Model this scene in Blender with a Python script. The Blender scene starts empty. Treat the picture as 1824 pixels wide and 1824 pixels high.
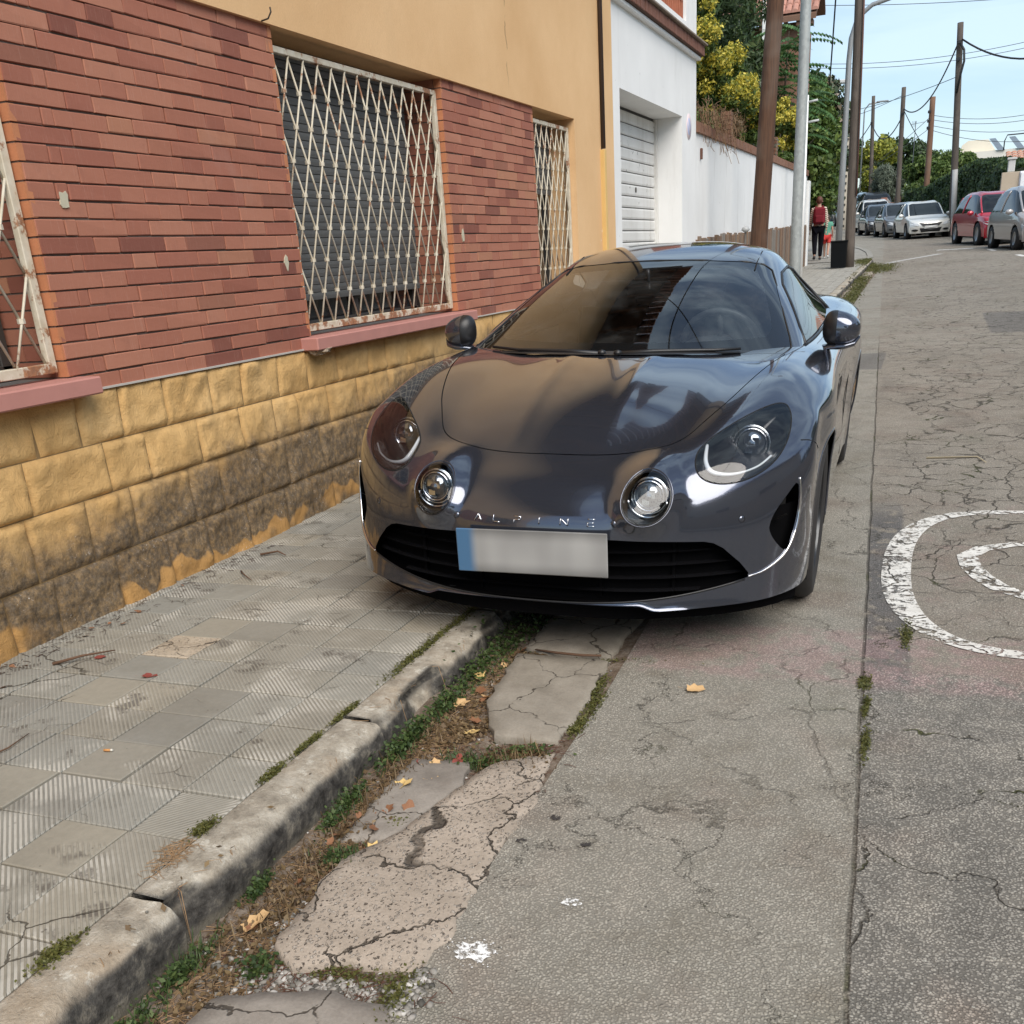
import bpy, bmesh, math, random
import numpy as np
from mathutils import Vector, Matrix
from mathutils.bvhtree import BVHTree
from mathutils import noise as mnoise
random.seed(7)
rng = np.random.default_rng(7)
SC = bpy.context.scene
COL = SC.collection
PI = math.pi

# ---------------------------------------------------------------- camera, sky, sun, exposure
cam_d = bpy.data.cameras.new('camera')
cam = bpy.data.objects.new('camera', cam_d)
COL.objects.link(cam)
CR = Vector((0.93196282, 0.35681517, -0.06425131))
CU = Vector((-0.08053294, 0.37652858, 0.92289798))
CF = Vector((-0.35349646, 0.85493226, -0.37964601))
CR.normalize(); CU.normalize(); CF.normalize()
cam.matrix_world = Matrix(((CR.x, CU.x, -CF.x, 0), (CR.y, CU.y, -CF.y, 0), (CR.z, CU.z, -CF.z, 1.3414913), (0, 0, 0, 1)))
cam_d.sensor_width = 36.0
cam_d.lens = 36.0 * 1792.0 / 1824.0
cam_d.shift_y = 287.05 / 1824.0
cam_d.clip_start = 0.05
cam_d.clip_end = 3000
SC.camera = cam

SUN_ELEV, SUN_AZ = math.radians(46), math.radians(140)      # azimuth measured from +Y towards +X
world = bpy.data.worlds.new('World')
SC.world = world
world.use_nodes = True
wn = world.node_tree; wn.nodes.clear()
w_out = wn.nodes.new('ShaderNodeOutputWorld')
w_bg = wn.nodes.new('ShaderNodeBackground'); w_bg.inputs['Strength'].default_value = 0.10
w_sky = wn.nodes.new('ShaderNodeTexSky'); w_sky.sky_type = 'NISHITA'; w_sky.sun_disc = False
w_sky.sun_elevation = SUN_ELEV; w_sky.sun_rotation = SUN_AZ
w_sky.air_density = 1.0; w_sky.dust_density = 0.6; w_sky.ozone_density = 2.5
w_tc = wn.nodes.new('ShaderNodeTexCoord')
w_map = wn.nodes.new('ShaderNodeMapping'); w_map.inputs['Scale'].default_value = (1.0, 1.0, 3.2)
w_n = wn.nodes.new('ShaderNodeTexNoise'); w_n.inputs['Scale'].default_value = 3.4; w_n.inputs['Detail'].default_value = 6
w_n.inputs['Roughness'].default_value = 0.55; w_n.inputs['Distortion'].default_value = 0.6
w_r = wn.nodes.new('ShaderNodeValToRGB')
w_r.color_ramp.elements[0].position = 0.42; w_r.color_ramp.elements[0].color = (0.15, 0.15, 0.15, 1)
w_r.color_ramp.elements[1].position = 0.64; w_r.color_ramp.elements[1].color = (0.80, 0.80, 0.80, 1)
w_mix = wn.nodes.new('ShaderNodeMix'); w_mix.data_type = 'RGBA'
w_mix.inputs['B'].default_value = (5.3, 6.7, 7.8, 1)
wn.links.new(w_tc.outputs['Generated'], w_map.inputs['Vector'])
wn.links.new(w_map.outputs['Vector'], w_n.inputs['Vector'])
wn.links.new(w_n.outputs['Fac'], w_r.inputs['Fac'])
wn.links.new(w_r.outputs['Color'], w_mix.inputs['Factor'])
wn.links.new(w_sky.outputs['Color'], w_mix.inputs['A'])
wn.links.new(w_mix.outputs['Result'], w_bg.inputs['Color'])
wn.links.new(w_bg.outputs['Background'], w_out.inputs['Surface'])

sun_d = bpy.data.lights.new('sun', 'SUN'); sun_d.energy = 2.9; sun_d.angle = math.radians(50); sun_d.color = (1.0, 0.93, 0.84)
sun = bpy.data.objects.new('sun', sun_d); COL.objects.link(sun)
sd = Vector((math.sin(SUN_AZ) * math.cos(SUN_ELEV), math.cos(SUN_AZ) * math.cos(SUN_ELEV), math.sin(SUN_ELEV)))
sun.rotation_euler = sd.to_track_quat('Z', 'Y').to_euler()
sun.location = (4, -4, 12)

SC.view_settings.view_transform = 'Standard'
SC.view_settings.look = 'None'
SC.view_settings.exposure = 0.60
SC.view_settings.gamma = 1.0
SC.view_settings.use_curve_mapping = False
SC.cycles.max_bounces = 6
SC.cycles.transparent_max_bounces = 12
SC.cycles.use_denoising = True

# ---------------------------------------------------------------- helpers
def link(o, parent=None):
    COL.objects.link(o)
    if parent is not None:
        o.parent = parent
        o.matrix_parent_inverse = parent.matrix_world.inverted()
    return o

def tag(o, label=None, cat=None, group=None, kind=None):
    if label: o['label'] = label
    if cat: o['category'] = cat
    if group: o['group'] = group
    if kind: o['kind'] = kind
    return o

def thing(name, label, cat, loc=(0, 0, 0), group=None):
    o = bpy.data.objects.new(name, None)
    o.empty_display_size = 0.1
    o.location = loc
    o.matrix_world = Matrix.Translation(Vector(loc))
    COL.objects.link(o)
    return tag(o, label, cat, group)

def mesh_np(name, V, F, m=None, parent=None, smooth=False):
    """F: list of tuples or (n,k) array"""
    me = bpy.data.meshes.new(name)
    V = np.asarray(V, dtype=np.float32)
    if isinstance(F, np.ndarray):
        n, k = F.shape
        me.vertices.add(len(V)); me.vertices.foreach_set('co', V.ravel())
        me.loops.add(n * k); me.loops.foreach_set('vertex_index', F.astype(np.int32).ravel())
        me.polygons.add(n); me.polygons.foreach_set('loop_start', np.arange(0, n * k, k, dtype=np.int32))
        me.polygons.foreach_set('loop_total', np.full(n, k, dtype=np.int32))
        me.update(calc_edges=True)
    else:
        me.from_pydata([tuple(map(float, v)) for v in V], [], F)
        me.update()
    if smooth:
        me.polygons.foreach_set('use_smooth', np.ones(len(me.polygons), dtype=bool))
    if m is not None: me.materials.append(m)
    o = bpy.data.objects.new(name, me)
    return link(o, parent)

class MB:
    def __init__(s): s.v = []; s.f = []; s.sm = []
    def add(s, V, F, smooth=False):
        b = len(s.v); s.v += [tuple(v) for v in V]
        s.f += [tuple(i + b for i in f) for f in F]; s.sm += [smooth] * len(F)
        return s
    def box(s, x0, x1, y0, y1, z0, z1):
        V = [(x0,y0,z0),(x1,y0,z0),(x1,y1,z0),(x0,y1,z0),(x0,y0,z1),(x1,y0,z1),(x1,y1,z1),(x0,y1,z1)]
        F = [(0,3,2,1),(4,5,6,7),(0,1,5,4),(1,2,6,5),(2,3,7,6),(3,0,4,7)]
        return s.add(V, F)
    def cbox(s, x0, x1, y0, y1, z0, z1, c=0.005):
        """box with chamfered edges"""
        V = []
        for sx in (0, 1):
            for sy in (0, 1):
                for sz in (0, 1):
                    X = (x0, x1)[sx]; Y = (y0, y1)[sy]; Z = (z0, z1)[sz]
                    dx = c if sx == 0 else -c; dy = c if sy == 0 else -c; dz = c if sz == 0 else -c
                    V += [(X, Y + dy, Z + dz), (X + dx, Y, Z + dz), (X + dx, Y + dy, Z)]
        bm = bmesh.new()
        for v in V: bm.verts.new(v)
        r = bmesh.ops.convex_hull(bm, input=bm.verts)
        bmesh.ops.dissolve_limit(bm, angle_limit=0.02, verts=bm.verts, edges=bm.edges)
        bm.verts.ensure_lookup_table(); bm.verts.index_update()
        VV = [tuple(v.co) for v in bm.verts]; FF = [tuple(v.index for v in f.verts) for f in bm.faces]
        bm.free()
        return s.add(VV, FF)
    def tube(s, pts, r, n=8, cap=True, smooth=True):
        pts = [Vector(p) for p in pts]; m = len(pts)
        rr = r if isinstance(r, (list, tuple)) else [r] * m
        V = []; up = None
        for i, p in enumerate(pts):
            t = (pts[min(i + 1, m - 1)] - pts[max(i - 1, 0)]).normalized()
            if up is None:
                up = t.orthogonal().normalized()
            else:
                up = (up - t * up.dot(t)).normalized()
            b = t.cross(up)
            for k in range(n):
                a = 2 * PI * k / n
                V.append(p + (up * math.cos(a) + b * math.sin(a)) * rr[i])
        F = [(i * n + k, i * n + (k + 1) % n, (i + 1) * n + (k + 1) % n, (i + 1) * n + k) for i in range(m - 1) for k in range(n)]
        s.add(V, F, smooth)
        if cap:
            b = len(s.v) - len(V)
            s.f += [tuple(b + k for k in reversed(range(n))), tuple(b + (m - 1) * n + k for k in range(n))]; s.sm += [False, False]
        return s
    def lathe(s, prof, c=(0, 0, 0), n=20, axis=(0, 0, 1), smooth=True, cap=True):
        """prof: [(r, h)]"""
        ax = Vector(axis).normalized(); u = ax.orthogonal().normalized(); w = ax.cross(u); c = Vector(c)
        V = [c + ax * h + (u * math.cos(2 * PI * k / n) + w * math.sin(2 * PI * k / n)) * r for r, h in prof for k in range(n)]
        m = len(prof)
        F = [(i * n + k, i * n + (k + 1) % n, (i + 1) * n + (k + 1) % n, (i + 1) * n + k) for i in range(m - 1) for k in range(n)]
        s.add(V, F, smooth)
        if cap:
            b = len(s.v) - len(V)
            s.f += [tuple(b + k for k in reversed(range(n))), tuple(b + (m - 1) * n + k for k in range(n))]; s.sm += [False, False]
        return s
    def prism(s, poly, a, b, axis='x'):
        """poly of 2-D points extruded from a to b along axis"""
        n = len(poly)
        def P(u, v, t): return {'x': (t, u, v), 'y': (u, t, v), 'z': (u, v, t)}[axis]
        V = [P(u, v, a) for u, v in poly] + [P(u, v, b) for u, v in poly]
        F = [tuple(reversed(range(n))), tuple(range(n, 2 * n))] + [(i, (i + 1) % n, n + (i + 1) % n, n + i) for i in range(n)]
        return s.add(V, F)
    def build(s, name, m=None, parent=None, fix=True):
        me = bpy.data.meshes.new(name)
        me.from_pydata([tuple(v) for v in s.v], [], s.f)
        if s.sm: me.polygons.foreach_set('use_smooth', s.sm)
        if fix:
            bm = bmesh.new(); bm.from_mesh(me); bmesh.ops.recalc_face_normals(bm, faces=bm.faces); bm.to_mesh(me); bm.free()
        me.update()
        if m is not None: me.materials.append(m)
        return link(bpy.data.objects.new(name, me), parent)

def copy_tree(o, parent=None, keep=True):
    c = o.copy(); COL.objects.link(c)
    if parent is not None: c.parent = parent
    for ch in o.children: copy_tree(ch, c)
    return c

GP = ([-2000, 58, 66.5, 72, 80, 88, 95, 110, 5000], [0.022 * (-2000 - 3.17), 1.206, 1.42, 1.62, 2.0, 2.41, 2.77, 3.45, 3.5])
def gz(Y):
    """height of the road along the street"""
    return float(np.interp(Y, *GP))
def sz(Y):
    """height of the pavement"""
    z = 0.08 + (0.0236 * (Y - 4.3) if Y > 4.3 else 0)
    return max(z, gz(Y) + 0.05)
def cx(Y):
    """sideways shift of the street's bend"""
    if Y < 30: return 0.0
    if Y < 44: return -.0078 * (Y - 30) ** 2
    return -1.529 - .218 * (min(Y, 140) - 44)

# ---------------------------------------------------------------- materials
class NT:
    def __init__(s, name):
        s.m = bpy.data.materials.new(name); s.m.use_nodes = True
        s.t = s.m.node_tree; s.t.nodes.clear()
        s.out = s.t.nodes.new('ShaderNodeOutputMaterial')
        s.b = None
    def node(s, ty, **kw):
        n = s.t.nodes.new(ty)
        for k, v in kw.items(): setattr(n, k, v)
        return n
    def set(s, sock, v):
        if v is None: return
        if isinstance(v, bpy.types.NodeSocket): s.t.links.new(v, sock)
        elif isinstance(v, (tuple, list)):
            if len(v) == 3 and len(sock.default_value) == 4: v = (*v, 1)
            sock.default_value = v
        else: sock.default_value = v
    def geo(s, w='Position'):
        if not hasattr(s, '_g'): s._g = s.node('ShaderNodeNewGeometry')
        return s._g.outputs[w]
    def objc(s):
        if not hasattr(s, '_tc'): s._tc = s.node('ShaderNodeTexCoord')
        return s._tc.outputs['Object']
    def xyz(s, v=None):
        n = s.node('ShaderNodeSeparateXYZ'); s.set(n.inputs[0], v if v is not None else s.geo()); return n.outputs
    def comb(s, x=0., y=0., z=0.):
        n = s.node('ShaderNodeCombineXYZ')
        for i, a in enumerate((x, y, z)): s.set(n.inputs[i], a)
        return n.outputs[0]
    def map(s, v=None, sc=(1, 1, 1), loc=(0, 0, 0), rot=(0, 0, 0)):
        n = s.node('ShaderNodeMapping'); s.set(n.inputs['Vector'], v if v is not None else s.geo())
        n.inputs['Scale'].default_value = sc; n.inputs['Location'].default_value = loc; n.inputs['Rotation'].default_value = rot
        return n.outputs[0]
    def noise(s, sc=5., det=4., ro=.55, v=None, dist=0., out='Fac'):
        n = s.node('ShaderNodeTexNoise'); s.set(n.inputs['Vector'], v if v is not None else s.geo())
        n.inputs['Scale'].default_value = sc; n.inputs['Detail'].default_value = det
        n.inputs['Roughness'].default_value = ro; n.inputs['Distortion'].default_value = dist
        return n.outputs[out]
    def vor(s, sc=5., feat='F1', v=None, out='Distance', rand=1.):
        n = s.node('ShaderNodeTexVoronoi', feature=feat); s.set(n.inputs['Vector'], v if v is not None else s.geo())
        n.inputs['Scale'].default_value = sc; n.inputs['Randomness'].default_value = rand
        return n.outputs[out]
    def m_(s, op, a, b=None, c=None, clamp=False):
        n = s.node('ShaderNodeMath', operation=op, use_clamp=clamp)
        s.set(n.inputs[0], a); s.set(n.inputs[1], b)
        if c is not None: s.set(n.inputs[2], c)
        return n.outputs[0]
    def add(s, a, b): return s.m_('ADD', a, b)
    def sub(s, a, b): return s.m_('SUBTRACT', a, b)
    def mul(s, a, b): return s.m_('MULTIPLY', a, b)
    def step(s, v, lo, hi):
        """smooth 0..1 between lo and hi (hi may be < lo)"""
        n = s.node('ShaderNodeMapRange', clamp=True, interpolation_type='SMOOTHSTEP')
        s.set(n.inputs[0], v)
        if hi > lo: a = (lo, hi, 0, 1)
        else: a = (hi, lo, 1, 0)
        for i, x in enumerate(a): n.inputs[i + 1].default_value = x
        return n.outputs[0]
    def band(s, v, a, b, e=.02): return s.mul(s.step(v, a - e, a + e), s.step(v, b + e, b - e))
    def mix(s, f, a, b, mode='MIX'):
        n = s.node('ShaderNodeMix', data_type='RGBA', blend_type=mode)
        s.set(n.inputs[0], f); s.set(n.inputs[6], a); s.set(n.inputs[7], b); return n.outputs[2]
    def ramp(s, f, stops, interp='LINEAR'):
        n = s.node('ShaderNodeValToRGB'); cr = n.color_ramp; cr.interpolation = interp
        while len(cr.elements) < len(stops): cr.elements.new(.5)
        for e, (p, c) in zip(cr.elements, stops):
            e.position = p; e.color = (*c, 1) if isinstance(c, tuple) else (c, c, c, 1)
        s.set(n.inputs[0], f); return n.outputs[0]
    def rnd(s):
        a = s.node('ShaderNodeObjectInfo').outputs['Random']
        return s.m_('FRACT', s.add(a, s.geo('Random Per Island')))
    def hsv(s, c, h=.5, sa=1., v=1.):
        n = s.node('ShaderNodeHueSaturation'); s.set(n.inputs['Color'], c); s.set(n.inputs['Hue'], h); s.set(n.inputs['Saturation'], sa); s.set(n.inputs['Value'], v)
        return n.outputs[0]
    def bump(s, h, st=.3, d=.01, nrm=None):
        n = s.node('ShaderNodeBump'); n.inputs['Strength'].default_value = st; n.inputs['Distance'].default_value = d
        s.set(n.inputs['Height'], h)
        if nrm is not None: s.set(n.inputs['Normal'], nrm)
        return n.outputs[0]
    def bsdf(s, **kw):
        b = s.node('ShaderNodeBsdfPrincipled'); s.b = b
        al = dict(color='Base Color', rough='Roughness', metal='Metallic', normal='Normal', coat='Coat Weight', coatr='Coat Roughness', spec='Specular IOR Level', alpha='Alpha', trans='Transmission Weight', emis='Emission Color', emst='Emission Strength', ior='IOR', coatn='Coat Normal', sheen='Sheen Weight')
        for k, v in kw.items(): s.set(b.inputs[al[k]], v)
        s.t.links.new(b.outputs[0], s.out.inputs[0])
        return s.m
MATS = {}
def M(name, color=(.5, .5, .5), rough=.6, metal=0., var=.12, sc=6., bump=0., bsc=60., bd=.002, **kw):
    """plain procedural material: slightly uneven colour and relief"""
    if name in MATS: return MATS[name]
    n = NT(name)
    c = n.hsv(color, v=n.add(1 - var, n.mul(n.noise(sc, 5), 2 * var))) if var else color
    nr = n.bump(n.noise(bsc, 4), bump, bd) if bump else None
    r = n.add(rough - .05, n.mul(n.noise(sc * 2.3), .1)) if rough > .12 else rough
    MATS[name] = n.bsdf(color=c, rough=r, metal=metal, normal=nr, **kw)
    return MATS[name]
# ================================================================ GROUND, ROAD, PAVEMENT
def strip(name, x0, x1, ys, zf, m, nx=1, dz=0., kind='structure', parent=None):
    """sheet following the street: x0/x1 numbers or functions of Y"""
    V = []; F = []
    for y in ys:
        a = x0(y) if callable(x0) else x0 + cx(y); b = x1(y) if callable(x1) else x1 + cx(y)
        for i in range(nx + 1):
            V.append((a + (b - a) * i / nx, y, zf(y) + dz))
    for j in range(len(ys) - 1):
        for i in range(nx):
            k = j * (nx + 1) + i
            F.append((k, k + 1, k + nx + 2, k + nx + 1))
    o = mesh_np(name, V, F, m, parent)
    if kind: tag(o, kind=kind)
    return o

def mat_terrain():
    n = NT('dry_ground')
    c = n.ramp(n.noise(.4, 6), [(.3, (.10, .085, .05)), (.6, (.07, .085, .035)), (.8, (.15, .13, .09))])
    return n.bsdf(color=c, rough=.95)

def mat_road():
    n = NT('worn_asphalt')
    P = n.xyz(); X, Y = P[0], P[1]
    # joint line between the pale strip (left) and the carriageway (right)
    wob = n.mul(n.sub(n.noise(3.0, 3), .5), .02)
    jx = n.add(n.add(n.mul(Y, -.0385), .03), wob)
    d = n.sub(X, jx)                                   # >0 right of the joint
    right = n.step(d, -.006, .006)
    agg = n.vor(150., out='Color')
    ag = n.xyz(agg)[0]
    fine = n.noise(90., 4, .7)
    big = n.noise(1.3, 5, .6)
    mid = n.noise(7., 5, .65)
    left_c = n.ramp(n.add(n.mul(mid, .5), n.mul(big, .5)), [(.3, (.225, .200, .160)), (.5, (.300, .280, .238)), (.68, (.355, .325, .275))])
    far_c = n.ramp(n.add(n.mul(mid, .55), n.mul(n.noise(.5, 4), .45)), [(.3, (.220, .190, .150)), (.5, (.290, .258, .214)), (.7, (.345, .312, .262))])
    dark_c = n.ramp(mid, [(.3, (.145, .138, .124)), (.5, (.200, .188, .166)), (.72, (.270, .250, .215))])
    base = n.mix(right, left_c, far_c)
    # darker coarse patch in front, right of the joint
    dk = n.mul(n.mul(n.step(d, .0, .01), n.step(n.add(Y, n.mul(n.sub(mid, .5), .12)), 3.34, 3.26)), .9)
    base = n.mix(dk, base, dark_c)
    st = n.mul(n.mul(n.band(d, 0., .15, .015), n.band(Y, 3.2, 5.4, .35)), n.step(n.noise(14., 4), .35, .5))
    base = n.mix(n.mul(st, .75), base, (.10, .10, .105))
    # old reddish paint bands
    pk = n.mul(n.band(n.add(Y, n.mul(n.sub(mid, .5), .2)), 3.16, 3.62, .05), n.mul(n.step(n.noise(9., 6, .7), .38, .56), n.step(X, -.98, -.86)))
    pk = n.mul(pk, n.step(n.add(X, n.mul(Y, .0385)), .9, .8))
    base = n.mix(n.mul(pk, .50), base, (.38, .255, .245))
    pk2 = n.mul(n.band(n.add(Y, n.mul(n.sub(big, .5), .6)), 3.9, 5.5, .3), n.mul(n.step(n.noise(5., 6, .7), .5, .66), n.step(d, .1, .3)))
    base = n.mix(n.mul(pk2, .35), base, (.34, .215, .20))
    rst = n.mul(n.step(n.noise(1.7, 5, .6), .50, .72), .5)
    base = n.mix(rst, base, (.22, .165, .13))
    grn = n.mul(n.step(n.noise(1.9, 5, .6, v=n.map(loc=(5, 3, 0))), .55, .75), .3)
    base = n.mix(grn, base, (.17, .175, .13))
    # tyre-worn darker lanes further on, lighter dusty edges
    base = n.mix(n.mul(n.band(Y, 5.4, 12, 1.5), n.mul(n.step(n.noise(1.2, 4, v=n.map(sc=(2.5, .6, 1))), .5, .7), .35)), base, (.12, .105, .09))
    # square repair patches
    p1 = n.mul(n.band(X, -.66, -.34, .008), n.band(Y, 10.45, 11.65, .02))
    p2 = n.mul(n.band(X, .72, 2.2, .02), n.band(Y, 13.2, 15.6, .05))
    base = n.mix(n.mul(n.add(p1, p2), .6), base, (.125, .120, .118))
    # cracks: distorted cell edges, only in some areas
    vd = n.comb(n.add(X, n.mul(n.sub(n.noise(6., 4), .5), .22)), n.add(Y, n.mul(n.sub(n.noise(6.3, 4), .5), .3)), 0.)
    cr1 = n.vor(1.35, 'DISTANCE_TO_EDGE', v=vd)
    hl_ = n.vor(.85, 'DISTANCE_TO_EDGE', v=n.comb(n.add(X, n.mul(n.sub(n.noise(4., 6, .7), .5), .5)), n.add(n.mul(Y, .8), n.mul(n.sub(n.noise(4.4, 6, .7), .5), .5)), 0.)); hl_ = n.mul(n.mul(n.step(hl_, .0035, .001), .75), n.step(n.noise(1.3, 3), .40, .5))
    cr2 = n.vor(4.2, 'DISTANCE_TO_EDGE', v=vd)
    area1 = n.mul(n.step(n.noise(.55, 2), .46, .62), n.step(n.noise(5., 3), .35, .5))
    area2 = n.mul(n.mul(n.step(Y, 3.5, 4.6), n.step(d, -.05, .25)), n.step(n.noise(1.1, 3), .34, .48))
    c1 = n.mul(n.mul(n.step(cr1, .0065, .002), n.add(.42, n.mul(right, .58))), n.mul(n.step(n.noise(.55, 2), .40, .50), n.step(n.noise(5., 3), .35, .5)))
    c2 = n.mul(n.mul(n.step(cr2, .032, .008), area2), n.step(n.noise(7., 4), .38, .52))
    jl = n.mul(n.mul(n.step(n.m_('ABSOLUTE', n.sub(d, 0.)), .008, .002), .75), n.mul(n.step(Y, 14, 11), n.step(n.noise(7., 3), .3, .42)))
    crk = n.m_('MAXIMUM', n.m_('MAXIMUM', n.m_('MAXIMUM', c1, hl_), c2), jl)
    base = n.mix(n.mul(crk, .78), base, (.035, .030, .022))
    moss = n.mul(crk, n.step(n.noise(2.2, 3), .55, .62))
    base = n.mix(n.mul(moss, .8), base, (.06, .065, .02))
    # aggregate speckle, coarser on the dark patch
    sp = n.mul(n.sub(ag, .5), n.add(.95, n.mul(dk, .6)))
    spk = n.m_('MULTIPLY_ADD', sp, 1.0, 1.0)
    sd_ = n.vor(165., out='Distance'); sv_ = n.xyz(n.vor(165., out='Color'))[1]
    stn = n.step(sd_, .62, .40)
    vv = n.add(.70, n.mul(stn, n.add(.06, n.mul(sv_, n.add(.52, n.mul(dk, .55))))))
    base = n.hsv(base, v=n.mul(vv, n.add(.86, n.mul(fine, .28))))
    wh = n.mul(n.step(n.vor(52., out='Distance'), .20, .13), n.step(n.noise(31., 2), .52, .60))
    base = n.mix(n.mul(wh, .75), base, (.50, .48, .42))
    dkp = n.mul(n.step(n.vor(40., out='Distance', v=n.map(loc=(3, 1, 0))), .17, .10), n.step(n.noise(21., 2), .55, .62))
    base = n.mix(n.mul(dkp, .75), base, (.05, .045, .04))
    h = n.sub(n.add(n.mul(stn, .8), n.mul(fine, .5)), n.mul(crk, 3.2))
    return n.bsdf(color=base, rough=.92, spec=.25, normal=n.bump(h, .75, .0035))

YS_ROAD = [-14, -6, -2, 0, 1, 2, 3, 4, 6, 8, 10, 13, 16, 20, 24, 28, 32, 36, 40, 45, 50, 55, 58, 62, 66, 70, 76, 84, 92, 100, 110, 130]
# far-reaching ground sheet, a hand's breadth below the street, following its slope
gx = [-900, -120, -40, -22, -12, -3.5, 1, 9, 14, 22, 40, 120, 900]
gy = [-900, -60, -14, 0, 8, 16, 26, 36, 46, 58, 66, 74, 84, 96, 110, 130, 200, 900]
V = []; F = []
for y in gy:
    for x in gx: V.append((x, y, gz(max(y, -14)) - .12))
for j in range(len(gy) - 1):
    for i in range(len(gx) - 1):
        k = j * len(gx) + i; F.append((k, k + 1, k + len(gx) + 1, k + len(gx)))
tag(mesh_np('ground', V, F, mat_terrain()), kind='structure')

def road_left(y):
    if y < 24: return -.885 + (-.03 if y > 3 else 0) - .012 * max(0, y - 5)
    if y < 31: return -1.11 + cx(y)
    return -1.45 + cx(y)
def right_edge(y): return 3.9 + cx(y)
road = strip('road', road_left, right_edge, YS_ROAD, gz, mat_road(), 6)

# ---- dirt gutter between kerb and asphalt
def mat_dirt():
    n = NT('gutter_dirt')
    c = n.ramp(n.noise(16., 8, .8), [(.3, (.05, .032, .02)), (.45, (.13, .09, .06)), (.58, (.22, .175, .135)), (.75, (.33, .28, .23))])
    c = n.mix(n.mul(n.step(n.vor(120.), .3, .1), .5), c, (.3, .28, .25))
    return n.bsdf(color=c, rough=.98, normal=n.bump(n.noise(60., 6, .7), .9, .01))
DIRT = mat_dirt()
def bumpy(name, x0, x1, y0, y1, nx, ny, zf, m, parent=None, kind=None):
    V = []; F = []
    for j in range(ny + 1):
        y = y0 + (y1 - y0) * j / ny
        a = x0(y) if callable(x0) else x0; b = x1(y) if callable(x1) else x1
        for i in range(nx + 1):
            x = a + (b - a) * i / nx
            V.append((x, y, zf(x, y)))
    for j in range(ny):
        for i in range(nx):
            k = j * (nx + 1) + i; F.append((k, k + 1, k + nx + 2, k + nx + 1))
    o = mesh_np(name, V, F, m, parent, smooth=True)
    if kind: tag(o, kind=kind)
    return o
def gut_z(x, y):
    t = (x + 1.42) / .5
    z = gz(y) - .006 - .022 * math.sin(PI * min(1, max(0, t))) ** .7
    z += .016 * (mnoise.noise((x * 9, y * 9, 0))) * math.sin(PI * min(1, max(0, t)))
    return z
bumpy('gutter', -1.46, lambda y: road_left(y) + .05, -3, 9, 18, 300, gut_z, DIRT, kind='structure')
strip('verge', -1.46, lambda y: road_left(y) + .04, [9, 11, 13, 16, 19, 21, 23, 25, 27, 29, 31], gz, DIRT, 2, -.012)

# ---- concrete slabs lying in the gutter
def mat_concrete(nm, c0, c1, pebble=0., bs=.5):
    n = NT(nm)
    c = n.ramp(n.noise(8., 7, .65), [(.3, c0), (.7, c1)])
    c = n.mix(n.mul(n.step(n.noise(3.5, 6, .7), .45, .7), .5), c, tuple(x * .62 for x in c0))
    fine = n.noise(130., 4, .7)
    h = n.mul(fine, .4)
    if pebble:
        pvv = n.node('ShaderNodeVectorMath', operation='MULTIPLY_ADD'); n.set(pvv.inputs[0], n.noise(70., 3, out='Color')); pvv.inputs[1].default_value = (.018, .018, .018); n.set(pvv.inputs[2], n.geo()); pvv = n.map(pvv.outputs[0], sc=(1.25, .9, 1), rot=(0, 0, .5))
        vd = n.vor(88., out='Distance', v=pvv); vc = n.xyz(n.vor(88., out='Color', v=pvv))[0]
        pb = n.mul(n.step(vd, .42, .30), n.step(vc, .45, .5))
        c = n.mix(n.mul(pb, .55 * pebble), c, n.ramp(vc, [(.4, (.13, .12, .11)), (.7, (.30, .26, .22)), (1, (.44, .40, .35))]))
        holes = n.mul(n.step(vd, .36, .2), n.step(vc, .30, .22))
        c = n.mix(n.mul(holes, .8), c, (.07, .055, .045))
        h = n.add(h, n.sub(n.mul(pb, .9), n.mul(holes, 1.6)))
    vd2 = n.vor(2.6, 'DISTANCE_TO_EDGE', v=n.node('ShaderNodeVectorMath', operation='ADD').outputs[0]) if False else None
    Pv = n.xyz(); wv = n.comb(n.add(Pv[0], n.mul(n.noise(9., 4), .16)), n.add(Pv[1], n.mul(n.noise(8., 4), .16)), 0.)
    cr = n.mul(n.step(n.vor(3.1, 'DISTANCE_TO_EDGE', v=wv), .011, .003), n.step(n.noise(6., 3), .38, .52))
    c = n.mix(n.mul(cr, .85), c, (.04, .032, .024))
    c = n.hsv(c, v=n.add(.72, n.mul(fine, .56)))
    return n.bsdf(color=c, rough=.93, spec=.25, normal=n.bump(n.sub(h, n.mul(cr, 2.5)), bs, .006))
SLAB = mat_concrete('old_concrete', (.21, .185, .15), (.30, .27, .225))
PINK = mat_concrete('pebbly_concrete', (.30, .25, .20), (.43, .365, .30), 1.3, 1.)
GREYC = mat_concrete('patched_concrete', (.20, .175, .15), (.30, .27, .235))
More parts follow.
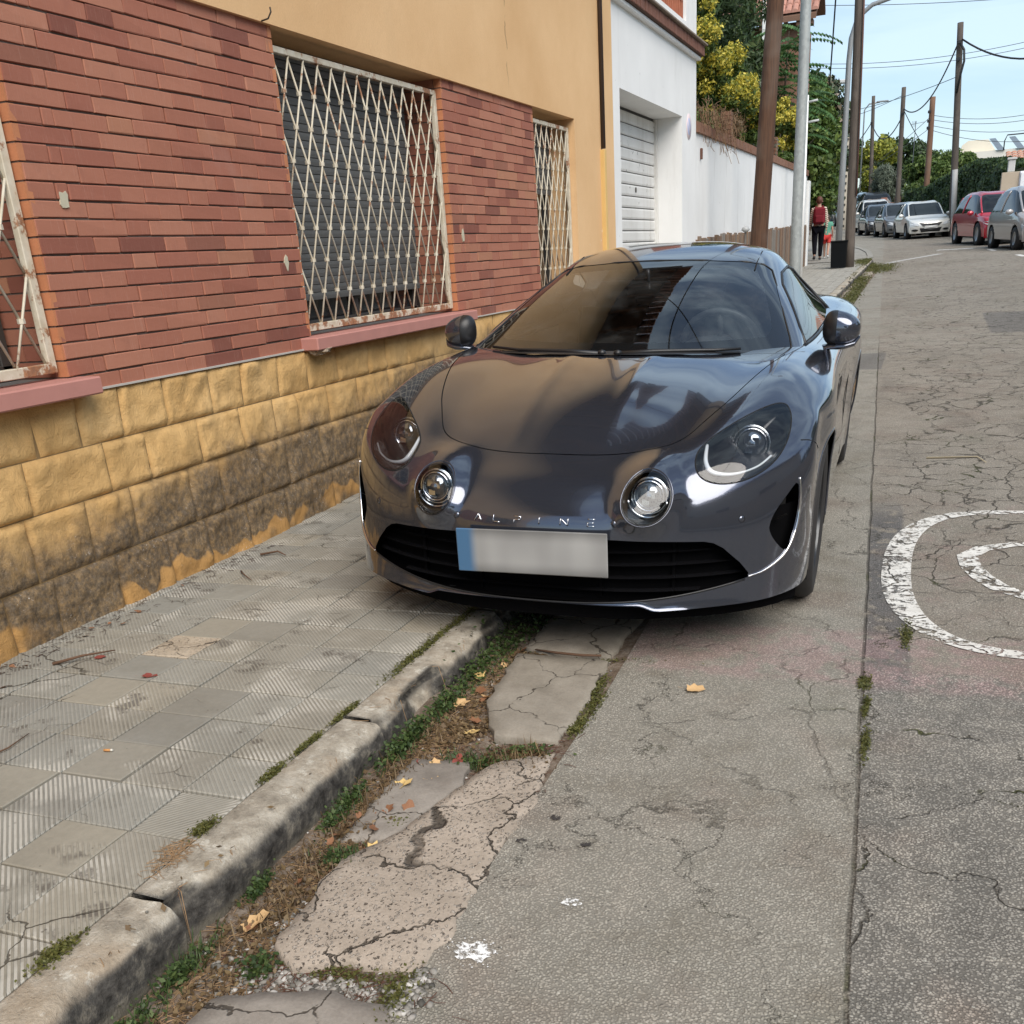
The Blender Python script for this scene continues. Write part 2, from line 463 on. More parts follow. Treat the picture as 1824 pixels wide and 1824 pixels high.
def slab(name, poly, m, thick=.03, rise=.004, parent=None, label=None, seed=0, cut=.035):
    """irregular slab: outline densified and roughened"""
    rnd = random.Random(seed); P = []
    n = len(poly)
    for i in range(n):
        a = Vector(poly[i]); b = Vector(poly[(i + 1) % n]); L = (b - a).length; k = max(1, int(L / cut))
        nrm = Vector((-(b - a).y, (b - a).x)).normalized()
        for j in range(k):
            t = j / k; P.append(a.lerp(b, t) + nrm * rnd.uniform(-.01, .01))
    cxm = sum(p.x for p in P) / len(P); cym = sum(p.y for p in P) / len(P)
    N = len(P); rings = [(1.0, -thick), (1.0, -.006), (.985, 0.), (.8, .002), (.55, .003), (.3, .004)]
    V = []; F = []
    for s, dz in rings:
        for p in P:
            x = cxm + (p.x - cxm) * s; y = cym + (p.y - cym) * s
            V.append((x, y, gz(y) + rise + dz + .003 * mnoise.noise((x * 11, y * 11, seed)) * (s < .99)))
    V.append((cxm, cym, gz(cym) + rise + .004))
    for r in range(len(rings) - 1):
        for i in range(N):
            a = r * N + i; b = r * N + (i + 1) % N
            F.append((a, b, b + N, a + N))
    L = (len(rings) - 1) * N
    for i in range(N): F.append((L + i, L + (i + 1) % N, len(V) - 1))
    o = mesh_np(name, V, F, m, parent, smooth=True)
    if label: o['label'] = label
    return o
gut = bpy.data.objects['gutter']
slab('slab', [(-1.13, 2.56), (-.93, 2.57), (-.92, 2.79), (-.945, 3.2), (-1.29, 3.2), (-1.26, 2.83), (-1.2, 2.66)], SLAB, seed=1, parent=gut, label='smooth grey concrete slab beside the kerb in front of the car')
slab('slab', [(-1.29, 3.25), (-.95, 3.23), (-.93, 3.9), (-1.3, 3.9)], SLAB, seed=2, parent=gut)
slab('slab', [(-1.08, 1.50), (-.90, 1.50), (-.865, 1.62), (-.885, 2.02), (-.875, 2.2), (-.91, 2.5), (-1.05, 2.43), (-1.11, 2.27), (-1.17, 2.0), (-1.27, 1.84), (-1.24, 1.49), (-1.16, 1.45)], PINK, rise=.004, seed=3, parent=gut, label='worn pinkish pebbly concrete slab with open cracks')
slab('slab', [(-1.27, 1.0), (-.86, 1.0), (-.87, 1.36), (-.90, 1.405), (-1.07, 1.40), (-1.28, 1.31)], GREYC, seed=4, parent=gut, label='flat dark grey concrete slab at the gutter end')
slab('slab', [(-1.33, 1.93), (-1.19, 1.97), (-1.12, 2.28), (-1.16, 2.42), (-1.33, 2.4)], GREYC, rise=-.012, seed=5, parent=gut)
for k in range(6):
    y0 = 4.0 + k * 1.0
    slab('slab', [(-1.36, y0), (-.98, y0), (-.98, y0 + .95), (-1.36, y0 + .95)], SLAB, seed=10 + k, parent=gut, cut=.12)
for k in range(12):
    y0 = 15 + k * 1.0
    slab('slab', [(-1.40, y0), (-1.19, y0), (-1.2, y0 + .93), (-1.40, y0 + .93)], PINK, seed=30 + k, parent=gut, cut=.15)

# ---- kerb stones
def mat_kerb():
    n = NT('kerb_stone_worn')
    P = n.xyz(); nz = n.xyz(n.geo('Normal'))[2]
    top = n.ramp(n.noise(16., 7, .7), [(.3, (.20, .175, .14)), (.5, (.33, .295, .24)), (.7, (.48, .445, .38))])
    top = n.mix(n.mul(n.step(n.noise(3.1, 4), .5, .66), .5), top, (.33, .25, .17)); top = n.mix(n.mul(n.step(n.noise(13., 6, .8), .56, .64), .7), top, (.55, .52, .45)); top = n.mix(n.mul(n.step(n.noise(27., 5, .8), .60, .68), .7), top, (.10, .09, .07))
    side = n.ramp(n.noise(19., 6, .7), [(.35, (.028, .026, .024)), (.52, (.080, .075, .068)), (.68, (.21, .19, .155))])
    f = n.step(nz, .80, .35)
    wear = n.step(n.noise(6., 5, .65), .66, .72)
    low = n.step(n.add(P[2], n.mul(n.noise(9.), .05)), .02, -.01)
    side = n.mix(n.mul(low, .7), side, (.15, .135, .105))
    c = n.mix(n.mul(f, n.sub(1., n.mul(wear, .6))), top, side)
    fine = n.noise(120., 4, .7)
    c = n.hsv(c, v=n.add(.7, n.mul(fine, .6)))
    return n.bsdf(color=c, rough=.93, spec=.2, normal=n.bump(n.add(n.mul(n.noise(30., 6, .7), 1.), n.mul(fine, .3)), .9, .007))
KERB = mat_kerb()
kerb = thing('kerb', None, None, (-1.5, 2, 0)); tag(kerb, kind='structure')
def kerb_stone(y0, y1, seed, ny=None, x_in=-1.558, x_out=-1.418, zt=None):
    L = y1 - y0; ny = ny or max(4, int(L / .018))
    prof = [(x_in, -.02, 0), (x_in, 0, 0), (x_in + .006, .003, .3), (x_in + .04, .002, .6), (x_out - .05, 0, .6), (x_out - .025, -.006, 1), (x_out - .008, -.02, 1), (x_out, -.045, 1), (x_out - .002, -.08, .8), (x_out - .008, -.17, .3)]
    V = []; F = []; n = len(prof)
    for j in range(ny + 1):
        y = y0 + L * j / ny
        e = .003 * (1 if j in (0, ny) else 0)
        chip = max(0, mnoise.noise((y * 3.1, seed, 1.7)) - .05) * .10 + mnoise.noise((y * 7.7, seed, 4.)) * .006
        for (x, dz, w) in prof:
            q = (mnoise.noise((x * 14, y * 14, dz * 14 + seed)) * .011 + mnoise.noise((x * 45, y * 40, dz * 45 + seed)) * .006) * w
            xx = x - (chip if x > x_out - .03 else 0) * w - q * (1 if dz < -.03 else 0)
            zz = sz(y) + dz + q - (chip * .55 if x > x_out - .03 and dz > -.05 else 0)
            V.append((xx + cx(y), y + (e if j == 0 else -e), zz - e * .5))
    for j in range(ny):
        for i in range(n - 1):
            k = j * n + i; F.append((k, k + 1, k + n + 1, k + n))
    F.append(tuple(range(n))); F.append(tuple(reversed(range(ny * n, (ny + 1) * n))))
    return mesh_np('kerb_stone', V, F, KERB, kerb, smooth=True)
ks = [-2.2, -1.3, -.4, .52, 1.44, 2.40, 3.42, 4.4, 5.4]
for i in range(len(ks) - 1):
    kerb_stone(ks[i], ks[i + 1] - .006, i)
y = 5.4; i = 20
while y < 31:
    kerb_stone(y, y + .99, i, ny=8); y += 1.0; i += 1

# ---- pavement: base sheet, single tiles on it
def mat_joint():
    n = NT('pavement_joint_dirt')
    c = n.ramp(n.noise(30., 5), [(.3, (.05, .042, .032)), (.7, (.14, .12, .095))])
    return n.bsdf(color=c, rough=.98, normal=n.bump(n.noise(80.), .6, .004))
pav = strip('pavement', -3.2, -1.55, [-14, -6, 0, 2, 4, 5, 6, 8, 11, 14, 17, 20, 23, 26, 29, 31], sz, mat_joint(), 1, -.010)
FARP = mat_concrete('far_pavement', (.24, .23, .20), (.34, .325, .295))
YF = [31, 33, 36, 39, 42, 46, 50, 55, 60, 66, 72, 80, 88, 95, 110]
def kerbline(name, xo, ys, w=.16):
    V = []; F = []
    for y in ys:
        for dx, dz in ((0, -.08), (0, .10), (w, .10), (w, -.08)): V.append((xo(y) + dx, y, sz(y) - .08 + dz if False else gz(y) + .02 + dz))
    for j in range(len(ys) - 1):
        for i in range(3):
            k = j * 4 + i; F.append((k, k + 1, k + 5, k + 4))
    tag(mesh_np(name, V, F, FARP), kind='structure')
strip('pavement', lambda y: -6.5 + cx(y), lambda y: -1.45 + cx(y), YF, lambda y: gz(y) + .10, FARP, 1)
kerbline('kerb', lambda y: -1.6 + cx(y), YF)
YR = [-14, -6, 0, 6, 12, 18, 24] + YF
strip('pavement', lambda y: 4.0 + cx(y), lambda y: 5.6 + cx(y), YR, lambda y: gz(y) + .12, FARP, 1)
kerbline('kerb', lambda y: 3.88 + cx(y), YR)
def mat_tile(nm, rib=1., ang=45., base=0):
    n = NT(nm)
    r = n.rnd(); P = n.objc(); p = n.xyz(P)
    sn, cs = math.sin(math.radians(ang)), math.cos(math.radians(ang))
    u = n.add(n.mul(p[0], cs), n.mul(p[1], sn))
    wob = n.mul(n.sub(n.noise(20.), .5), .0015)
    w = n.m_('SINE', n.mul(n.add(u, wob), 2 * PI / .0124))
    ridge = n.step(w, -.1, .55)
    worn = n.step(n.add(n.noise(6.5, 5, .6), n.mul(n.sub(r, .5), .16)), .74, .62)      # 1 where ribs survive
    if base == 1: worn = n.mul(worn, n.step(n.noise(5., 3), .62, .72))
    g = n.ramp(r, [(0, (.235, .215, .175)), (.3, (.268, .256, .220)), (.55, (.238, .232, .205)), (.8, (.285, .258, .205)), (1, (.215, .208, .185))])
    g = n.mix(n.mul(n.step(n.noise(3., 5), .45, .68), .4), g, (.17, .155, .125))
    g = n.hsv(g, v=n.add(.8, n.mul(n.noise(45., 6, .7), .4)))
    light = n.mul(n.mul(n.sub(1., ridge), worn), n.add(.13, n.mul(n.step(n.noise(4.2, 4), .48, .64), .55)))
    dark = n.mul(n.mul(ridge, worn), n.mul(n.step(n.noise(9., 5), .5, .72), .45))
    g = n.mix(light if rib else 0., g, (.50, .475, .42))
    g = n.mix(n.mul(dark, rib), g, (.11, .10, .08))
    gr = n.mul(n.mul(n.sub(1., ridge), worn), n.step(n.noise(7., 5, .6, v=n.map(loc=(2, 5, 0))), .58, .66))
    g = n.mix(n.mul(gr, .75 * rib), g, (.075, .062, .05))
    Pw = n.xyz(); wv = n.comb(n.add(Pw[0], n.mul(n.noise(9., 4), .12)), n.add(Pw[1], n.mul(n.noise(8., 4), .12)), 0.)
    cr = n.mul(n.step(n.vor(3.6, 'DISTANCE_TO_EDGE', v=wv), .012, .004), n.step(n.noise(1.5, 3), .54, .62))
    g = n.mix(n.mul(cr, .8), g, (.05, .042, .03))
    sp = n.mul(n.step(n.vor(33.), .14, .08), n.step(n.noise(13., 2), .58, .63))
    g = n.mix(n.mul(sp, .6), g, (.06, .045, .035))
    h = n.sub(n.add(n.mul(n.mul(ridge, worn), rib * .9), n.mul(n.noise(100., 4, .7), .35)), n.mul(cr, 2.))
    return n.bsdf(color=g, rough=.88, spec=.25, normal=n.bump(h, .65, .003))
TILE = [mat_tile('ribbed_tile', 1., 45.), mat_tile('smooth_tile', 1., 45., 1), mat_tile('turned_tile', .8, -42.), mat_concrete('mortar_fill', (.33, .27, .20), (.47, .40, .31), .5, .8)]
TP = .2120
tile_mesh = {}
def get_tile(kind, wx, wy):
    key = (kind, round(wx, 3), round(wy, 3))
    if key in tile_mesh: return tile_mesh[key]
    mb = MB(); g = .0030
    x0, x1, y0, y1 = -wx / 2 + g, wx / 2 - g, -wy / 2 + g, wy / 2 - g; c = .0028
    V = [(x0, y0, -.03), (x1, y0, -.03), (x1, y1, -.03), (x0, y1, -.03), (x0, y0, -c), (x1, y0, -c), (x1, y1, -c), (x0, y1, -c),
         (x0 + c, y0 + c, 0), (x1 - c, y0 + c, 0), (x1 - c, y1 - c, 0), (x0 + c, y1 - c, 0)]
    F = [(0, 1, 5, 4), (1, 2, 6, 5), (2, 3, 7, 6), (3, 0, 4, 7), (4, 5, 9, 8), (5, 6, 10, 9), (6, 7, 11, 10), (7, 4, 8, 11), (8, 9, 10, 11)]
    me = bpy.data.meshes.new('paving_tile'); me.from_pydata(V, [], F); me.materials.append(TILE[kind]); me.update()
    tile_mesh[key] = me
    return me
special = {(2, 0): 1, (2, 1): 1, (4, 2): 1, (4, 3): 1, (0, -1): 2, (0, -2): 1, (2, 2): 0}
far_tiles = MB()
ntile = 0
cols = []
xr = -1.562; i = 0
while xr > -3.11:
    wx = TP * (1.0 if i else .93)
    cols.append((xr - wx / 2, wx)); xr -= wx; i += 1
rows_y = [1.88 + .2105 * (k + .5) for k in range(-12, 140)]
cells = []
for ci, (xc, wx) in enumerate(cols):
    for k, yc in enumerate(rows_y):
        if yc < .2 or yc > 30.8: continue
        cells.append((math.hypot(xc, yc), ci, k - 12, xc, yc, wx))
cells.sort()
vis = 0
for d, ci, k, xc, yc, wx in cells:
    kind = 0
    a = (ci, k)
    if a in {(2, 0), (2, 1), (4, 2), (4, 3), (1, -2), (5, 7)}: kind = 1
    elif a == (0, -1) or a == (1, -1) and False: kind = 2
    elif a in {(4, 4)}: kind = 3
    else:
        q = random.random(); kind = 1 if q < .03 else 3 if q > .985 else 0
    if vis < 296:
        o = bpy.data.objects.new('paving_tile', get_tile(kind, wx, .2105))
        tz = sz(yc) + random.uniform(-.0025, .0015)
        o.location = (xc, yc, tz)
        o.rotation_euler = (random.gauss(0, .006) + (.022 if yc > 4.4 else 0), random.gauss(0, .006), random.gauss(0, .006))
        link(o, pav); vis += 1
    else:
        g = .004; z = sz(yc) + random.uniform(-.002, .001)
        x0, x1, y0, y1 = xc - wx / 2 + g, xc + wx / 2 - g, yc - .105 + g, yc + .105 - g
        c = cx(yc)
        far_tiles.add([(x0 + c, y0, z - .02), (x1 + c, y0, z - .02), (x1 + c, y1, z - .02), (x0 + c, y1, z - .02), (x0 + c, y0, z - .002), (x1 + c, y0, z - .002), (x1 + c, y1, z + .003), (x0 + c, y1, z + .003)],
                      [(0, 1, 5, 4), (1, 2, 6, 5), (2, 3, 7, 6), (3, 0, 4, 7), (4, 5, 6, 7)])
FARTILE = mat_concrete('far_tile', (.27, .255, .22), (.36, .345, .31))
tag(far_tiles.build('paving_tile', FARTILE, pav, fix=False), kind='stuff')
# ================================================================ ORANGE BUILDING
def mat_orange(nm='orange_plaster', c0=(.64, .40, .20), c1=(.74, .49, .265)):
    n = NT(nm); P = n.xyz()
    c = n.ramp(n.noise(1.1, 6, .6), [(.3, c0), (.7, c1)])
    st = n.noise(2.2, 5, .6, v=n.map(sc=(1, 1.2, .16)))
    c = n.mix(n.mul(n.step(st, .55, .8), .18), c, (.50, .35, .20))
    c = n.mix(n.mul(n.step(n.noise(.7, 4), .55, .75), .25), c, (.62, .44, .24))
    # a long hair crack
    cx_ = n.sub(P[1], n.add(8.02, n.mul(n.noise(3.5, 4, v=n.map(sc=(0, 0, 1))), .28)))
    cr = n.mul(n.step(n.m_('ABSOLUTE', cx_), .012, .003), n.mul(n.step(P[2], 2.5, 2.75), n.step(n.noise(6., 3), .42, .55)))
    c = n.mix(n.mul(cr, .6), c, (.12, .07, .03))
    pe = n.mul(n.step(n.noise(9., 5, .6), .66, .70), n.step(P[2], 1.9, 1.3))
    c = n.mix(n.mul(pe, .8), c, (.72, .66, .55))
    c = n.hsv(c, v=n.add(.93, n.mul(n.noise(90., 4), .14)))
    h = n.add(n.mul(n.noise(110., 5, .6), .5), n.mul(n.noise(14., 4), .7))
    return n.bsdf(color=c, rough=.92, spec=.2, normal=n.bump(h, .45, .006))
ORANGE = mat_orange()
def mat_brick():
    n = NT('red_brick'); r = n.rnd(); P = n.xyz()
    c = n.ramp(r, [(0, (.19, .060, .040)), (.07, (.30, .098, .058)), (.10, (.345, .120, .070)), (.35, (.385, .142, .082)), (.55, (.42, .168, .098)), (.72, (.365, .128, .075)), (.90, (.32, .106, .064)), (.95, (.44, .190, .100)), (1, (.22, .072, .048))])
    sc_ = n.noise(3.5, 4, .6, v=n.map(sc=(1, 60, 3)))
    c = n.mix(n.mul(n.step(sc_, .55, .75), .25), c, (.55, .33, .25))
    c = n.mix(n.mul(n.step(n.noise(14., 5), .55, .75), .22), c, (.24, .09, .06))
    ef = n.mul(n.step(n.noise(1.3, 5, .65), .58, .75), .16)
    c = n.mix(ef, c, (.50, .36, .31))
    chip = n.mul(n.step(n.noise(5.2, 4, .6, v=n.map(loc=(0, 3.3, 1.1))), .745, .76), 1.)
    c = n.mix(chip, c, (.48, .44, .33))
    c = n.hsv(c, sa=.94, v=.98)
    h = n.add(n.noise(60., 5, .65), n.mul(sc_, .5))
    return n.bsdf(color=c, rough=.85, spec=.3, normal=n.bump(h, .35, .0025))
BRICK = mat_brick()
BRICK_LIT = M('lit_corner_brick', (.47, .185, .085), .8, var=.2, sc=14, bump=.4)  # light on the pier ends put into a brighter copy of the brick
MORTAR = M('brick_mortar', (.17, .13, .105), .95, var=.3, sc=22, bump=.6, bd=.004)
BX = -3.09
house = thing('house', 'orange plastered house with red brick piers, rusty window grilles and yellow stone base', 'house', (-3.1, 5, 0))
# openings along the street: (y0, y1)
WIN = [(-2.3, -.34), (1.14, 3.17), (4.965, 6.945), (8.735, 9.775)]
Z0, Z1 = 1.035, 2.468
BD = -3.42            # plane behind the reveals
mb = MB()
for z0, z1 in ((2.468, 6.3),):
    mb.box(-3.40, -3.068, -2.9, 11.08, z0, z1)
mb.box(-3.40, -3.068, 9.775, 11.08, .1, 2.468)
mb.box(-3.40, -3.068, -2.9, -2.3, .1, 2.468)
mb.build('wall', ORANGE, house)
mb = MB(); mb.box(-9.5, -3.40, -2.9, 11.06, -.3, 6.3); mb.build('wall_core', M('inner_plaster', (.10, .08, .065), .95), house)
# roof edge
mb = MB(); mb.box(-9.7, -2.75, -3.2, 11.05, 6.3, 6.42); mb.build('eave', M('eave_white', (.6, .55, .48), .8), house)
TILE_R = M('roof_tile_clay', (.42, .17, .10), .85, var=.35, sc=5, bump=.4)
# plinth backing, mortar backing
mb = MB(); mb.box(-3.42, -3.10, -2.9, 9.775, -.2, .965); mb.build('plinth_core', M('plinth_joint', (.26, .17, .075), .95, var=.3, sc=9, bump=.5, bd=.006), house)
PIERS = [(-.34, 1.14), (3.17, 4.965), (6.945, 8.735)]
mb = MB()
for a, b in PIERS: mb = MB(); mb.box(-3.40, BX - .010, a + .004, b - .004, .965, 2.468); mb.build('mortar_bed', MORTAR, house)
# bricks
brick_me = {}
def brick_mesh(L, D=.045, H=.0565):
    k = (round(L, 3), D)
    if k not in brick_me:
        mb = MB(); mb.cbox(-D, 0, -L / 2, L / 2, -H / 2, H / 2, .0028)
        jr = random.Random(int(L * 1000)); mb.v = [(v[0] + jr.uniform(-.0016, .0012) * (v[0] > -.01), v[1] + jr.uniform(-.0016, .0016), v[2] + jr.uniform(-.0016, .0016)) for v in mb.v]
        me = bpy.data.meshes.new('brick'); me.from_pydata([tuple(v) for v in mb.v], [], mb.f); me.materials.append(BRICK); me.update()
        brick_me[k] = me
    return brick_me[k]
bl = []
CH = .0631
for a, b in PIERS:
    nrow = 24
    for r in range(nrow):
        z = .967 + CH * (r + .5) - .004
        if z > 2.46: continue
        y = a + .004
        seq = [.148, .060] if r % 2 else [.275]
        off = random.uniform(-.006, .006)
        i = 0; first = True
        alt = r % 2
        while y < b - .03:
            if first and r % 2 == 0: L = .285
            elif first: L = .145 + .0
            else:
                L = .145 if alt else .288
            if not first and (i == 1 and r % 2): L = .062
            first = False; i += 1
            L += random.uniform(-.004, .004)
            if y + L > b - .03: L = b - .004 - y
            bl.append((y + L / 2, z + random.uniform(-.0015, .0015), L - .0045, a, r))
            y += L
            if not (i == 2 and r % 2): alt = 1 - alt
    # reveal faces: rounded corner bricks facing the openings (ends)
bl = [q for q in bl if q[2] > .02]
bl.sort(key=lambda q: math.hypot(q[0], 3.09) + (100 if q[0] < 1.3 else 0))
rest = MB()
for i, (y, z, L, a, r) in enumerate(bl):
    dx = random.uniform(-.003, .002)
    if i < 298:
        o = bpy.data.objects.new('brick', brick_mesh(round(L / .008) * .008 if False else round(L, 3)))
        o.location = (BX + dx, y, z); o.rotation_euler = (random.gauss(0, .003), 0, random.gauss(0, .004))
        link(o, house)
    else:
        rest.box(BX - .04, BX + dx, y - L / 2, y + L / 2, z - .028, z + .028)
tag(rest.build('brick', BRICK, house, fix=False), kind='stuff')
# reveals: brick returns inside the openings (both sides), as joined courses
mb = MB(); mo = MB()
for a, b in PIERS:
    for side, y in ((0, a), (1, b)):
        s = 1 if side == 0 else -1
        for r in range(24):
            z = .967 + CH * (r + .5) - .004
            x1 = BX - .002
            for (xa, xb) in ((x1 - .048, x1), (-3.40, x1 - .053)) if r % 2 else ((x1 - .048, x1), (x1 - .19, x1 - .053), (-3.40, x1 - .195)):
                t = mo if xb == x1 else mb
                t.box(xa, xb, min(y - s * .001, y + s * .03), max(y - s * .001, y + s * .03), z - .028, z + .028)
tag(mb.build('reveal_brick', BRICK, house, fix=False), kind='stuff')
tag(mo.build('corner_brick', BRICK_LIT, house, fix=False), kind='stuff')

# ---- plinth of rough plaster "stones"
def mat_plinth():
    n = NT('yellow_rough_stone'); P = n.xyz(); r = n.rnd()
    c = n.ramp(n.noise(3.2, 5, .6), [(.3, (.54, .325, .125)), (.55, (.64, .405, .170)), (.75, (.70, .465, .215))])
    c = n.mix(n.mul(n.step(n.noise(20., 6, .7), .5, .72), .3), c, (.34, .19, .07))
    # grime: grows towards the ground and to the right, ragged
    zz = n.add(P[2], n.mul(n.sub(n.noise(2.6, 6, .7), .5), .62))
    yy = n.mul(n.sub(P[1], 3.), .075)
    g0 = n.step(n.sub(zz, yy), .60, .34)
    gr = n.mul(g0, n.add(.66, n.mul(n.step(n.noise(34., 6, .75), .30, .62), .34)))
    dirt = n.ramp(n.noise(38., 6, .8), [(.33, (.034, .030, .028)), (.5, (.082, .070, .058)), (.64, (.155, .13, .105)), (.78, (.40, .37, .34))])
    c = n.mix(n.mul(gr, .92), c, dirt)
    # fresh orange patches right at the foot
    pt = n.mul(n.step(n.add(P[2], n.mul(n.sub(n.noise(3.3, 3, .5, v=n.map(sc=(1, 1, .35))), .5), .55)), .155, .135), n.step(n.noise(1.7, 3), .42, .5))
    c = n.mix(n.mul(pt, .8), c, (.52, .29, .10))
    wh = n.mul(n.mul(n.step(n.noise(95., 3, .8), .62, .68), g0), n.step(n.noise(5.5, 3), .5, .62))
    c = n.mix(n.mul(wh, .8), c, (.60, .56, .52))
    h = n.add(n.mul(n.noise(70., 5, .7), .5), n.mul(n.noise(15., 7, .75, dist=.6), 1.7))
    return n.bsdf(color=c, rough=.93, spec=.2, normal=n.bump(h, .8, .009))
STONE = mat_plinth()
rowz = [(.757, .966), (.553, .757), (.302, .553), (.03, .302)]
joints = [[-2, -1.6, -1.2, -.7, -.3, .1, .5, 1., 1.5, 2.0, 2.5, 2.94, 3.17, 3.42, 3.70, 4.03, 4.28, 4.60, 4.88, 5.2, 5.56, 5.8, 6.1, 6.5, 6.9, 7.2, 7.6, 8., 8.4, 8.8, 9.2, 9.775],
          [-2, -1.5, -1, -.6, -.1, .4, .9, 1.3, 1.9, 2.4, 2.85, 3.28, 3.53, 3.89, 4.22, 4.52, 4.74, 5.06, 5.4, 5.8, 6.2, 6.5, 6.9, 7.3, 7.7, 8.1, 8.5, 8.9, 9.3, 9.775],
          [-2, -1.6, -1.1, -.7, -.2, .3, .8, 1.4, 1.9, 2.45, 2.80, 3.11, 3.38, 3.77, 4.0, 4.33, 4.58, 4.93, 5.32, 5.7, 6.1, 6.5, 6.9, 7.3, 7.8, 8.2, 8.6, 9., 9.4, 9.775],
          [-2, -1.6, -1.2, -.6, -.2, .2, .7, 1.2, 1.8, 2.3, 2.62, 2.86, 3.21, 3.55, 3.83, 4.16, 4.51, 4.77, 5.0, 5.3, 5.7, 6.1, 6.5, 7., 7.4, 7.8, 8.2, 8.6, 9., 9.4, 9.775]]
for ri, (za, zb) in enumerate(rowz):
    js = joints[ri]
    for i in range(len(js) - 1):
        ya, yb = js[i], js[i + 1]
        nx = max(5, int((yb - ya) / .018)) if yb > 1.8 and ya < 6.5 else 5
        nz = max(5, int((zb - za) / .018)) if yb > 1.8 and ya < 6.5 else 4
        tl = random.uniform(-.03, .03); tr = random.uniform(-.03, .03)
        V = []; F = []
        sd_ = random.uniform(0, 50)
        for jz in range(nz + 1):
            t = jz / nz
            for k in range(nx + 1):
                s = k / nx
                y = ya + (yb - ya) * s + (.5 - t) * ((1 - s) * tl + s * tr) * .6
                z = za + (zb - za) * t
                e = min(s * (yb - ya), (1 - s) * (yb - ya), t * (zb - za), (1 - t) * (zb - za))
                rise = min(1, e / .011) ** .6
                big = mnoise.noise((y * 5 + sd_, z * 6, sd_)) * .022 + abs(mnoise.noise((y * 9, z * 12, sd_ + 9))) * .030 + mnoise.noise((y * 26, z * 28, sd_)) * .007
                V.append((-3.099 + rise * (.010 + big * .62), y + (.0018 if k == 0 else -.0018 if k == nx else 0), z + (.0022 if jz == 0 else -.0022 if jz == nz else 0)))
        for jz in range(nz):
            for k in range(nx):
                q = jz * (nx + 1) + k; F.append((q, q + 1, q + nx + 2, q + nx + 1))
        mesh_np('stone_block', V, F, STONE, house, smooth=True)
tag(None or MB().box(-3.11, -3.078, -.34, 9.775, .962, .9695).build('plinth_ledge', M('ledge_mortar', (.45, .42, .38), .9, bump=.4), house))

# ---- window sills, grilles, shutters
SILL = M('pink_sill', (.44, .20, .165), .7, var=.12, sc=9, bump=.25, bsc=120, bd=.001)
def mat_rust():
    n = NT('rusty_white_paint'); P = n.xyz()
    f = n.noise(9., 7, .72)
    low = n.mul(n.step(P[2], 1.16, 1.04), .13)
    hi = n.mul(n.step(P[2], 1.9, 2.4), .05)
    rf = n.step(n.add(n.add(f, low), hi), .56, .64)
    r2 = n.ramp(n.noise(40., 5, .7), [(.3, (.14, .050, .022)), (.6, (.33, .13, .045)), (.8, (.45, .23, .10))])
    c = n.mix(n.mul(rf, .9), n.ramp(n.noise(16., 4), [(.3, (.50, .43, .31)), (.7, (.66, .61, .50))]), r2)
    return n.bsdf(color=c, rough=.6, spec=.4, normal=n.bump(n.mul(rf, n.noise(80., 4)), .4, .002))
RUST = mat_rust()
GX = -3.135
def rod(mb, a, b, r=.0054, n=6): mb.tube([a, b], r, n)
def grille(y0, y1, label, nmod, z0=Z0 + .012, z1=2.40):
    g = bpy.data.objects.new('window_grille', None); g.location = (GX, (y0 + y1) / 2, z0); g.matrix_world = Matrix.Translation(g.location)
    link(g, house); g['label'] = label
    fw = .038
    fr = MB(); fr.cbox(GX - .018, GX + .012, y0 + .012, y1 - .012, z0, z0 + fw, .003); fr.cbox(GX - .018, GX + .012, y0 + .012, y1 - .012, z1 - fw * .8, z1, .003)
    fr.cbox(GX - .017, GX + .013, y0 + .012, y0 + .012 + fw, z0 + .002, z1 - .002, .003); fr.cbox(GX - .017, GX + .013, y1 - .012 - fw, y1 - .012, z0 + .002, z1 - .002, .003)
    fr.build('frame', RUST, g)
    ya, yb = y0 + .012 + fw, y1 - .012 - fw; za, zb = z0 + fw, z1 - fw * .8
    a = (yb - ya) / (2 * nmod); hgt = (zb - za) / 8
    colr = MB()
    for d in (1, -1):
        for k in range(-8, 2 * nmod + 9):
            if k % 2: continue
            # from bottom (y = ya + k a) going up by d per row
            t0, t1 = 0., 8.
            f = lambda t: ya + (k + d * t) * a
            if d > 0:
                t0 = max(t0, -k); t1 = min(t1, 2 * nmod - k)
            else:
                t0 = max(t0, k - 2 * nmod); t1 = min(t1, k)
            if t1 - t0 < .5: continue
            b = MB(); off = .004 * d
            rod(b, (GX + off, f(t0), za + hgt * t0), (GX + off, f(t1), za + hgt * t1))
            b.build('bar', RUST, g, fix=False)
    for r in range(1, 8):
        for k in range(1, 2 * nmod):
            if (k + r) % 2: continue
            y = ya + k * a; z = za + r * hgt
            colr.tube([(GX, y, z - .009), (GX, y, z + .009)], .0145, 6, smooth=False)
    tag(colr.build('collar', RUST, g, fix=False), kind='stuff')
grille(1.14, 3.17, 'white grille at the left edge, rust along its lower rail', 13)
grille(4.965, 6.945, 'wide rusty diamond grille over the grey shutter', 13)
grille(8.735, 9.775, 'narrow rusty diamond grille behind the car roof', 7)
grille(-2.3, -.34, 'white diamond grille', 13)
for a, b in ((-2.4, -.3), (1.0, 3.235), (4.855, 7.055), (8.6, 9.775)):
    mb = MB(); mb.cbox(-3.2, -2.988, a, b, .958, 1.024, .006); mb.build('window_sill', SILL, house)
mb = MB()   # broken mortar lump under the sill's near end
bm = bmesh.new(); bmesh.ops.create_icosphere(bm, subdivisions=3, radius=1)
for v in bm.verts:
    v.co = Vector((v.co.x * .05, v.co.y * .075, v.co.z * .026)) * (1 + .5 * mnoise.noise(v.co * 2.3))
